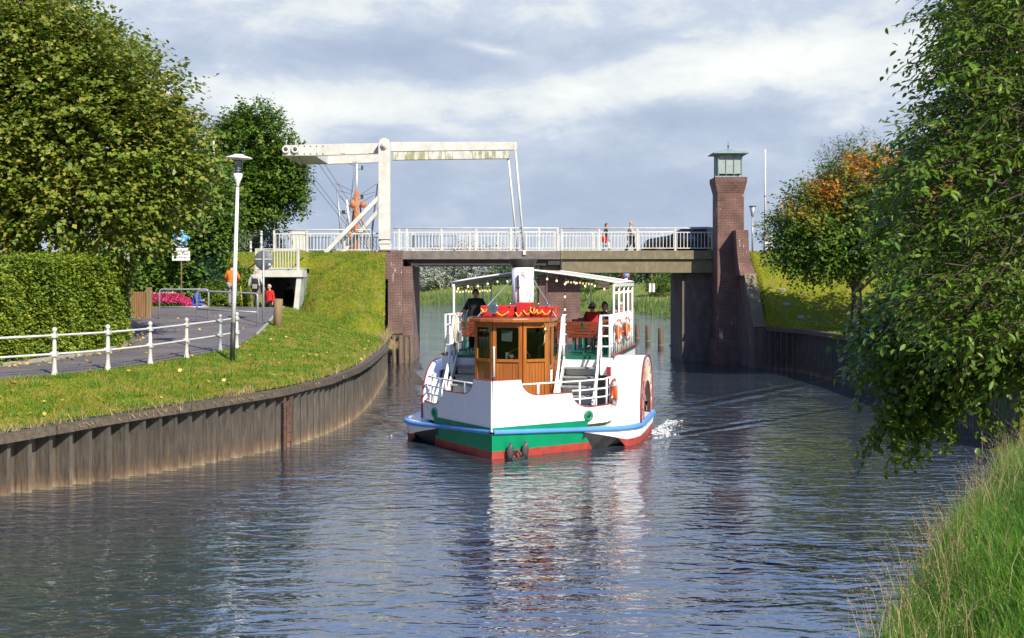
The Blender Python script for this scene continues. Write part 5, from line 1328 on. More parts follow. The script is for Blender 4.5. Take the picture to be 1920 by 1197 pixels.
# picket gate
gt = thing('picket_gate', 'brown wooden picket gate between hedge and flower bed', 'gate', (ax(262, 46), 46, 2.5))
o = MB()
for k, x in enumerate(np.linspace(246, 275, 8)): o.prism([(ax(x, 46) - .045, 46.0, 2.56), (ax(x, 46) + .045, 46.0, 2.56), (ax(x, 46) + .045, 46.0, 3.52), (ax(x, 46), 46.0, 3.58), (ax(x, 46) - .045, 46.0, 3.52)], (0, .03, 0))
o.build('pickets', M['picket'], gt, w=True)
o = MB()
for z in (2.8, 3.3): o.bb((ax(244, 46), 46.032, z), (ax(277, 46), 46.08, z + .1))
o.build('crossbar', M['picket'], gt, w=True)
for x, w_ in ((243.5, .16), (279, .2)): MB().bb((ax(x, 46) - w_ / 2, 45.95, 2.3), (ax(x, 46) + w_ / 2, 46.12, 3.72)).build('gate_post', M['wood_post'], gt, w=True, bevel=.02)
t = thing('wooden_post', 'brown wooden post at the end of the clipped hedge', 'post', (-11.72, 37.55, 2.1)); MB().bb((-.1, -.08, -.3), (.1, .08, 1.0)).build('post', M['picket'], t, bevel=.01)
tag(MB().bb((ax(237, 48) - .09, 48, 2.8), (ax(237, 48) + .09, 48.1, az(474, 48))).build('white_post', M['white']), 'white post glimpsed in the shade between hedge and broad leaved bush', 'post')
# grey backed sign, bollard
p = at(494, 616, 43.8)
t = thing('road_sign', 'round grey back of a road sign on a thin pole beside the path', 'road sign', tuple(p))
MB().tube([(0, 0, -.3), (0, 0, az(470, 43.8) - p.z + .02)], .038, 8).build('pole', M['galv'], t)
zc = az(488, 43.8) - p.z
MB().lathe([(0, 0), (.335, 0), (.345, .015), (.335, .03), (0, .03)], (0, .05, zc), 32, 'y').build('disc', M['grey_sign'], t)
o = MB(); o.bb((-.3, .022, zc + .02), (-.02, .048, zc + .045)); o.bb((.04, .022, zc + .02), (.3, .048, zc + .045)); o.build('clamp_bar', M['sign_white'], t)
o = MB(); o.bb((.17, .04, zc - .19), (.25, .049, zc - .12)); o.build('sticker', M['sign_white'], t)
MB().bb((-.05, .03, zc - .33), (-.035, .049, zc + .33)).build('stiffener', M['black'], t)
p = at(521, 614, 43.5)
t = thing('bollard', 'weathered round wooden bollard in the grass beside the underpass path', 'bollard', tuple(p))
MB().tube([(0, 0, -.3), (.0, 0, .5), (.03, 0, 1.0)], [.16, .155, .15], 12).build('post', M['wood_post'], t)
# blue sign with plate
p = at(340, 562, 51); p.z = 2.75
t = thing('path_sign', 'blue round pedestrian sign above a white text plate on a thin pole', 'sign', tuple(p))
MB().tube([(0, 0, -.2), (0, 0, az(433, 51) - p.z)], .03, 8).build('pole', M['bark_pale'], t)
MB().tube([(.1, .05, az(500, 51) - p.z), (.1, .05, az(480, 51) - p.z)], .02, 6).build('bracket', M['bark_pale'], t)
zc = az(448, 51) - p.z
dsc = MB().lathe([(0, -.02), (.355, -.02), (.355, 0), (0, 0)], (0, -.04, zc), 32, 'y').build('disc', M['sign_blue'], t)
MB().torus((0, -.06, zc), .345, .014, 36, 6, 'y').build('rim', M['sign_white'], dsc)
def figure(x, z, s):   # standing pictogram figure
    o = MB(); y = -.068
    o.lathe([(0, 0), (.036 * s, 0), (.036 * s, .006), (0, .006)], (x, y, z + .41 * s), 14, 'y')
    o.prism([(x - .05 * s, y, z + .36 * s), (x + .05 * s, y, z + .36 * s), (x + .055 * s, y, z + .17 * s), (x - .055 * s, y, z + .17 * s)], (0, .006, 0))
    for k in (-1, 1):
        o.prism([(x + k * .048 * s, y, z + .168 * s), (x + k * .008 * s, y, z + .168 * s), (x + k * .03 * s, y, z), (x + k * .075 * s, y, z)], (0, .006, 0))
        o.prism([(x + k * .052 * s, y, z + .355 * s), (x + k * .075 * s, y, z + .345 * s), (x + k * .11 * s, y, z + .2 * s), (x + k * .085 * s, y, z + .195 * s)], (0, .006, 0))
    return o
figure(-.07, zc - .22, 1.0).build('adult_figure', M['sign_white'], dsc); figure(.11, zc - .24, .62).build('child_figure', M['sign_white'], dsc)
zp = az(477, 51) - p.z
plt_ = MB().bb((-.37, -.06, zp - .27), (.37, -.035, zp + .26)).build('text_plate', M['sign_white'], t, bevel=.01)
def lettering(lines, x, y, z, size, gap, parent, mat, name='lettering'):
    me_all = bmesh.new()
    for i, s_ in enumerate(lines):
        cu = bpy.data.curves.new('letter_curve', 'FONT'); cu.body = s_; cu.size = size; cu.align_x = 'CENTER'; cu.extrude = .002
        ob = bpy.data.objects.new('letter_tmp', cu); COL.objects.link(ob)
        dg = bpy.context.evaluated_depsgraph_get(); me = bpy.data.meshes.new_from_object(ob.evaluated_get(dg))
        me.transform(Matrix.Translation((x, y, z - i * gap)) @ Matrix.Rotation(R(90), 4, 'X'))
        me_all.from_mesh(me); bpy.data.objects.remove(ob); bpy.data.meshes.remove(me); bpy.data.curves.remove(cu)
    me = bpy.data.meshes.new(name); me_all.to_mesh(me); me_all.free()
    return link(name, me, mat, parent)
lettering(['Hunde sind', 'an der Leine', 'zu führen'], 0, -.064, zp + .1, .125, .13, plt_, M['letter'])
# posts on the dyke, barriers beside the bridge, right lamp
for i, (px, y0, y1, Y, lab) in enumerate([(427, 433, 470, 62, 'white ornamental post right of the pale barrier cabinet'), (470, 452, 470, 64, 'short white ornamental post behind the grey sign disc'), (490, 433, 470, 60.3, 'white ornamental post just above the guard railing')]):
    z = ROAD_Z; hgt_ = az(y0, Y) - z
    t = thing('ornamental_post', lab, 'post', (ax(px, Y), Y, z), 0, 'white ornamental posts on the dyke')
    MB().lathe([(r * 1.25, h * hgt_ / 1.045) for r, h in prof], (0, 0, 0), 10).build('post', M['white'], t)
def gate_arm(label, px, Y, ytop, z, flip):
    t = thing('barrier_gate', label, 'barrier gate', (ax(px, Y), Y, z), 0, 'raised barriers at both ends of the bridge')
    b_ = MB().bb((-.22 - flip * .02, -.18, -.1), (.22, .18, 1.0)); b_.build('cabinet', M['box_grey'], t, bevel=.02)
    zt = az(ytop, Y) - z
    n_ = 12
    arm = MB(); st_ = MB()
    for k in range(n_):
        a_, c_ = .6 + (zt - .6) * k / n_, .6 + (zt - .6) * (k + 1) / n_
        if k in (3, 7) and px < 900: st_.tube([(flip * .3, 0, a_), (flip * .3, 0, c_)], .053, 8)
    arm.tube([(flip * .3, 0, .6), (flip * .3, 0, zt)], .05, 8)
    ao = arm.build('arm', M['white'], t)
    if px < 900: st_.build('stripe', M['red_stripe'], ao)
    else: MB().tube([(flip * .3, 0, 3.0), (flip * .3, 0, 3.12)], .053, 8).build('clamp', M['galv'], ao)
    MB().bb((flip * .3 - .06, -.3, -.05), (flip * .3 + .06, -.19, .62)).build('counterweight', M['white'], t, bevel=.02)
gate_arm('raised white barrier arm among the leaves left of the bridge', 406, 63.5, 264, ROAD_Z - .1, -.5)
gate_arm('raised white barrier arm standing against the sky right of the tower', 1440, 63.5, 280, ROAD_Z - .1, -.5)
t = thing('street_lamp', 'grey street lamp with an upturned cone head right of the brick tower', 'street lamp', (ax(1411, 62), 62, 5.3))
zt = az(386, 62) - 5.3
MB().tube([(0, 0, -.2), (0, 0, zt - .5)], [.05, .04], 8).build('pole', M['galv'], t)
MB().lathe([(.05, zt - .55), (.07, zt - .5), (.16, zt - .06), (0, zt - .06)], (0, 0, 0), 14).build('lantern', M['galv'], t)
MB().lathe([(.18, zt - .058), (.18, zt - .02), (0, zt)], (0, 0, 0), 14).build('lid', M['iron'], t)
# boulders on the meadow slope
for i, (x, y, s, lab) in enumerate([(1467, 545, .12, 'grey stone high on the meadow slope right of the tower'), (1476, 572, .13, 'grey stone in the middle of the meadow slope'), (1501, 597, .16, 'large pale stone low on the meadow above the quay wall'), (1516, 596, .1, 'small stone beside the large pale stone on the meadow')]):
    for Y in np.arange(45, 60, .2):
        p = at(x, y, Y)
        if float(groundR(np.array(p.x), np.array(p.y))) >= p.z: break
    b_ = MB().sphere((p.x, p.y, p.z), (s * 1.4, s, s * .8), 9, 6); b_.v = [(v[0] + random.uniform(-.02, .02), v[1] + random.uniform(-.02, .02), v[2] + random.uniform(-.02, .02)) for v in b_.v]
    tag(b_.build('stone', M['kerb']), lab, 'stone', 'stones on the meadow')

# ------------------------------------------------------------------ car on the bridge
M['car_paint'] = pm('black_car_paint', (.012, .012, .014), (.016, .016, .018), rough=.15, coat=1.0)
M['tyre'] = pm('tyre_rubber', (.02, .02, .02), rough=.9)
M['car_glass'] = pm('dark_car_glass', (.02, .03, .03), rough=.05)
car = thing('estate_car', 'black estate car driving to the left on the bridge behind the white railing', 'car', (ax(1205, 62.4) + 2.25, 62.6, 5.2))
side = [(-2.22, .35), (-2.25, .55), (-2.2, .72), (-2.02, .84), (-1.3, .97), (-.95, 1.02), (-.35, 1.36), (.1, 1.45), (1.0, 1.46), (1.65, 1.38), (2.05, 1.05), (2.2, .95), (2.24, .5), (2.18, .3)]
hw = [.72, .8, .84, .86, .88, .87, .68, .62, .62, .64, .8, .84, .84, .8]
o = MB()
rows = []
for (x, z), w_ in zip(side, hw):
    rows.append([(x, -w_, z), (x, -w_ * .6, z + .012), (x, 0, z + .02), (x, w_ * .6, z + .012), (x, w_, z)])
o.grid(rows)
for s in (-1, 1):   # sides: shoulder out, sill in
    rr = []
    for (x, z), w_ in zip(side, hw):
        zs_ = min(z, .92); wm_ = .9 if -2.1 < x < 2.1 else w_ + .02
        rr.append([(x, s * w_, z), (x, s * max(w_, wm_ if z > .9 else w_ + .02), zs_), (x, s * (wm_), min(z, .6)), (x, s * (wm_ - .06), .22)])
    o.grid(rr)
o.add([(-2.18, -.8, .22), (2.16, -.8, .22), (2.16, .8, .22), (-2.18, .8, .22)], [(0, 3, 2, 1)])
o.add([(-2.22, -.72, .35), (-2.22, .72, .35), (-2.16, .8, .22), (-2.16, -.8, .22)], [(0, 1, 2, 3)]); o.add([(2.18, -.8, .3), (2.18, .8, .3), (2.16, .8, .22), (2.16, -.8, .22)], [(3, 2, 1, 0)])
o.build('body', M['car_paint'], car)
for s in (-1, 1):
    for q in ([(-.72, 1.03), (-.28, 1.3), (.12, 1.38), (.12, 1.02)], [(.2, 1.02), (.2, 1.385), (1.0, 1.385), (1.08, 1.02)], [(1.16, 1.02), (1.1, 1.38), (1.55, 1.3), (1.75, 1.08)]):
        g = MB().add([(x, s * (.885 - (z - .95) * .5), z) for x, z in q], [tuple(range(len(q)))] if s < 0 else [tuple(range(len(q)))[::-1]])
        g.build('window', M['car_glass'], car)
    for x in (-1.38, 1.38):
        wl = MB().torus((x, s * .82, .33), .25, .085, 26, 8, 'y').build('wheel', M['tyre'], car)
        ri = MB().torus((x, s * .85, .33), .2, .025, 22, 6, 'y')
        for k in range(7): a_ = k * 2 * math.pi / 7; ri.bar((x, s * .87, .33), (x + .2 * math.cos(a_), s * .86, .33 + .2 * math.sin(a_)), .03, .035, up=(0, 1, 0))
        ri.lathe([(0, -.03), (.05, -.03), (.05, .03), (0, .03)], (x, s * .86, .33), 10, 'y'); ri.build('rim', M['chrome'], wl)
    MB().sphere((-2.1, s * .62, .68), (.12, .16, .08), 10, 6).build('headlight', M['chrome'], car)
    MB().bb((-.15, s * .9, .84), (.05, s * .925, .87)).build('door_handle', M['chrome'], car)
# ------------------------------------------------------------------ paddle steamer (x across to port, y aft from the stem, z up)
PHI = R(11.5); BX, BY = -.45, 27.5
boat = thing('paddle_steamer', 'white and green paddle steamer with wooden wheelhouse and white funnel approaching on the canal', 'boat', (BX, BY, 0), -PHI)
def BW(b, t, z=0.0):
    return Vector((BX + math.sin(PHI) * t + math.cos(PHI) * b, BY + math.cos(PHI) * t - math.sin(PHI) * b, z))
def hb(t): return float(np.interp(t, [0, .12, .3, 1, 2, 2.6, 3.2, 14, 16, 17.2], [.003, .12, .29, .94, 1.86, 2.26, 2.32, 2.32, 1.9, .7]))
def eb(t): return float(np.interp(t, [0, 1.9, 2.2, 2.5, 2.8, 3.1, 3.5, 4.2, 6.3, 6.9, 7.6, 8.4], [1.76, 1.76, 2.16, 2.47, 2.72, 2.89, 3.0, 3.03, 3.05, 2.92, 2.6, 2.3])) if 1.9 < t < 8.4 else 0
def ob(t): return max(hb(t), eb(t))
def shr(t): return .60 - .15 * min(t / 2.5, 1)
TT = [0, .06, .15, .3, .6, 1, 1.4, 1.8, 2.1, 2.4, 2.7, 3, 3.4, 4, 5, 6, 6.4, 7, 7.6, 8.2, 9, 11, 14, 15, 16, 16.8, 17.2]
def flare(z): return .90 + .10 * (z + .4) / 1.0
def strake(name, z0, z1, mat, ts=TT, off=0.0, n=3):
    o = MB()
    for s in (-1, 1):
        rows = []
        for t in ts:
            a, c = z0(t), z1(t)
            rows.append([(s * (hb(t) * flare(a + (c - a) * k / n) + off), t, a + (c - a) * k / n) for k in range(n + 1)])
        o.grid(rows)
    return o
hull = strake('', lambda t: .17, lambda t: shr(t) - .045, None).build('hull', M['green_hull'], boat)
o = strake('', lambda t: -.8, lambda t: .17, None, n=4); o.build('waterline_band', M['red_hull'], hull)
# rubbing rail runs round hull and sponsons
o = MB()
for s in (-1, 1):
    rows = []
    for t in [0, .06, .15, .3, .6, 1, 1.4, 1.8, 1.95, 2.2, 2.35, 2.5, 2.65, 2.8, 2.95, 3.1, 3.3, 3.5, 3.8, 4.2, 5, 6, 6.3, 6.6, 6.9, 7.2, 7.6, 8, 8.4, 9, 11, 14, 15, 16, 16.8, 17.2]:
        b = ob(t) * (flare(.5) if t < 1.9 else 1); h = shr(t)
        rows.append([(s * (b - .05), t, h - .055), (s * (b + .03), t - .01, h - .05), (s * (b + .065), t - .03, h - .025), (s * (b + .065), t - .03, h + .03), (s * (b + .03), t, h + .058), (s * (b - .05), t, h + .062)])
    o.grid(rows)
o.build('rubbing_rail', M['blue_rail'], boat)
strake('', lambda t: shr(t) + .06, lambda t: .70, None, ts=[0, .06, .15, .3, .6, 1, 1.4, 1.8, 2.0], off=.012, n=1).build('green_stripe', M['green_hull'], boat)
# sponsons
for s in (-1, 1):
    o = MB(); rows = []; TS_ = [1.95, 2.1, 2.2, 2.35, 2.5, 2.65, 2.8, 3, 3.2, 3.5, 4.2, 5, 6.3, 6.9, 7.6, 8.3]
    for t in TS_: rows.append([(s * (hb(t) - .1), t, shr(t) + .06), (s * (ob(t) + .0), t, shr(t) + .06)])
    o.grid(rows, False)
    rows = []
    for t in TS_:
        zb = float(np.interp(t, [1.95, 2.8, 6.4, 8.3], [shr(1.95) - .07, .17, .2, .36])); rows.append([(s * ob(t), t, shr(t) - .05), (s * (ob(t) - .03), t, zb)])
    o.grid(rows, False)
    sp = o.build('sponson', M['white_boat'], boat)
    o = MB(); rows = []
    for t in [2.6, 2.9, 3.2, 3.45, 4.2, 5, 6.4]:
        zb = float(np.interp(t, [1.95, 2.8], [shr(1.95) - .07, .17])); rows.append([(s * (ob(t) - .03), t, zb), (s * (ob(t) - .06), t, min(zb, max(-.5, .26 - (t - 2.6) * 1.1)))])
    o.grid(rows, False); o.build('waterline_band', M['red_hull'], sp)
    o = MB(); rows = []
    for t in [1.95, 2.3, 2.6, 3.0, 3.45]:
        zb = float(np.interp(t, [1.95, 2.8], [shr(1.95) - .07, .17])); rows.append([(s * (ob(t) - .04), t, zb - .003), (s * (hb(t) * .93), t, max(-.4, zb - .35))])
    rows.append([(s * 2.9, 3.5, .19), (s * 2.1, 3.5, -.4)]); o.grid(rows, False); o.build('sponson_underside_shade', M['black'], sp)  # black colour stands in for the shade under the sponson
# bulwark
def ease(u): return 1 - math.sqrt(max(0, 1 - (1 - u) ** 2))
def btop(t):
    if t < .56: return 1.74
    if t < .92: return 1.36 + .38 * ease((t - .56) / .36)
    if t < 1.64: return 1.36
    if t < 2.05: return .99 + .37 * ease((t - 1.64) / .41)
    return .99 + .02 * (t - 2.05)
bt = list(np.arange(0, .56, .14)) + list(np.linspace(.56, .92, 12)) + [1.1, 1.3, 1.5] + list(np.linspace(1.64, 2.05, 13)) + [2.3, 2.6, 2.9, 3.2, 3.6, 4.4]
o = MB(); tr = MB()
for s in (-1, 1):
    rows = []; path = []
    for t in bt:
        b = hb(t) + .005; zt = btop(t); bi = max(b - .05, 0)
        rows.append([(s * b, t, .60), (s * (b + .01), t, (zt + .60) / 2), (s * (b + .02), t, zt), (s * (bi + .015), t + .03, zt), (s * bi, t + .03, .66)])
        path.append((s * (b + .0), t + .01, zt + .008))
    o.grid(rows, False); tr.tube(path, .022, 6)
bw = o.build('bulwark', M['white_boat'], boat); tr.build('cap_trim', M['red_trim'], bw)
MB().bar((0, -.012, .62), (0, -.012, 1.74), .025, .03, up=(0, 1, 0)).build('stem_bar', M['white_boat'], hull)
for s in (-1, 1):
    t = 2.0 if s > 0 else 1.95; b = hb(t) + .03; n_ = Vector((s * .70, -.71, 0)); c = Vector((s * b, t, .80))
    pr_ = MB().torus((0, 0, 0), .092, .042, 24, 10, 'y', flat=.7); pin = MB().lathe([(0, -.012), (.06, -.012), (.06, .0), (0, .0)], (0, 0, 0), 16, 'y')
    rot = n_.to_track_quat('-Y', 'Z').to_matrix()
    for q in (pr_, pin): q.v = [tuple(rot @ Vector(v) + c) for v in q.v]
    rg_ = pr_.build('fairlead', M['green_hull'], boat); pin.build('opening', M['black'] if s > 0 else M['green_deck'], rg_)
# decks
o = MB(); pl = [(hb(t) - .04, t) for t in [.1, .6, 1, 2, 2.6, 3.2, 14, 16]]
out_ = [(b, t, .70) for b, t in pl] + [(-b, t, .70) for b, t in pl[::-1]]
o.prism(out_, (0, 0, -.05)); o.build('main_deck', M['green_deck'], boat)
M['tread'] = pm('ribbed_grey_tread', (.35, .35, .33), (.2, .2, .19), scale=20, rough=.6)
o = MB(); o.bb((-2.22, 4.2, 1.995), (2.22, 9.8, 2.06)); ud = o.build('upper_deck', M['green_deck'], boat)
o = MB(); o.bb((-2.2, 4.22, 1.72), (2.2, 9.75, 1.993)); o.bb((-1.95, 4.9, .705), (1.95, 9.6, 1.72)); o.build('deckhouse', M['white_boat'], boat, bevel=.01)
o = MB()
for s in (-1, 1): o.bb((s * 2.2, 4.0, 1.6), (s * 1.9, 4.6, 2.04))
o.build('corner_box', M['white_boat'], boat, bevel=.01)
for s in (-1, 1):
    st = MB(); tr_ = MB()
    for k in range(5):
        z = .72 + (k + 1) * .215; t = 2.9 + k * .27
        tr_.bb((s * 1.0, t, z - .035), (s * 1.82, t + .26, z))
        st.bb((s * 1.0, t + .2, z - .21), (s * 1.82, t + .225, z - .04))
    for b in (.97, 1.85): st.bar((s * b, 2.85, .78), (s * b, 4.2, 1.98), .04, .2)
    sto = st.build('staircase', M['white_boat'], boat); tr_.build('tread', M['tread'], sto)
    hr = MB()
    for b in (.93, 1.9):
        hr.tube([(s * b, 2.8, .72), (s * b, 2.85, 1.25), (s * b, 4.1, 2.55), (s * b, 4.15, 3.08)], .025, 8)
        hr.tube([(s * b, 2.95, .72), (s * b, 4.05, 3.05)], .032, 8)
        hr.tube([(s * b, 4.2, 2.0), (s * b, 4.2, 3.12)], .03, 8)
    hr.build('handrail', M['white_boat'], sto)
# wheelhouse
FOOT = [(-1.02, 4.2), (-1.02, 2.88), (-.5, 2.44), (.22, 2.44), (.74, 2.88), (.74, 4.2)]
wallm = MB(); Z0, ZS, ZH, ZT = .70, 2.08, 2.84, 2.97
wins = []
def facet(a, c, frame=True, win=True, zs=ZS, solid=False):
    a, c = Vector((a[0], a[1], 0)), Vector((c[0], c[1], 0)); d = (c - a); L = d.length; d.normalize(); n = Vector((d.y, -d.x, 0))
    if n.dot(Vector((0, 3.3, 0)) - (a + c) / 2) > 0: n = -n
    def pt_(u, z, off=0.0): return a + d * u + n * off + Vector((0, 0, z))
    def pan(u0, u1, z0, z1, th, off=0.0):
        vs = [pt_(u, z, o_) for o_ in (off, off + th) for u, z in ((u0, z0), (u1, z0), (u1, z1), (u0, z1))]
        wallm.add(vs, [(0, 3, 2, 1), (4, 5, 6, 7), (0, 1, 5, 4), (1, 2, 6, 5), (2, 3, 7, 6), (3, 0, 4, 7)])
    w = .085
    pan(0, w, Z0, ZT, .05); pan(L - w, L, Z0, ZT, .05)                  # stiles
    pan(w, L - w, ZH, ZT, .045); pan(w, L - w, zs - .07, zs, .06)          # header and sill
    pan(w, L - w, Z0, Z0 + .12, .045)
    k = max(2, int((L - 2 * w) / .075)); g = (L - 2 * w) / k
    for i in range(k): pan(w + i * g + .004, w + (i + 1) * g - .004, Z0 + .12, zs - .07, .026)
    pan(w, L - w, Z0 + .1, zs - .05, .014, 0.0)
    if win:
        gw = MB(); vs = [pt_(u, z, .018) for u, z in ((w, zs), (L - w, zs), (L - w, ZH), (w, ZH))]; gw.add(vs, [(0, 1, 2, 3)]); wins.append((gw, pt_, w, L, zs))
    return pt_, L
for a, c in zip(FOOT[:-1], FOOT[1:]):
    if a[0] == c[0]:
        m_ = (a[0], 3.5); facet(a, m_) if a[0] < 0 else facet(a, m_, zs=1.9); facet(m_, c)
    else: facet(a, c)
facet(FOOT[-1], FOOT[0])
wh = wallm.build('wheelhouse', M['teak'], boat)
for gw, *_ in wins:
    gw.build('window', M['glass'], wh)
o = MB()
for gw, pt_, w, L, zs in wins[:4]:
    pass
g0 = wins[1]; pt_ = g0[1]
bar_ = MB(); 
for z in (2.47,): bar_.tube([pt_(g0[2], z, .03), pt_(g0[3] - g0[2], z, .03)], .012, 6)
bar_.build('window_bar', M['chrome'], wh)
gR = wins[3]; pt_ = gR[1]
nb = MB(); vs = [pt_(u, z, -.02) for u, z in ((.2, 2.52), (.46, 2.50), (.47, 2.78), (.2, 2.78))]; nb.add(vs, [(0, 1, 2, 3)]); nb.build('notice', pm('pale_green_notice', (.5, .6, .5), (.4, .5, .42), scale=20), wh)
cup = MB(); cup.lathe([(.05, 0), (.06, .1), (0, .1)], pt_(.42, 2.08, -.09), 12); cup.bb(tuple(pt_(.28, 2.08, -.12)), tuple(pt_(.36, 2.24, -.1))); cup.build('cup', M['buoy_white'], wh)
# inside: floor, dark back, wheel and console
MB().bb((-.95, 2.95, .702), (.68, 4.15, .73)).build('wheelhouse_floor', M['steel_dark'], wh)
o = MB().torus((0, 3.05, 2.0), .3, .025, 24, 8, 'y')
for k in range(8): a_ = k * math.pi / 4; o.tube([(0, 3.05, 2.0), (.4 * math.cos(a_), 3.05, 2.0 + .4 * math.sin(a_))], .016, 6)
o.build('steering_wheel', M['teak_h'], wh)
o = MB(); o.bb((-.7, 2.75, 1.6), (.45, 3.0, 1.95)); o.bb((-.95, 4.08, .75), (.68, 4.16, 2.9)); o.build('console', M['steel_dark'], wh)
o = MB(); ring = []
for t_, b_ in ((4.45, -1.06), (2.95, -1.08), (2.6, -.95), (2.33, -.6), (2.2, -.25), (2.18, 0), (2.2, .25), (2.33, .6), (2.6, .95), (2.95, 1.08), (4.45, 1.06)): ring.append((b_ * .98 - .21, t_))
def slab(z0, z1, g): return MB().prism([(b * g, 3.3 + (t - 3.3) * g, z0) for b, t in ring], (0, 0, z1 - z0))
rf_ = slab(2.972, 3.07, 1.0); rf_.build('roof', M['teak_h'], wh, bevel=.02)
MB().prism([(b * .95, 3.3 + (t - 3.3) * .95, 3.073) for b, t in ring], (0, 0, .02)).build('roof_deck', M['bench'], wh)
MB().tube([(0, .22, 1.7), (0, .22, 2.45), (0, .22, 2.5)], [.022, .02, .03], 8).build('jack_staff', M['white_boat'], boat); MB().lathe([(.05, 0), (.045, .12), (.025, .16)], (0, .22, 1.66), 10).build('staff_socket', M['black'], boat)
# bell and side door notice
o = MB().lathe([(.0, .16), (.03, .15), (.045, .08), (.075, 0), (0, 0)], (.74, 2.62, 2.72), 14); o.tube([(.74, 2.62, 2.97), (.74, 2.62, 2.87)], .01, 6); o.build('bell', M['brass'], wh)
MB().tube([(.74, 2.62, 2.72), (.73, 2.6, 2.5), (.69, 2.62, 2.42)], .01, 5).build('bell_rope', M['rope'], wh)
MB().box((.80, 3.2, 1.62), (.012, .3, .34)).build('door_plate', M['buoy_white'], wh)
MB().box((.80, 3.85, 2.4), (.01, .4, .6)).build('side_window', M['car_glass'], wh)
# casing and lamp on the roof
o = MB(); o.bb((-.95, 3.0, 3.094), (-.1, 4.0, 3.36)); o.bb((-.03, 2.95, 3.094), (.3, 3.6, 3.44)); o.bb((.36, 3.0, 3.094), (.86, 4.0, 3.34)); o.bb((-.09, 3.1, 3.094), (.35, 4.0, 3.3))
cas = o.build('locker', M['red_box'], boat, bevel=.015)
o = MB()
for b in (-.55, -.2, .5, .72): o.tube([(b, 2.98, 3.33), (b, 2.975, 3.42), (b + .05, 2.99, 3.42)], .014, 6)
o.build('locker_catch', M['chrome'], cas)
ro = MB()
for (b0, b1, z) in ((-.55, -.22, 3.17), (-.05, .1, 3.15), (.14, .34, 3.2), (.3, .5, 3.22), (.46, .62, 3.22), (.6, .82, 3.2), (-.92, -.75, 3.25)):
    ro.tube([(b0 + (b1 - b0) * k / 8, 2.93, z - .055 * math.sin(math.pi * k / 8) + .05 * abs(k - 4) / 4) for k in range(9)], .018, 6)
ro.tube([(.3, 2.92, 3.2), (.34, 2.92, 3.34), (.42, 2.92, 3.3), (.4, 2.92, 3.16)], .016, 6); ro.tube([(.85, 2.95, 3.15), (.92, 2.95, 3.38), (.97, 2.95, 3.2)], .016, 6)
ro.build('rope_festoon', M['yellow'], cas)
sl = MB().lathe([(.0, .16), (.08, .14), (.13, .04), (.14, -.03), (.125, -.03)], (-.55, 2.62, 3.30), 20, 'y').build('searchlight', M['chrome'], boat)
MB().lathe([(0, -.045), (.08, -.04), (.124, -.02)], (-.55, 2.62, 3.30), 20, 'y').build('lens', M['lamp_glass'], sl); MB().tube([(-.55, 2.66, 3.07), (-.55, 2.66, 3.18)], .025, 8).build('bracket', M['iron'], sl)
# funnel
FB, FT = -.17, 4.5
fu = MB().lathe([(.285, 2.9), (.285, 4.32), (.0, 4.32)], (FB, FT, 0), 32).build('funnel', M['white_boat'], boat)
MB().lathe([(.262, 4.27), (.292, 4.33), (.375, 4.52), (.37, 4.54), (.33, 4.54), (.25, 4.4), (0, 4.36)], (FB, FT, 0), 32).build('funnel_cap', M['black'], fu)
o = MB(); o.tube([(FB - .06, FT - .31, 3.85), (FB - .06, FT - .31, 4.12)], .025, 8); o.lathe([(.03, 0), (.045, .03), (.03, .08)], (FB - .06, FT - .31, 3.78), 10); o.tube([(FB - .05, FT - .3, 3.8), (FB - .05, FT - .3, 3.1)], .014, 6); o.build('steam_whistle', M['iron'], fu)
o = MB(); o.box((FB + .06, FT - .285, 4.16), (.1, .03, .1)); o.build('sign_plate', M['box_grey'], fu)
o = MB(); o.tube([(FB + .08, FT - .29, 4.1), (FB + .2, FT - .26, 3.9), (FB + .18, FT - .27, 3.6), (FB + .1, FT - .3, 3.7)], .006, 4); o.build('cord', M['iron'], fu)
for s, b in ((-1, -.95), (1, 1.0)): MB().tube([(FB + s * .26, FT, 4.05), (b, 2.7, 3.1)], .012, 6).build('guy_wire', M['galv'], fu)
# anchor on the port bow
an = MB()
for bb_, tt_ in ((.34, .30), (.66, .62)):
    c = Vector((hb(tt_) * flare(.2) + .1, tt_ - .08, .16)); 
    vs = []
    for k in range(9):
        u = k / 8; w_ = .075 * math.sin(math.pi * min(1, u * 1.02)) ** .7 + .012; vs.append((u, w_))
    rows = [[(c.x - .7 * w_, c.y - .7 * w_ , c.z - .2 + .4 * u), (c.x + .06, c.y - .06, c.z - .2 + .4 * u), (c.x + .7 * w_, c.y + .7 * w_, c.z - .2 + .4 * u)] for u, w_ in vs]
    an.grid(rows); an.tube([(c.x - .02, c.y + .02, c.z - .2), (c.x, c.y, c.z + .15)], .035, 6)
an.tube([(hb(.3) + .06, .24, -.02), (hb(.46) + .08, .38, -.05), (hb(.62) + .06, .56, -.02)], .06, 8); an.torus((hb(.46) + .05, .42, .05), .09, .03, 14, 8, 'y', 0, math.pi)
an.build('anchor', M['iron'], boat)
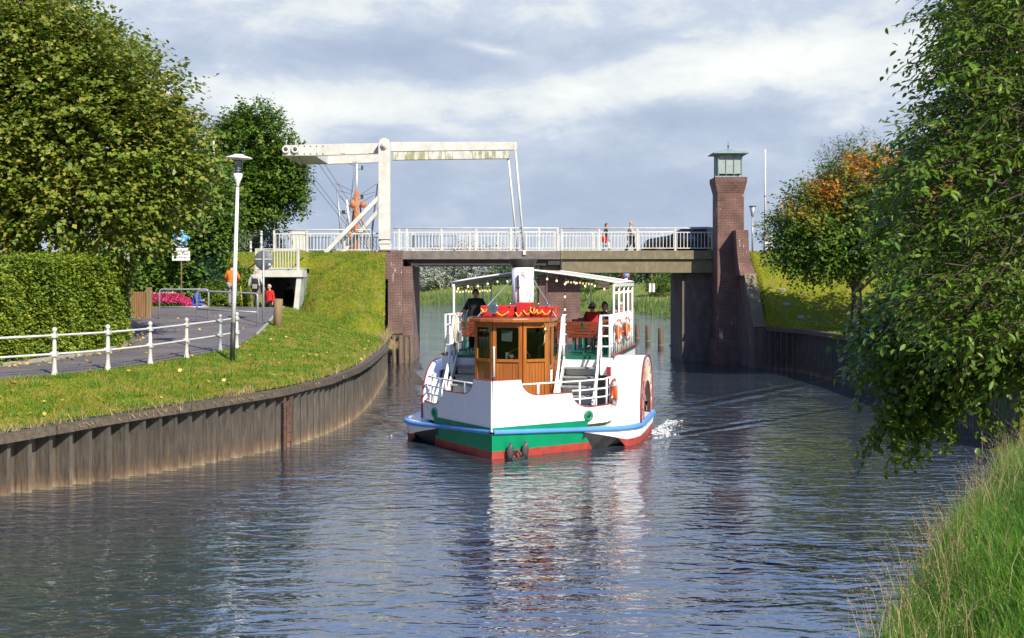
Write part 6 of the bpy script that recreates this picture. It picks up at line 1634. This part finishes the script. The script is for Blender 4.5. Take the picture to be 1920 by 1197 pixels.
# paddle boxes
PC, PR = 4.95, 1.56
PK = 1.0
def arch(r, n=28, p=.80):
    q = []
    for k in range(n + 1):
        a_ = math.pi * k / n; c_, s_ = math.cos(a_), math.sin(a_)
        q.append((PC - r * math.copysign(abs(c_) ** p, c_), .50 + r * PK * (s_ ** p)))
    return q
M['ornament'] = pm('painted_ornament', (.55, .42, .25), (.18, .10, .05), scale=9, rough=.5, lo=.42, hi=.55, c3=(.45, .38, .3))
for s in (-1, 1):
    PB = 2.98 if s > 0 else 2.55; PK = 1.0 if s > 0 else .9; A_ = arch(PR); o = MB(); o.grid([[(s * 2.1, t, z) for t, z in A_], [(s * PB, t, z) for t, z in A_]]); 
    pb_ = o.build('paddle_box', M['white_boat'], boat)
    def ringface(r0, r1, b, name, m_):
        a0, a1 = arch(r0), arch(r1); MB().grid([[(s * b, t, z) for t, z in a0], [(s * b, t, z) for t, z in a1]], False).build(name, m_, pb_)
    ringface(1.56, 1.42, PB + .005, 'outer_ring', M['white_boat']); ringface(1.42, 1.0, PB - .005, 'ornament_ring', M['ornament']); ringface(1.0, .9, PB + .005, 'inner_ring', M['white_boat'])
    tr2 = MB(); tr2.tube([(s * (PB + .01), t, z) for t, z in arch(1.56)], .025, 6); tr2.tube([(s * (PB + .01), t, z) for t, z in arch(.9)], .02, 6); tr2.build('trim', M['red_trim'], pb_)
    for k in range(1, 12): a_ = math.pi * k / 12; MB().bar((s * PB, PC - 1.0 * math.cos(a_), (.5 + 1.0 * PK * math.sin(a_))), (s * PB, PC - 1.42 * math.cos(a_), (.5 + 1.42 * PK * math.sin(a_))), .015, .045, up=(1, 0, 0)).build('spoke_ornament', M['canvas'], pb_)
    MB().bb((s * 2.12, 3.6, .52), (s * 2.16, 6.3, 1.7)).build('back_plate', M['black'], pb_)
    wl = MB()
    for k in range(10):
        a_ = k * math.pi / 5 + .2; wl.box((s * (PB - .43), PC + 1.12 * math.cos(a_), .5 + 1.12 * math.sin(a_)), (.7, .32, .03), (a_ if s else 0, 0, 0)); wl.bar((s * 2.5, PC, .5), (s * 2.5, PC + 1.2 * math.cos(a_), .5 + 1.2 * math.sin(a_)), .05, .05, up=(1, 0, 0))
    wl.tube([(s * 2.2, PC, .5), (s * (PB - .08), PC, .5)], .1, 10); wl.build('paddle_wheel', M['iron'], boat)
MB().bb((2.14, 3.37, .78), (2.25, 3.42, 1.86)).build('locker_door', M['red_trim'], boat)
# railings
def rails(name, pts, zs, posts, z0, r=.022, pr=.027, ztop=None):
    o = MB()
    for z in zs: o.tube([(p[0], p[1], z + (p[2] if len(p) > 2 else 0)) for p in pts], r, 7)
    for p in posts: o.tube([(p[0], p[1], z0), (p[0], p[1], (ztop or zs[-1]) + .01)], pr, 7)
    return o.build(name, M['white_boat'], boat)
for s in (-1, 1):
    pth = [(s * (hb(t) - .08), t + .04) for t in (.6, 1, 1.5, 2, 2.3, 2.6, 3.0, 3.3)]
    rails('bow_rail', pth, [1.62], [(s * (hb(t) - .08), t + .04) for t in (1.0, 1.9, 2.35, 2.85, 3.25)], .72)
    pth2 = [(s * (hb(t) - .08), t + .04) for t in (1.72, 2, 2.3, 2.6, 3.0, 3.3)]
    rails('bow_rail', pth2, [1.2, 1.4], [], .72)
    side_p = [(s * 2.13, t) for t in (4.1, 6, 9.6)]
    rails('side_rail', [(s * 1.88, 4.1)] + side_p, [2.32, 2.58, 2.84, 3.10], [(s * 2.13, t) for t in np.arange(4.1, 9.7, .45)] + [(s * 1.9, 4.1)], 2.06)
    MB().bb((s * 2.2, 4.1, 2.06), (s * 2.235, 9.7, 2.11)).build('deck_edge_trim', M['red_trim'], boat)
rails('bridge_rail', [(.95, 4.25), (.95, 4.6)], [2.35, 2.6, 2.85, 3.1], [(.95, 4.25)], 2.06)
# bollard with a curl of rope on the low foredeck rail
for s in (-1, 1):
    o = MB(); o.lathe([(.05, 0), (.05, .2), (.07, .24), (0, .25)], (s * 1.75, 2.35, .70), 10); o.tube([(s * 1.6, 2.3, .92), (s * 1.55, 2.25, 1.02), (s * 1.45, 2.2, 1.0), (s * 1.4, 2.2, .85)], .03, 7); o.build('mooring_bitt', M['white_boat'], boat)
# canopy
CT0, CT1 = 4.95, 9.6
rows = []
for t in np.linspace(CT0, CT1, 7):
    rows.append([(b, t, 3.95 + .32 * (1 - abs(b) / 2.16) ** .9 - .0 * t) for b in np.linspace(-2.16, 2.16, 17)])
o = MB().grid(rows); rows2 = [[(b, t, z - .035) for b, t, z in r][::-1] for r in rows]; o.grid(rows2)
can = o.build('canopy', M['canvas'], boat)
o = MB(); o.tube([(p[0], p[1] - .02, p[2] - .01) for p in rows[0]], .024, 8); o.tube([(p[0], p[1] + .02, p[2] - .01) for p in rows[-1]], .024, 8)
for s in (-1, 1): o.tube([(s * 2.17, t, 3.935) for t in (CT0, CT1)], .024, 8)
o.build('canopy_frame', M['white_boat'], can)
for s in (-1, 1): MB().bb((s * 2.155, CT0, 3.82), (s * 2.175, CT1, 3.92)).build('valance', M['white_boat'], can)
for s in (-1, 1):
    for t in (4.98, 6.15, 7.3, 8.4, 9.55): MB().tube([(s * 2.13, t, 2.06), (s * 2.13, t, 3.88)], .03, 8).build('canopy_post', M['white_boat'], can)
for b in (.9, -.9): MB().tube([(b, 9.6, 2.06), (b, 9.6, 4.05)], .025, 8).build('canopy_post', M['white_boat'], can)
# strings of bulbs
M['bulb'] = pm('warm_bulb', (.9, .75, .5), rough=.2)
bn = [n for n in M['bulb'].node_tree.nodes if n.type == 'BSDF_PRINCIPLED'][0]; bn.inputs['Emission Color'].default_value = (1, .72, .35, 1); bn.inputs['Emission Strength'].default_value = .9
def bulbs(label, pts, n, sag=.05):
    base = BW(*pts[0])
    t = thing('light_string', label, 'light string', tuple(base), 0, 'strings of bulbs under the canopy')
    W_ = [BW(*p) for p in pts]; L = [0]
    for a, c in zip(W_[:-1], W_[1:]): L.append(L[-1] + (c - a).length)
    cab = []; ps = []
    for k in range(n * 3 + 1):
        d = L[-1] * k / (n * 3); i = min(max(np.searchsorted(L, d) - 1, 0), len(W_) - 2); u = (d - L[i]) / max(L[i + 1] - L[i], 1e-6)
        p = W_[i].lerp(W_[i + 1], u) - Vector((0, 0, sag * abs(math.sin(math.pi * k / 3.0 / max(1, n / 4)))))
        cab.append(p)
        if k % 3 == 1: ps.append(p)
    MB().tube(cab, .008, 4).build('cable', M['black'], t, w=True)
    for p in ps:
        b_ = MB().sphere((p.x, p.y, p.z - .1), (.026, .026, .034), 8, 6).build('bulb', M['bulb'], t, w=True)
        MB().tube([p, p - Vector((0, 0, .065))], .018, 6).build('socket', M['black'], b_, w=True)
bulbs('string of warm bulbs under the canopy front edge left of the funnel', [(-2.1, 4.98, 3.88), (-.5, 4.98, 4.14)], 6)
bulbs('string of warm bulbs under the canopy front edge right of the funnel', [(.3, 4.98, 4.16), (2.05, 4.98, 3.88)], 7)
bulbs('string of warm bulbs along the left side edge of the canopy', [(-2.1, 5.1, 3.80), (-2.1, 9.5, 3.80)], 13, .03)
bulbs('string of warm bulbs along the right side edge of the canopy', [(2.1, 5.1, 3.78), (2.1, 9.5, 3.78)], 13, .03)
bulbs('string of warm bulbs along the rear edge of the canopy right of the funnel', [(.2, 9.5, 4.05), (1.0, 9.5, 3.98)], 9, .02)
bulbs('string of two bulbs hanging straight down right of the funnel', [(.85, 5.0, 4.1), (.85, 5.0, 3.1)], 3, 0)
# ropes
o = MB()
for k in range(5): o.torus((1.02, 4.3, 1.75 - .0 * k), .16 + .012 * k, .014, 22, 6, 'y')
o.tube([(1.02, 4.28, 2.6), (1.0, 4.28, 1.8), (1.03, 4.28, 1.2)], .02, 6); tagw = o.build('coiled_cable', M['iron'], boat)
o = MB(); o.tube([(-1.9, 4.05, 3.12), (-1.86, 4.03, 2.8), (-1.9, 4.03, 2.5), (-1.88, 4.03, 2.3), (-1.84, 4.03, 2.6), (-1.83, 4.04, 3.1)], .03, 7); o.build('hanging_rope', M['rope'], boat)
# lifebuoys
def lifebuoy(label, b, t, z, tilt=0.0):
    w = BW(b, t, z); th = thing('lifebuoy', label, 'lifebuoy', tuple(w), -PHI + tilt, 'orange lifebuoys on the steamer')
    MB().torus((0, 0, 0), .255, .075, 36, 12, 'x', flat=.8).build('ring', M['orange'], th)
    for k in range(4):
        a0 = math.pi / 4 + k * math.pi / 2; MB().torus((0, 0, 0), .255, .079, 6, 12, 'x', a0 - .2, a0 + .2, flat=.83).build('band', M['buoy_white'], th)
    MB().tube([(.02, .345 * math.cos(a), .345 * math.sin(a)) for a in np.linspace(0, 2 * math.pi, 33)], .012, 5).build('grab_rope', M['rope'], th)
lifebuoy('orange lifebuoy with white bands on the upper deck railing, nearer the stairs', 2.27, 4.9, 2.66)
lifebuoy('orange lifebuoy with white bands on the upper deck railing, farther aft', 2.27, 6.9, 2.66)
lifebuoy('orange lifebuoy low at the foredeck rail beside the paddle box', 2.38, 2.98, 1.28, .25)
# benches on the upper deck
def deck_bench(label, b0, b1, t, face):
    w = BW((b0 + b1) / 2, t, 2.06); L = (b1 - b0) / 2
    th = thing('deck_bench', label, 'bench', tuple(w), -PHI, 'slatted benches on the upper deck')
    o = MB()
    for k in range(5): o.box((0, face * (.03 + .025 * k), .46 + .085 * k), (2 * L, .022, .066 if k < 4 else .09), (face * -.25, 0, 0))
    o.build('backrest', M['bench'], th)
    o = MB()
    for k in range(5): o.box((0, -face * (.04 + .09 * k), .43), (2 * L, .075, .024))
    o.build('seat', M['bench'], th)
    for x in (-L * .82, 0, L * .82):
        MB().bar((x, -face * .38, 0), (x, -face * .36, .42), .04, .04).build('leg', M['green_deck'], th); lg = MB(); lg.bar((x, face * .02, 0), (x, face * .0, .44), .04, .04); lg.bar((x, face * .0, .44), (x, face * .16, .84), .035, .035); lg.build('leg', M['green_deck'], th)
# face: +1 sits looking forward (towards the bow), -1 looking aft
deck_bench('slatted red brown bench with its back to the viewer, right of the funnel', .62, 1.98, 5.3, -1)
deck_bench('slatted red brown bench with its back to the viewer, left of the funnel', -1.98, -.75, 5.3, -1)
deck_bench('slatted bench under the passenger in red with the headband', .7, 1.98, 7.05, 1)
deck_bench('slatted bench under the dark haired woman on the upper deck', .7, 1.98, 8.15, 1)
deck_bench('rearmost slatted bench on the right under the child in red', .7, 1.98, 9.2, 1)
# foam at paddles and bow
fo = MB(); rr_ = random.Random(5)
for k in range(300):
    t = 5.2 + rr_.random() ** 1.5 * 3.5; w = BW(3.05 + abs(rr_.gauss(0, .22)) + (t - 5) * .05, t, .02); s = .007 + .017 * rr_.random() ** 2
    fo.sphere((w.x, w.y, -.003 + .09 * rr_.random() ** 4 * (1 if t < 6.5 else .3)), (s * 2.2, s * 3.0, s * .5), 6, 4)
for k in range(0):
    s_ = rr_.choice((-1, 1)); t = rr_.random() * 2.6; w = BW(s_ * (hb(t) * .93 + .05 + .05 * rr_.random()), t, 0); s = .008 + .014 * rr_.random()
    fo.sphere((w.x, w.y, 0), (s * 2.5, s * 1.5, s * .5), 6, 4)
for k in range(60):
    t = 3.4 + rr_.random() * 4; w = BW(-3.05 - abs(rr_.gauss(0, .2)), t, .02); s = .01 + .02 * rr_.random(); fo.sphere((w.x, w.y, 0), (s * 1.6, s, s * .5), 6, 4)
M['foam'] = pm('white_foam', (.75, .76, .74), (.6, .62, .6), scale=8, rough=.6)
tag(fo.build('water_foam', M['foam'], fix=False), 'white foam churned up by the paddle wheels', 'foam', kind='stuff')
# ------------------------------------------------------------------ people
def skin_obj(name, nodes, edges, mat, parent, sub=1, root=None):
    names = list(nodes)
    ix = {n: i for i, n in enumerate(names)}
    me = bpy.data.meshes.new(name + '_skel')
    me.from_pydata([nodes[n][0] for n in names], [(ix[a], ix[b]) for a, b in edges if a in ix and b in ix], [])
    ob = bpy.data.objects.new(name + '_tmp', me); COL.objects.link(ob)
    sk = ob.modifiers.new('skin', 'SKIN'); sk.use_smooth_shade = True
    if not me.skin_vertices: me.skin_vertices.new()
    dat = me.skin_vertices[0].data
    for n in names:
        r = nodes[n][1]; rx, ry = r if isinstance(r, tuple) else (r, r)
        dat[ix[n]].radius = (rx, ry); dat[ix[n]].use_root = (n == (root or names[0]))
    ss_ = ob.modifiers.new('sub', 'SUBSURF'); ss_.levels = sub; ss_.render_levels = sub
    dg = bpy.context.evaluated_depsgraph_get(); dg.update()
    m2 = bpy.data.meshes.new_from_object(ob.evaluated_get(dg)); m2.name = name
    bpy.data.objects.remove(ob); bpy.data.meshes.remove(me)
    m2.materials.clear()
    m2.polygons.foreach_set('use_smooth', np.ones(len(m2.polygons), dtype=bool))
    return link(name, m2, mat, parent)
def cloth(name, c1, c2=None): return pm(name, c1, c2 or tuple(x * .7 for x in c1), scale=7, rough=.9, bump=.006, bscale=18)
SKIN = pm('skin', (.55, .31, .21), (.48, .26, .17), scale=12, rough=.55); EYE_M = pm('eye_dark', (.03, .025, .02), rough=.2); LIP = pm('lip', (.38, .14, .11), rough=.5)
def person(label, loc, rz, H, top, legs_m, hair_m, pose='stand', stride=0.0, arms=None, lean=0.0, long_hair=False, shoes=None, face=True, head_turn=0.0, bulk=1.0, coat=0.0, hat=None, bald=False, group=None, seat=.46):
    root = thing('person', label, 'person', tuple(loc), rz, group)
    k = H / 1.78
    J = {'pel': (0, 0, .95), 'spine': (0, .01, 1.12), 'chest': (0, .02, 1.32), 'nb': (0, .025, 1.46), 'neck': (0, .01, 1.53), 'hl': (0, -.015, 1.60), 'hu': (0, .005, 1.68), 'cr': (0, .01, 1.735), 'nose': (0, -.115, 1.625)}
    dflt = {'L': ((.235, .05, 1.15), (.25, -.05, .91)), 'R': ((-.235, .05, 1.15), (-.25, -.05, .91))}
    dflt.update(arms or {})
    for s, sg in (('L', 1), ('R', -1)):
        J['sh' + s] = (sg * .17, .02, 1.41); J['el' + s], J['wr' + s] = dflt[s]
        st_ = stride * sg
        J['hip' + s] = (sg * .095, 0, .90); J['kn' + s] = (sg * .1, -.03 - st_ * .5, .50); J['an' + s] = (sg * .1, .03 - st_, .09 + (.05 if st_ < 0 else 0)); J['to' + s] = (sg * .115, -.13 - st_, .045)
    if pose == 'sit':
        dz = .95 - (seat + .1)
        for n in list(J):
            if n[:2] not in ('kn', 'an', 'to'): J[n] = (J[n][0], J[n][1], J[n][2] - dz)
        for s, sg in (('L', 1), ('R', -1)): J['kn' + s] = (sg * .11, -.43, seat + .08); J['an' + s] = (sg * .11, -.45, .09); J['to' + s] = (sg * .12, -.6, .05)
    if lean:
        pz = J['pel'][2]
        for n in ('spine', 'chest', 'nb', 'neck', 'hl', 'hu', 'cr', 'nose', 'shL', 'shR', 'elL', 'elR', 'wrL', 'wrR'):
            x, y, z = J[n]; d = z - pz; J[n] = (x, y - math.sin(lean) * d, pz + math.cos(lean) * d)
    if head_turn:
        hx, hy, _ = J['hl']; x, y, z = J['nose']; v = Vector((x - hx, y - hy, 0)); v.rotate(Euler((0, 0, head_turn))); J['nose'] = (hx + v.x, hy + v.y, z)
    Rr = {'pel': (.14, .105), 'spine': (.13, .10), 'chest': (.155, .11), 'nb': (.075, .07), 'neck': .056, 'hl': (.072, .082), 'hu': (.078, .094), 'cr': (.05, .06), 'nose': .013, 'sh': .062, 'el': .045, 'wr': .031, 'hip': .098, 'kn': .064, 'an': .042, 'to': .034}
    P_ = {}
    for n, p in J.items():
        r = Rr.get(n, Rr.get(n[:2], Rr.get(n[:3]))); r = r if isinstance(r, tuple) else (r, r)
        P_[n] = ((p[0] * k, p[1] * k, p[2] * k), (r[0] * k, r[1] * k))
    E_ = [('pel', 'spine'), ('spine', 'chest'), ('chest', 'nb'), ('nb', 'neck'), ('neck', 'hl'), ('hl', 'hu'), ('hu', 'cr'), ('hl', 'nose')]
    for s in 'LR':
        E_ += [('chest', 'sh' + s), ('sh' + s, 'el' + s), ('el' + s, 'wr' + s), ('pel', 'hip' + s), ('hip' + s, 'kn' + s), ('kn' + s, 'an' + s), ('an' + s, 'to' + s)]
        w = Vector(P_['wr' + s][0]); e = Vector(P_['el' + s][0]); d = (w - e).normalized(); sd = d.cross(Vector((0, 1, .2))).normalized(); nn_ = sd.cross(d)
        P_['pa' + s] = (tuple(w + d * .05 * k), (.034 * k, .02 * k)); E_.append(('wr' + s, 'pa' + s))
        for i, (o_, l_) in enumerate(((-.027, .07), (-.009, .085), (.009, .08), (.027, .06))):
            b_ = w + d * .085 * k + sd * o_ * k; P_['f%d%s' % (i, s)] = (tuple(b_), (.009 * k,) * 2); P_['g%d%s' % (i, s)] = (tuple(b_ + (d * .8 + nn_ * .5) * l_ * k), (.007 * k,) * 2); E_ += [('pa' + s, 'f%d%s' % (i, s)), ('f%d%s' % (i, s), 'g%d%s' % (i, s))]
        P_['th' + s] = (tuple(w + d * .06 * k - sd * .05 * k + nn_ * .02 * k), (.01 * k,) * 2); E_.append(('pa' + s, 'th' + s))
    skin_obj('body', P_, E_, SKIN, root)
    def grow(names, f, add): return {n: (P_[n][0], (P_[n][1][0] * f + add * k, P_[n][1][1] * f + add * k)) for n in names}
    T = grow(['chest', 'spine', 'pel', 'nb', 'shL', 'shR', 'elL', 'elR', 'wrL', 'wrR'], 1.08 * bulk, .02)
    T['nb'] = (P_['nb'][0], (.08 * k, .08 * k)); T['pel'] = (P_['pel'][0], (.185 * k * bulk, .145 * k * bulk)); T['spine'] = (P_['spine'][0], (.175 * k * bulk, .135 * k * bulk))
    for q_ in ('elL', 'elR', 'wrL', 'wrR'): T[q_] = (T[q_][0], tuple(min(v_, .066 * k) for v_ in T[q_][1]))
    te = [('pel', 'spine'), ('spine', 'chest'), ('chest', 'nb'), ('chest', 'shL'), ('chest', 'shR'), ('shL', 'elL'), ('shR', 'elR'), ('elL', 'wrL'), ('elR', 'wrR')]
    x, y, z = P_['pel'][0]; T['hem'] = ((x, y, z - (.1 + coat) * k), (.185 * k * bulk, .145 * k * bulk)); te.append(('pel', 'hem'))
    skin_obj('jacket', T, te, top, root, root='chest')
    Lg = grow(['pel', 'hipL', 'hipR', 'knL', 'knR', 'anL', 'anR'], 1.12, .02)
    skin_obj('trousers', Lg, [('pel', 'hipL'), ('pel', 'hipR'), ('hipL', 'knL'), ('hipR', 'knR'), ('knL', 'anL'), ('knR', 'anR')], legs_m, root, root='pel')
    for s in 'LR':
        a, c = Vector(P_['an' + s][0]), Vector(P_['to' + s][0]); hl_ = a + (a - c).normalized() * .07 * k; hl_.z = c.z
        skin_obj('shoe', {'a': (tuple(a), (.05 * k,) * 2), 'h': (tuple(hl_), (.042 * k,) * 2), 'm': (tuple((hl_ + c) / 2), (.046 * k, .04 * k)), 't': (tuple(c + (c - hl_) * .15), (.042 * k, .034 * k))}, [('a', 'h'), ('h', 'm'), ('m', 't')], shoes or M['black'], root, root='m')
    hc = (Vector(P_['hl'][0]) + Vector(P_['hu'][0])) / 2; nz = (Vector(P_['nose'][0]) - Vector(P_['hl'][0])); nz.z = 0; nz.normalize(); sdv = Vector((-nz.y, nz.x, 0))
    if not bald:
        # hair cap: shell over crown, back and sides, open at the face
        o = MB(); vs = []; nA, nB = 16, 8; fs = []
        low = -.75 if long_hair else -.28
        for i in range(nB + 1):
            th = (math.pi * .5) * (1 - i / nB)
            for j in range(nA):
                a = 2 * math.pi * j / nA; fr = math.cos(a)      # 1 at the face
                zmin = .48 if fr > .55 else (.05 if fr > .2 else low)
                el_ = zmin + (1.08 - zmin) * (1 - i / nB)
                el_ = min(el_, 1.08)
                rad = math.sqrt(max(0, 1 - min(1, abs(el_)) ** 2)) if el_ > 0 else 1.0 - .15 * abs(el_)
                vs.append(hc + (nz * fr * .106 + sdv * math.sin(a) * .096) * rad * k * 1.04 + Vector((0, 0, el_ * .125 * k + .012)))
        for i in range(nB):
            for j in range(nA): fs.append((i * nA + j, i * nA + (j + 1) % nA, (i + 1) * nA + (j + 1) % nA, (i + 1) * nA + j))
        o.add(vs, fs, True); o.build('hair', hair_m, root)
    if hat is not None:
        c = hc + Vector((0, 0, .045 * k)); o = MB().lathe([(.105 * k, 0), (.112 * k, .02 * k), (.108 * k, .06 * k), (.07 * k, .105 * k), (0, .115 * k)], c, 16); o.build('hat', hat, root)
    if face:
        o = MB()
        for s in (-1, 1): o.sphere(tuple(hc + nz * .082 * k + sdv * s * .032 * k + Vector((0, 0, .012 * k))), .0115 * k, 8, 6)
        o.build('eyes', EYE_M, root)
        o = MB(); o.tube([hc + nz * .083 * k + sdv * -.022 * k - Vector((0, 0, .062 * k)), hc + nz * .09 * k - Vector((0, 0, .064 * k)), hc + nz * .083 * k + sdv * .022 * k - Vector((0, 0, .062 * k))], .006 * k, 6); o.build('mouth', LIP, root)
        o = MB()
        for s in (-1, 1): o.sphere(tuple(hc + sdv * s * .082 * k - nz * .0 - Vector((0, 0, .01 * k))), (.014 * k, .022 * k, .03 * k), 8, 6)
        o.build('ears', SKIN, root)
    return root
c_orange = cloth('orange_jacket', (.75, .22, .02)); c_grey = cloth('grey_trousers', (.28, .28, .29)); c_beige = cloth('pale_grey_coat', (.55, .54, .50)); c_taupe = cloth('taupe_trousers', (.22, .17, .14))
c_red = cloth('red_jacket', (.55, .015, .02)); c_black = cloth('black_clothes', (.018, .018, .02)); c_dark = cloth('dark_navy_jacket', (.025, .028, .04)); c_blue = cloth('blue_jacket', (.05, .12, .5)); c_white = cloth('pale_trousers', (.6, .6, .58)); c_cream = cloth('cream_jacket', (.6, .5, .38))
h_dark = cloth('dark_hair', (.03, .02, .015)); h_grey = cloth('grey_hair', (.35, .34, .32)); h_white = cloth('white_hair', (.62, .58, .5)); h_brown = cloth('brown_hair', (.17, .09, .04)); c_hat = cloth('grey_hat', (.5, .47, .40))
X = ax(435, 49.6)
person('walker in orange jacket and grey trousers seen from behind on the path', (X, 49.6, 2.92), math.pi + .1, 1.76, c_orange, c_grey, h_dark, arms={'L': ((.27, -.02, 1.17), (.2, -.24, 1.08)), 'R': ((-.29, .03, 1.17), (-.24, -.2, 1.02))}, stride=.05, face=False, bulk=1.15)
tag(MB().tube([(X + .46, 49.4, 2.9), (X + .4, 49.35, 3.75)], .014, 6).build('walking_stick', M['yellow']), 'thin yellowish walking stick beside the walker in orange', 'walking stick')
X = ax(480, 52)
pb2 = person('walker in a pale coat and hat seen from behind, nearing the underpass', (X, 52.0, 2.82), math.pi - .1, 1.68, c_beige, c_taupe, h_white, stride=.16, face=False, bulk=1.2, coat=.12, hat=c_hat, arms={'L': ((.30, .05, 1.15), (.33, -.04, .92)), 'R': ((-.30, .05, 1.15), (-.36, .0, .93))})
bp_ = thing('backpack', 'small black backpack on the walker in the pale coat', 'backpack', (X, 51.83, 3.82), .0)
o = MB(); o.lathe([(.0, .25), (.08, .235), (.13, .15), (.15, -.02), (.15, -.2), (.12, -.24), (0, -.25)], (0, 0, 0), 14); o.v = [(v[0], v[1] * .7, v[2]) for v in o.v]; o.build('pack', c_black, bp_)
o = MB(); o.box((0, -.1, -.1), (.2, .06, .2)); o.build('pocket', c_grey, bp_, bevel=.02); o = MB()
for s in (-1, 1): o.tube([(s * .09, .0, .22), (s * .13, .08, .34), (s * .14, .2, .3)], .018, 6)
o.build('strap', c_grey, bp_)
person('pedestrian in a red jacket with white hair coming out of the underpass', (ax(505, 55.6), 55.6, 2.14), -.5, 1.66, c_red, c_black, h_white, stride=.1, bulk=1.2, coat=.05)
person('pedestrian dressed in black walking away inside the underpass', (ax(541, 60), 60, 2.06), math.pi, 1.78, c_black, c_black, h_dark, stride=.12, face=False, bulk=1.2)
t = thing('cargo_box', 'small red and white box on the ground inside the underpass', 'box', (ax(534, 60.5), 60.6, 2.06))
MB().box((0, 0, .28), (.34, .3, .36)).build('body', M['red_box'], t, bevel=.02); o = MB(); o.box((0, -.002, .09), (.4, .34, .05)); o.box((0, -.002, .49), (.4, .34, .05)); o.build('rim', M['sign_white'], t)
person('person in a blue jacket sitting low beside the flower bed, turned right', (ax(364, 51.2), 51.2, 2.86), R(80), 1.6, c_blue, c_blue, h_grey, pose='sit', seat=.05, lean=.35, arms={'L': ((.24, -.15, 1.12), (.12, -.36, 1.12)), 'R': ((-.24, -.15, 1.12), (-.12, -.36, 1.12))}, bald=True)
person('walker in a cream jacket and black trousers striding to the right on the bridge', (ax(1183, 61.3), 61.3, 5.2), R(90), 1.74, c_cream, c_black, h_grey, stride=.3, bald=True, arms={'L': ((.22, .12, 1.16), (.24, .0, .95)), 'R': ((-.22, -.06, 1.16), (-.24, -.25, 1.02))})
person('walker in a dark top and pale trousers on the bridge, left of the other', (ax(1137, 61.2), 61.2, 5.2), R(80), 1.62, c_dark, c_white, h_brown, stride=.2, arms={'R': ((-.22, .05, 1.15), (-.25, -.1, .95))})
t = thing('shoulder_bag', 'red shoulder bag carried by the walker in the dark top', 'bag', (ax(1133, 61), 60.98, 6.0)); MB().box((0, 0, 0), (.26, .1, .3)).build('bag', c_red, t, bevel=.03); MB().tube([(-.1, 0, .14), (.0, .05, .55), (.1, 0, .14)], .012, 5).build('strap', c_black, t)
# on the steamer
def aboard(label, b, t, dz, rz, H, *a, **kw):
    return person(label, BW(b, t, 2.06 + dz), -PHI + rz, H, *a, **kw)
aboard('heavy man in black standing at the left rail of the upper deck', -1.72, 5.75, 0, .1, 1.70, c_black, c_black, h_dark, bulk=1.45, arms={'R': ((-.32, .05, 1.16), (-.36, -.22, 1.08)), 'L': ((.32, .04, 1.15), (.27, -.12, .93))})
aboard('passenger in a red jacket with a dark headband seated right of the funnel', 1.32, 6.85, .05, .12, 1.66, c_red, c_dark, h_grey, pose='sit', lean=.08, bulk=1.2)
w = BW(1.32, 6.67, 3.14); hbnd = thing('headband', 'dark headband round the head of the seated passenger in red', 'headband', (w.x, w.y, 3.21)); MB().lathe([(.098, 0), (.104, .015), (.104, .045), (.095, .06)], (0, 0, 0), 16).build('band', c_black, hbnd)
aboard('dark haired passenger in a dark jacket seated behind the one in red', 1.52, 7.95, .02, .15, 1.68, c_dark, c_dark, h_dark, pose='sit', long_hair=True, bulk=1.2)
aboard('passenger with dark hair and pale collar half hidden by a canopy post', 1.80, 8.0, -.03, .25, 1.58, c_grey, c_dark, h_dark, pose='sit', bulk=1.15, hat=c_dark)
aboard('child in a red jacket and pale cap seated farthest aft', 1.86, 9.0, .08, .1, 1.55, c_red, c_dark, h_dark, pose='sit', long_hair=True, bulk=1.2, hat=c_hat)
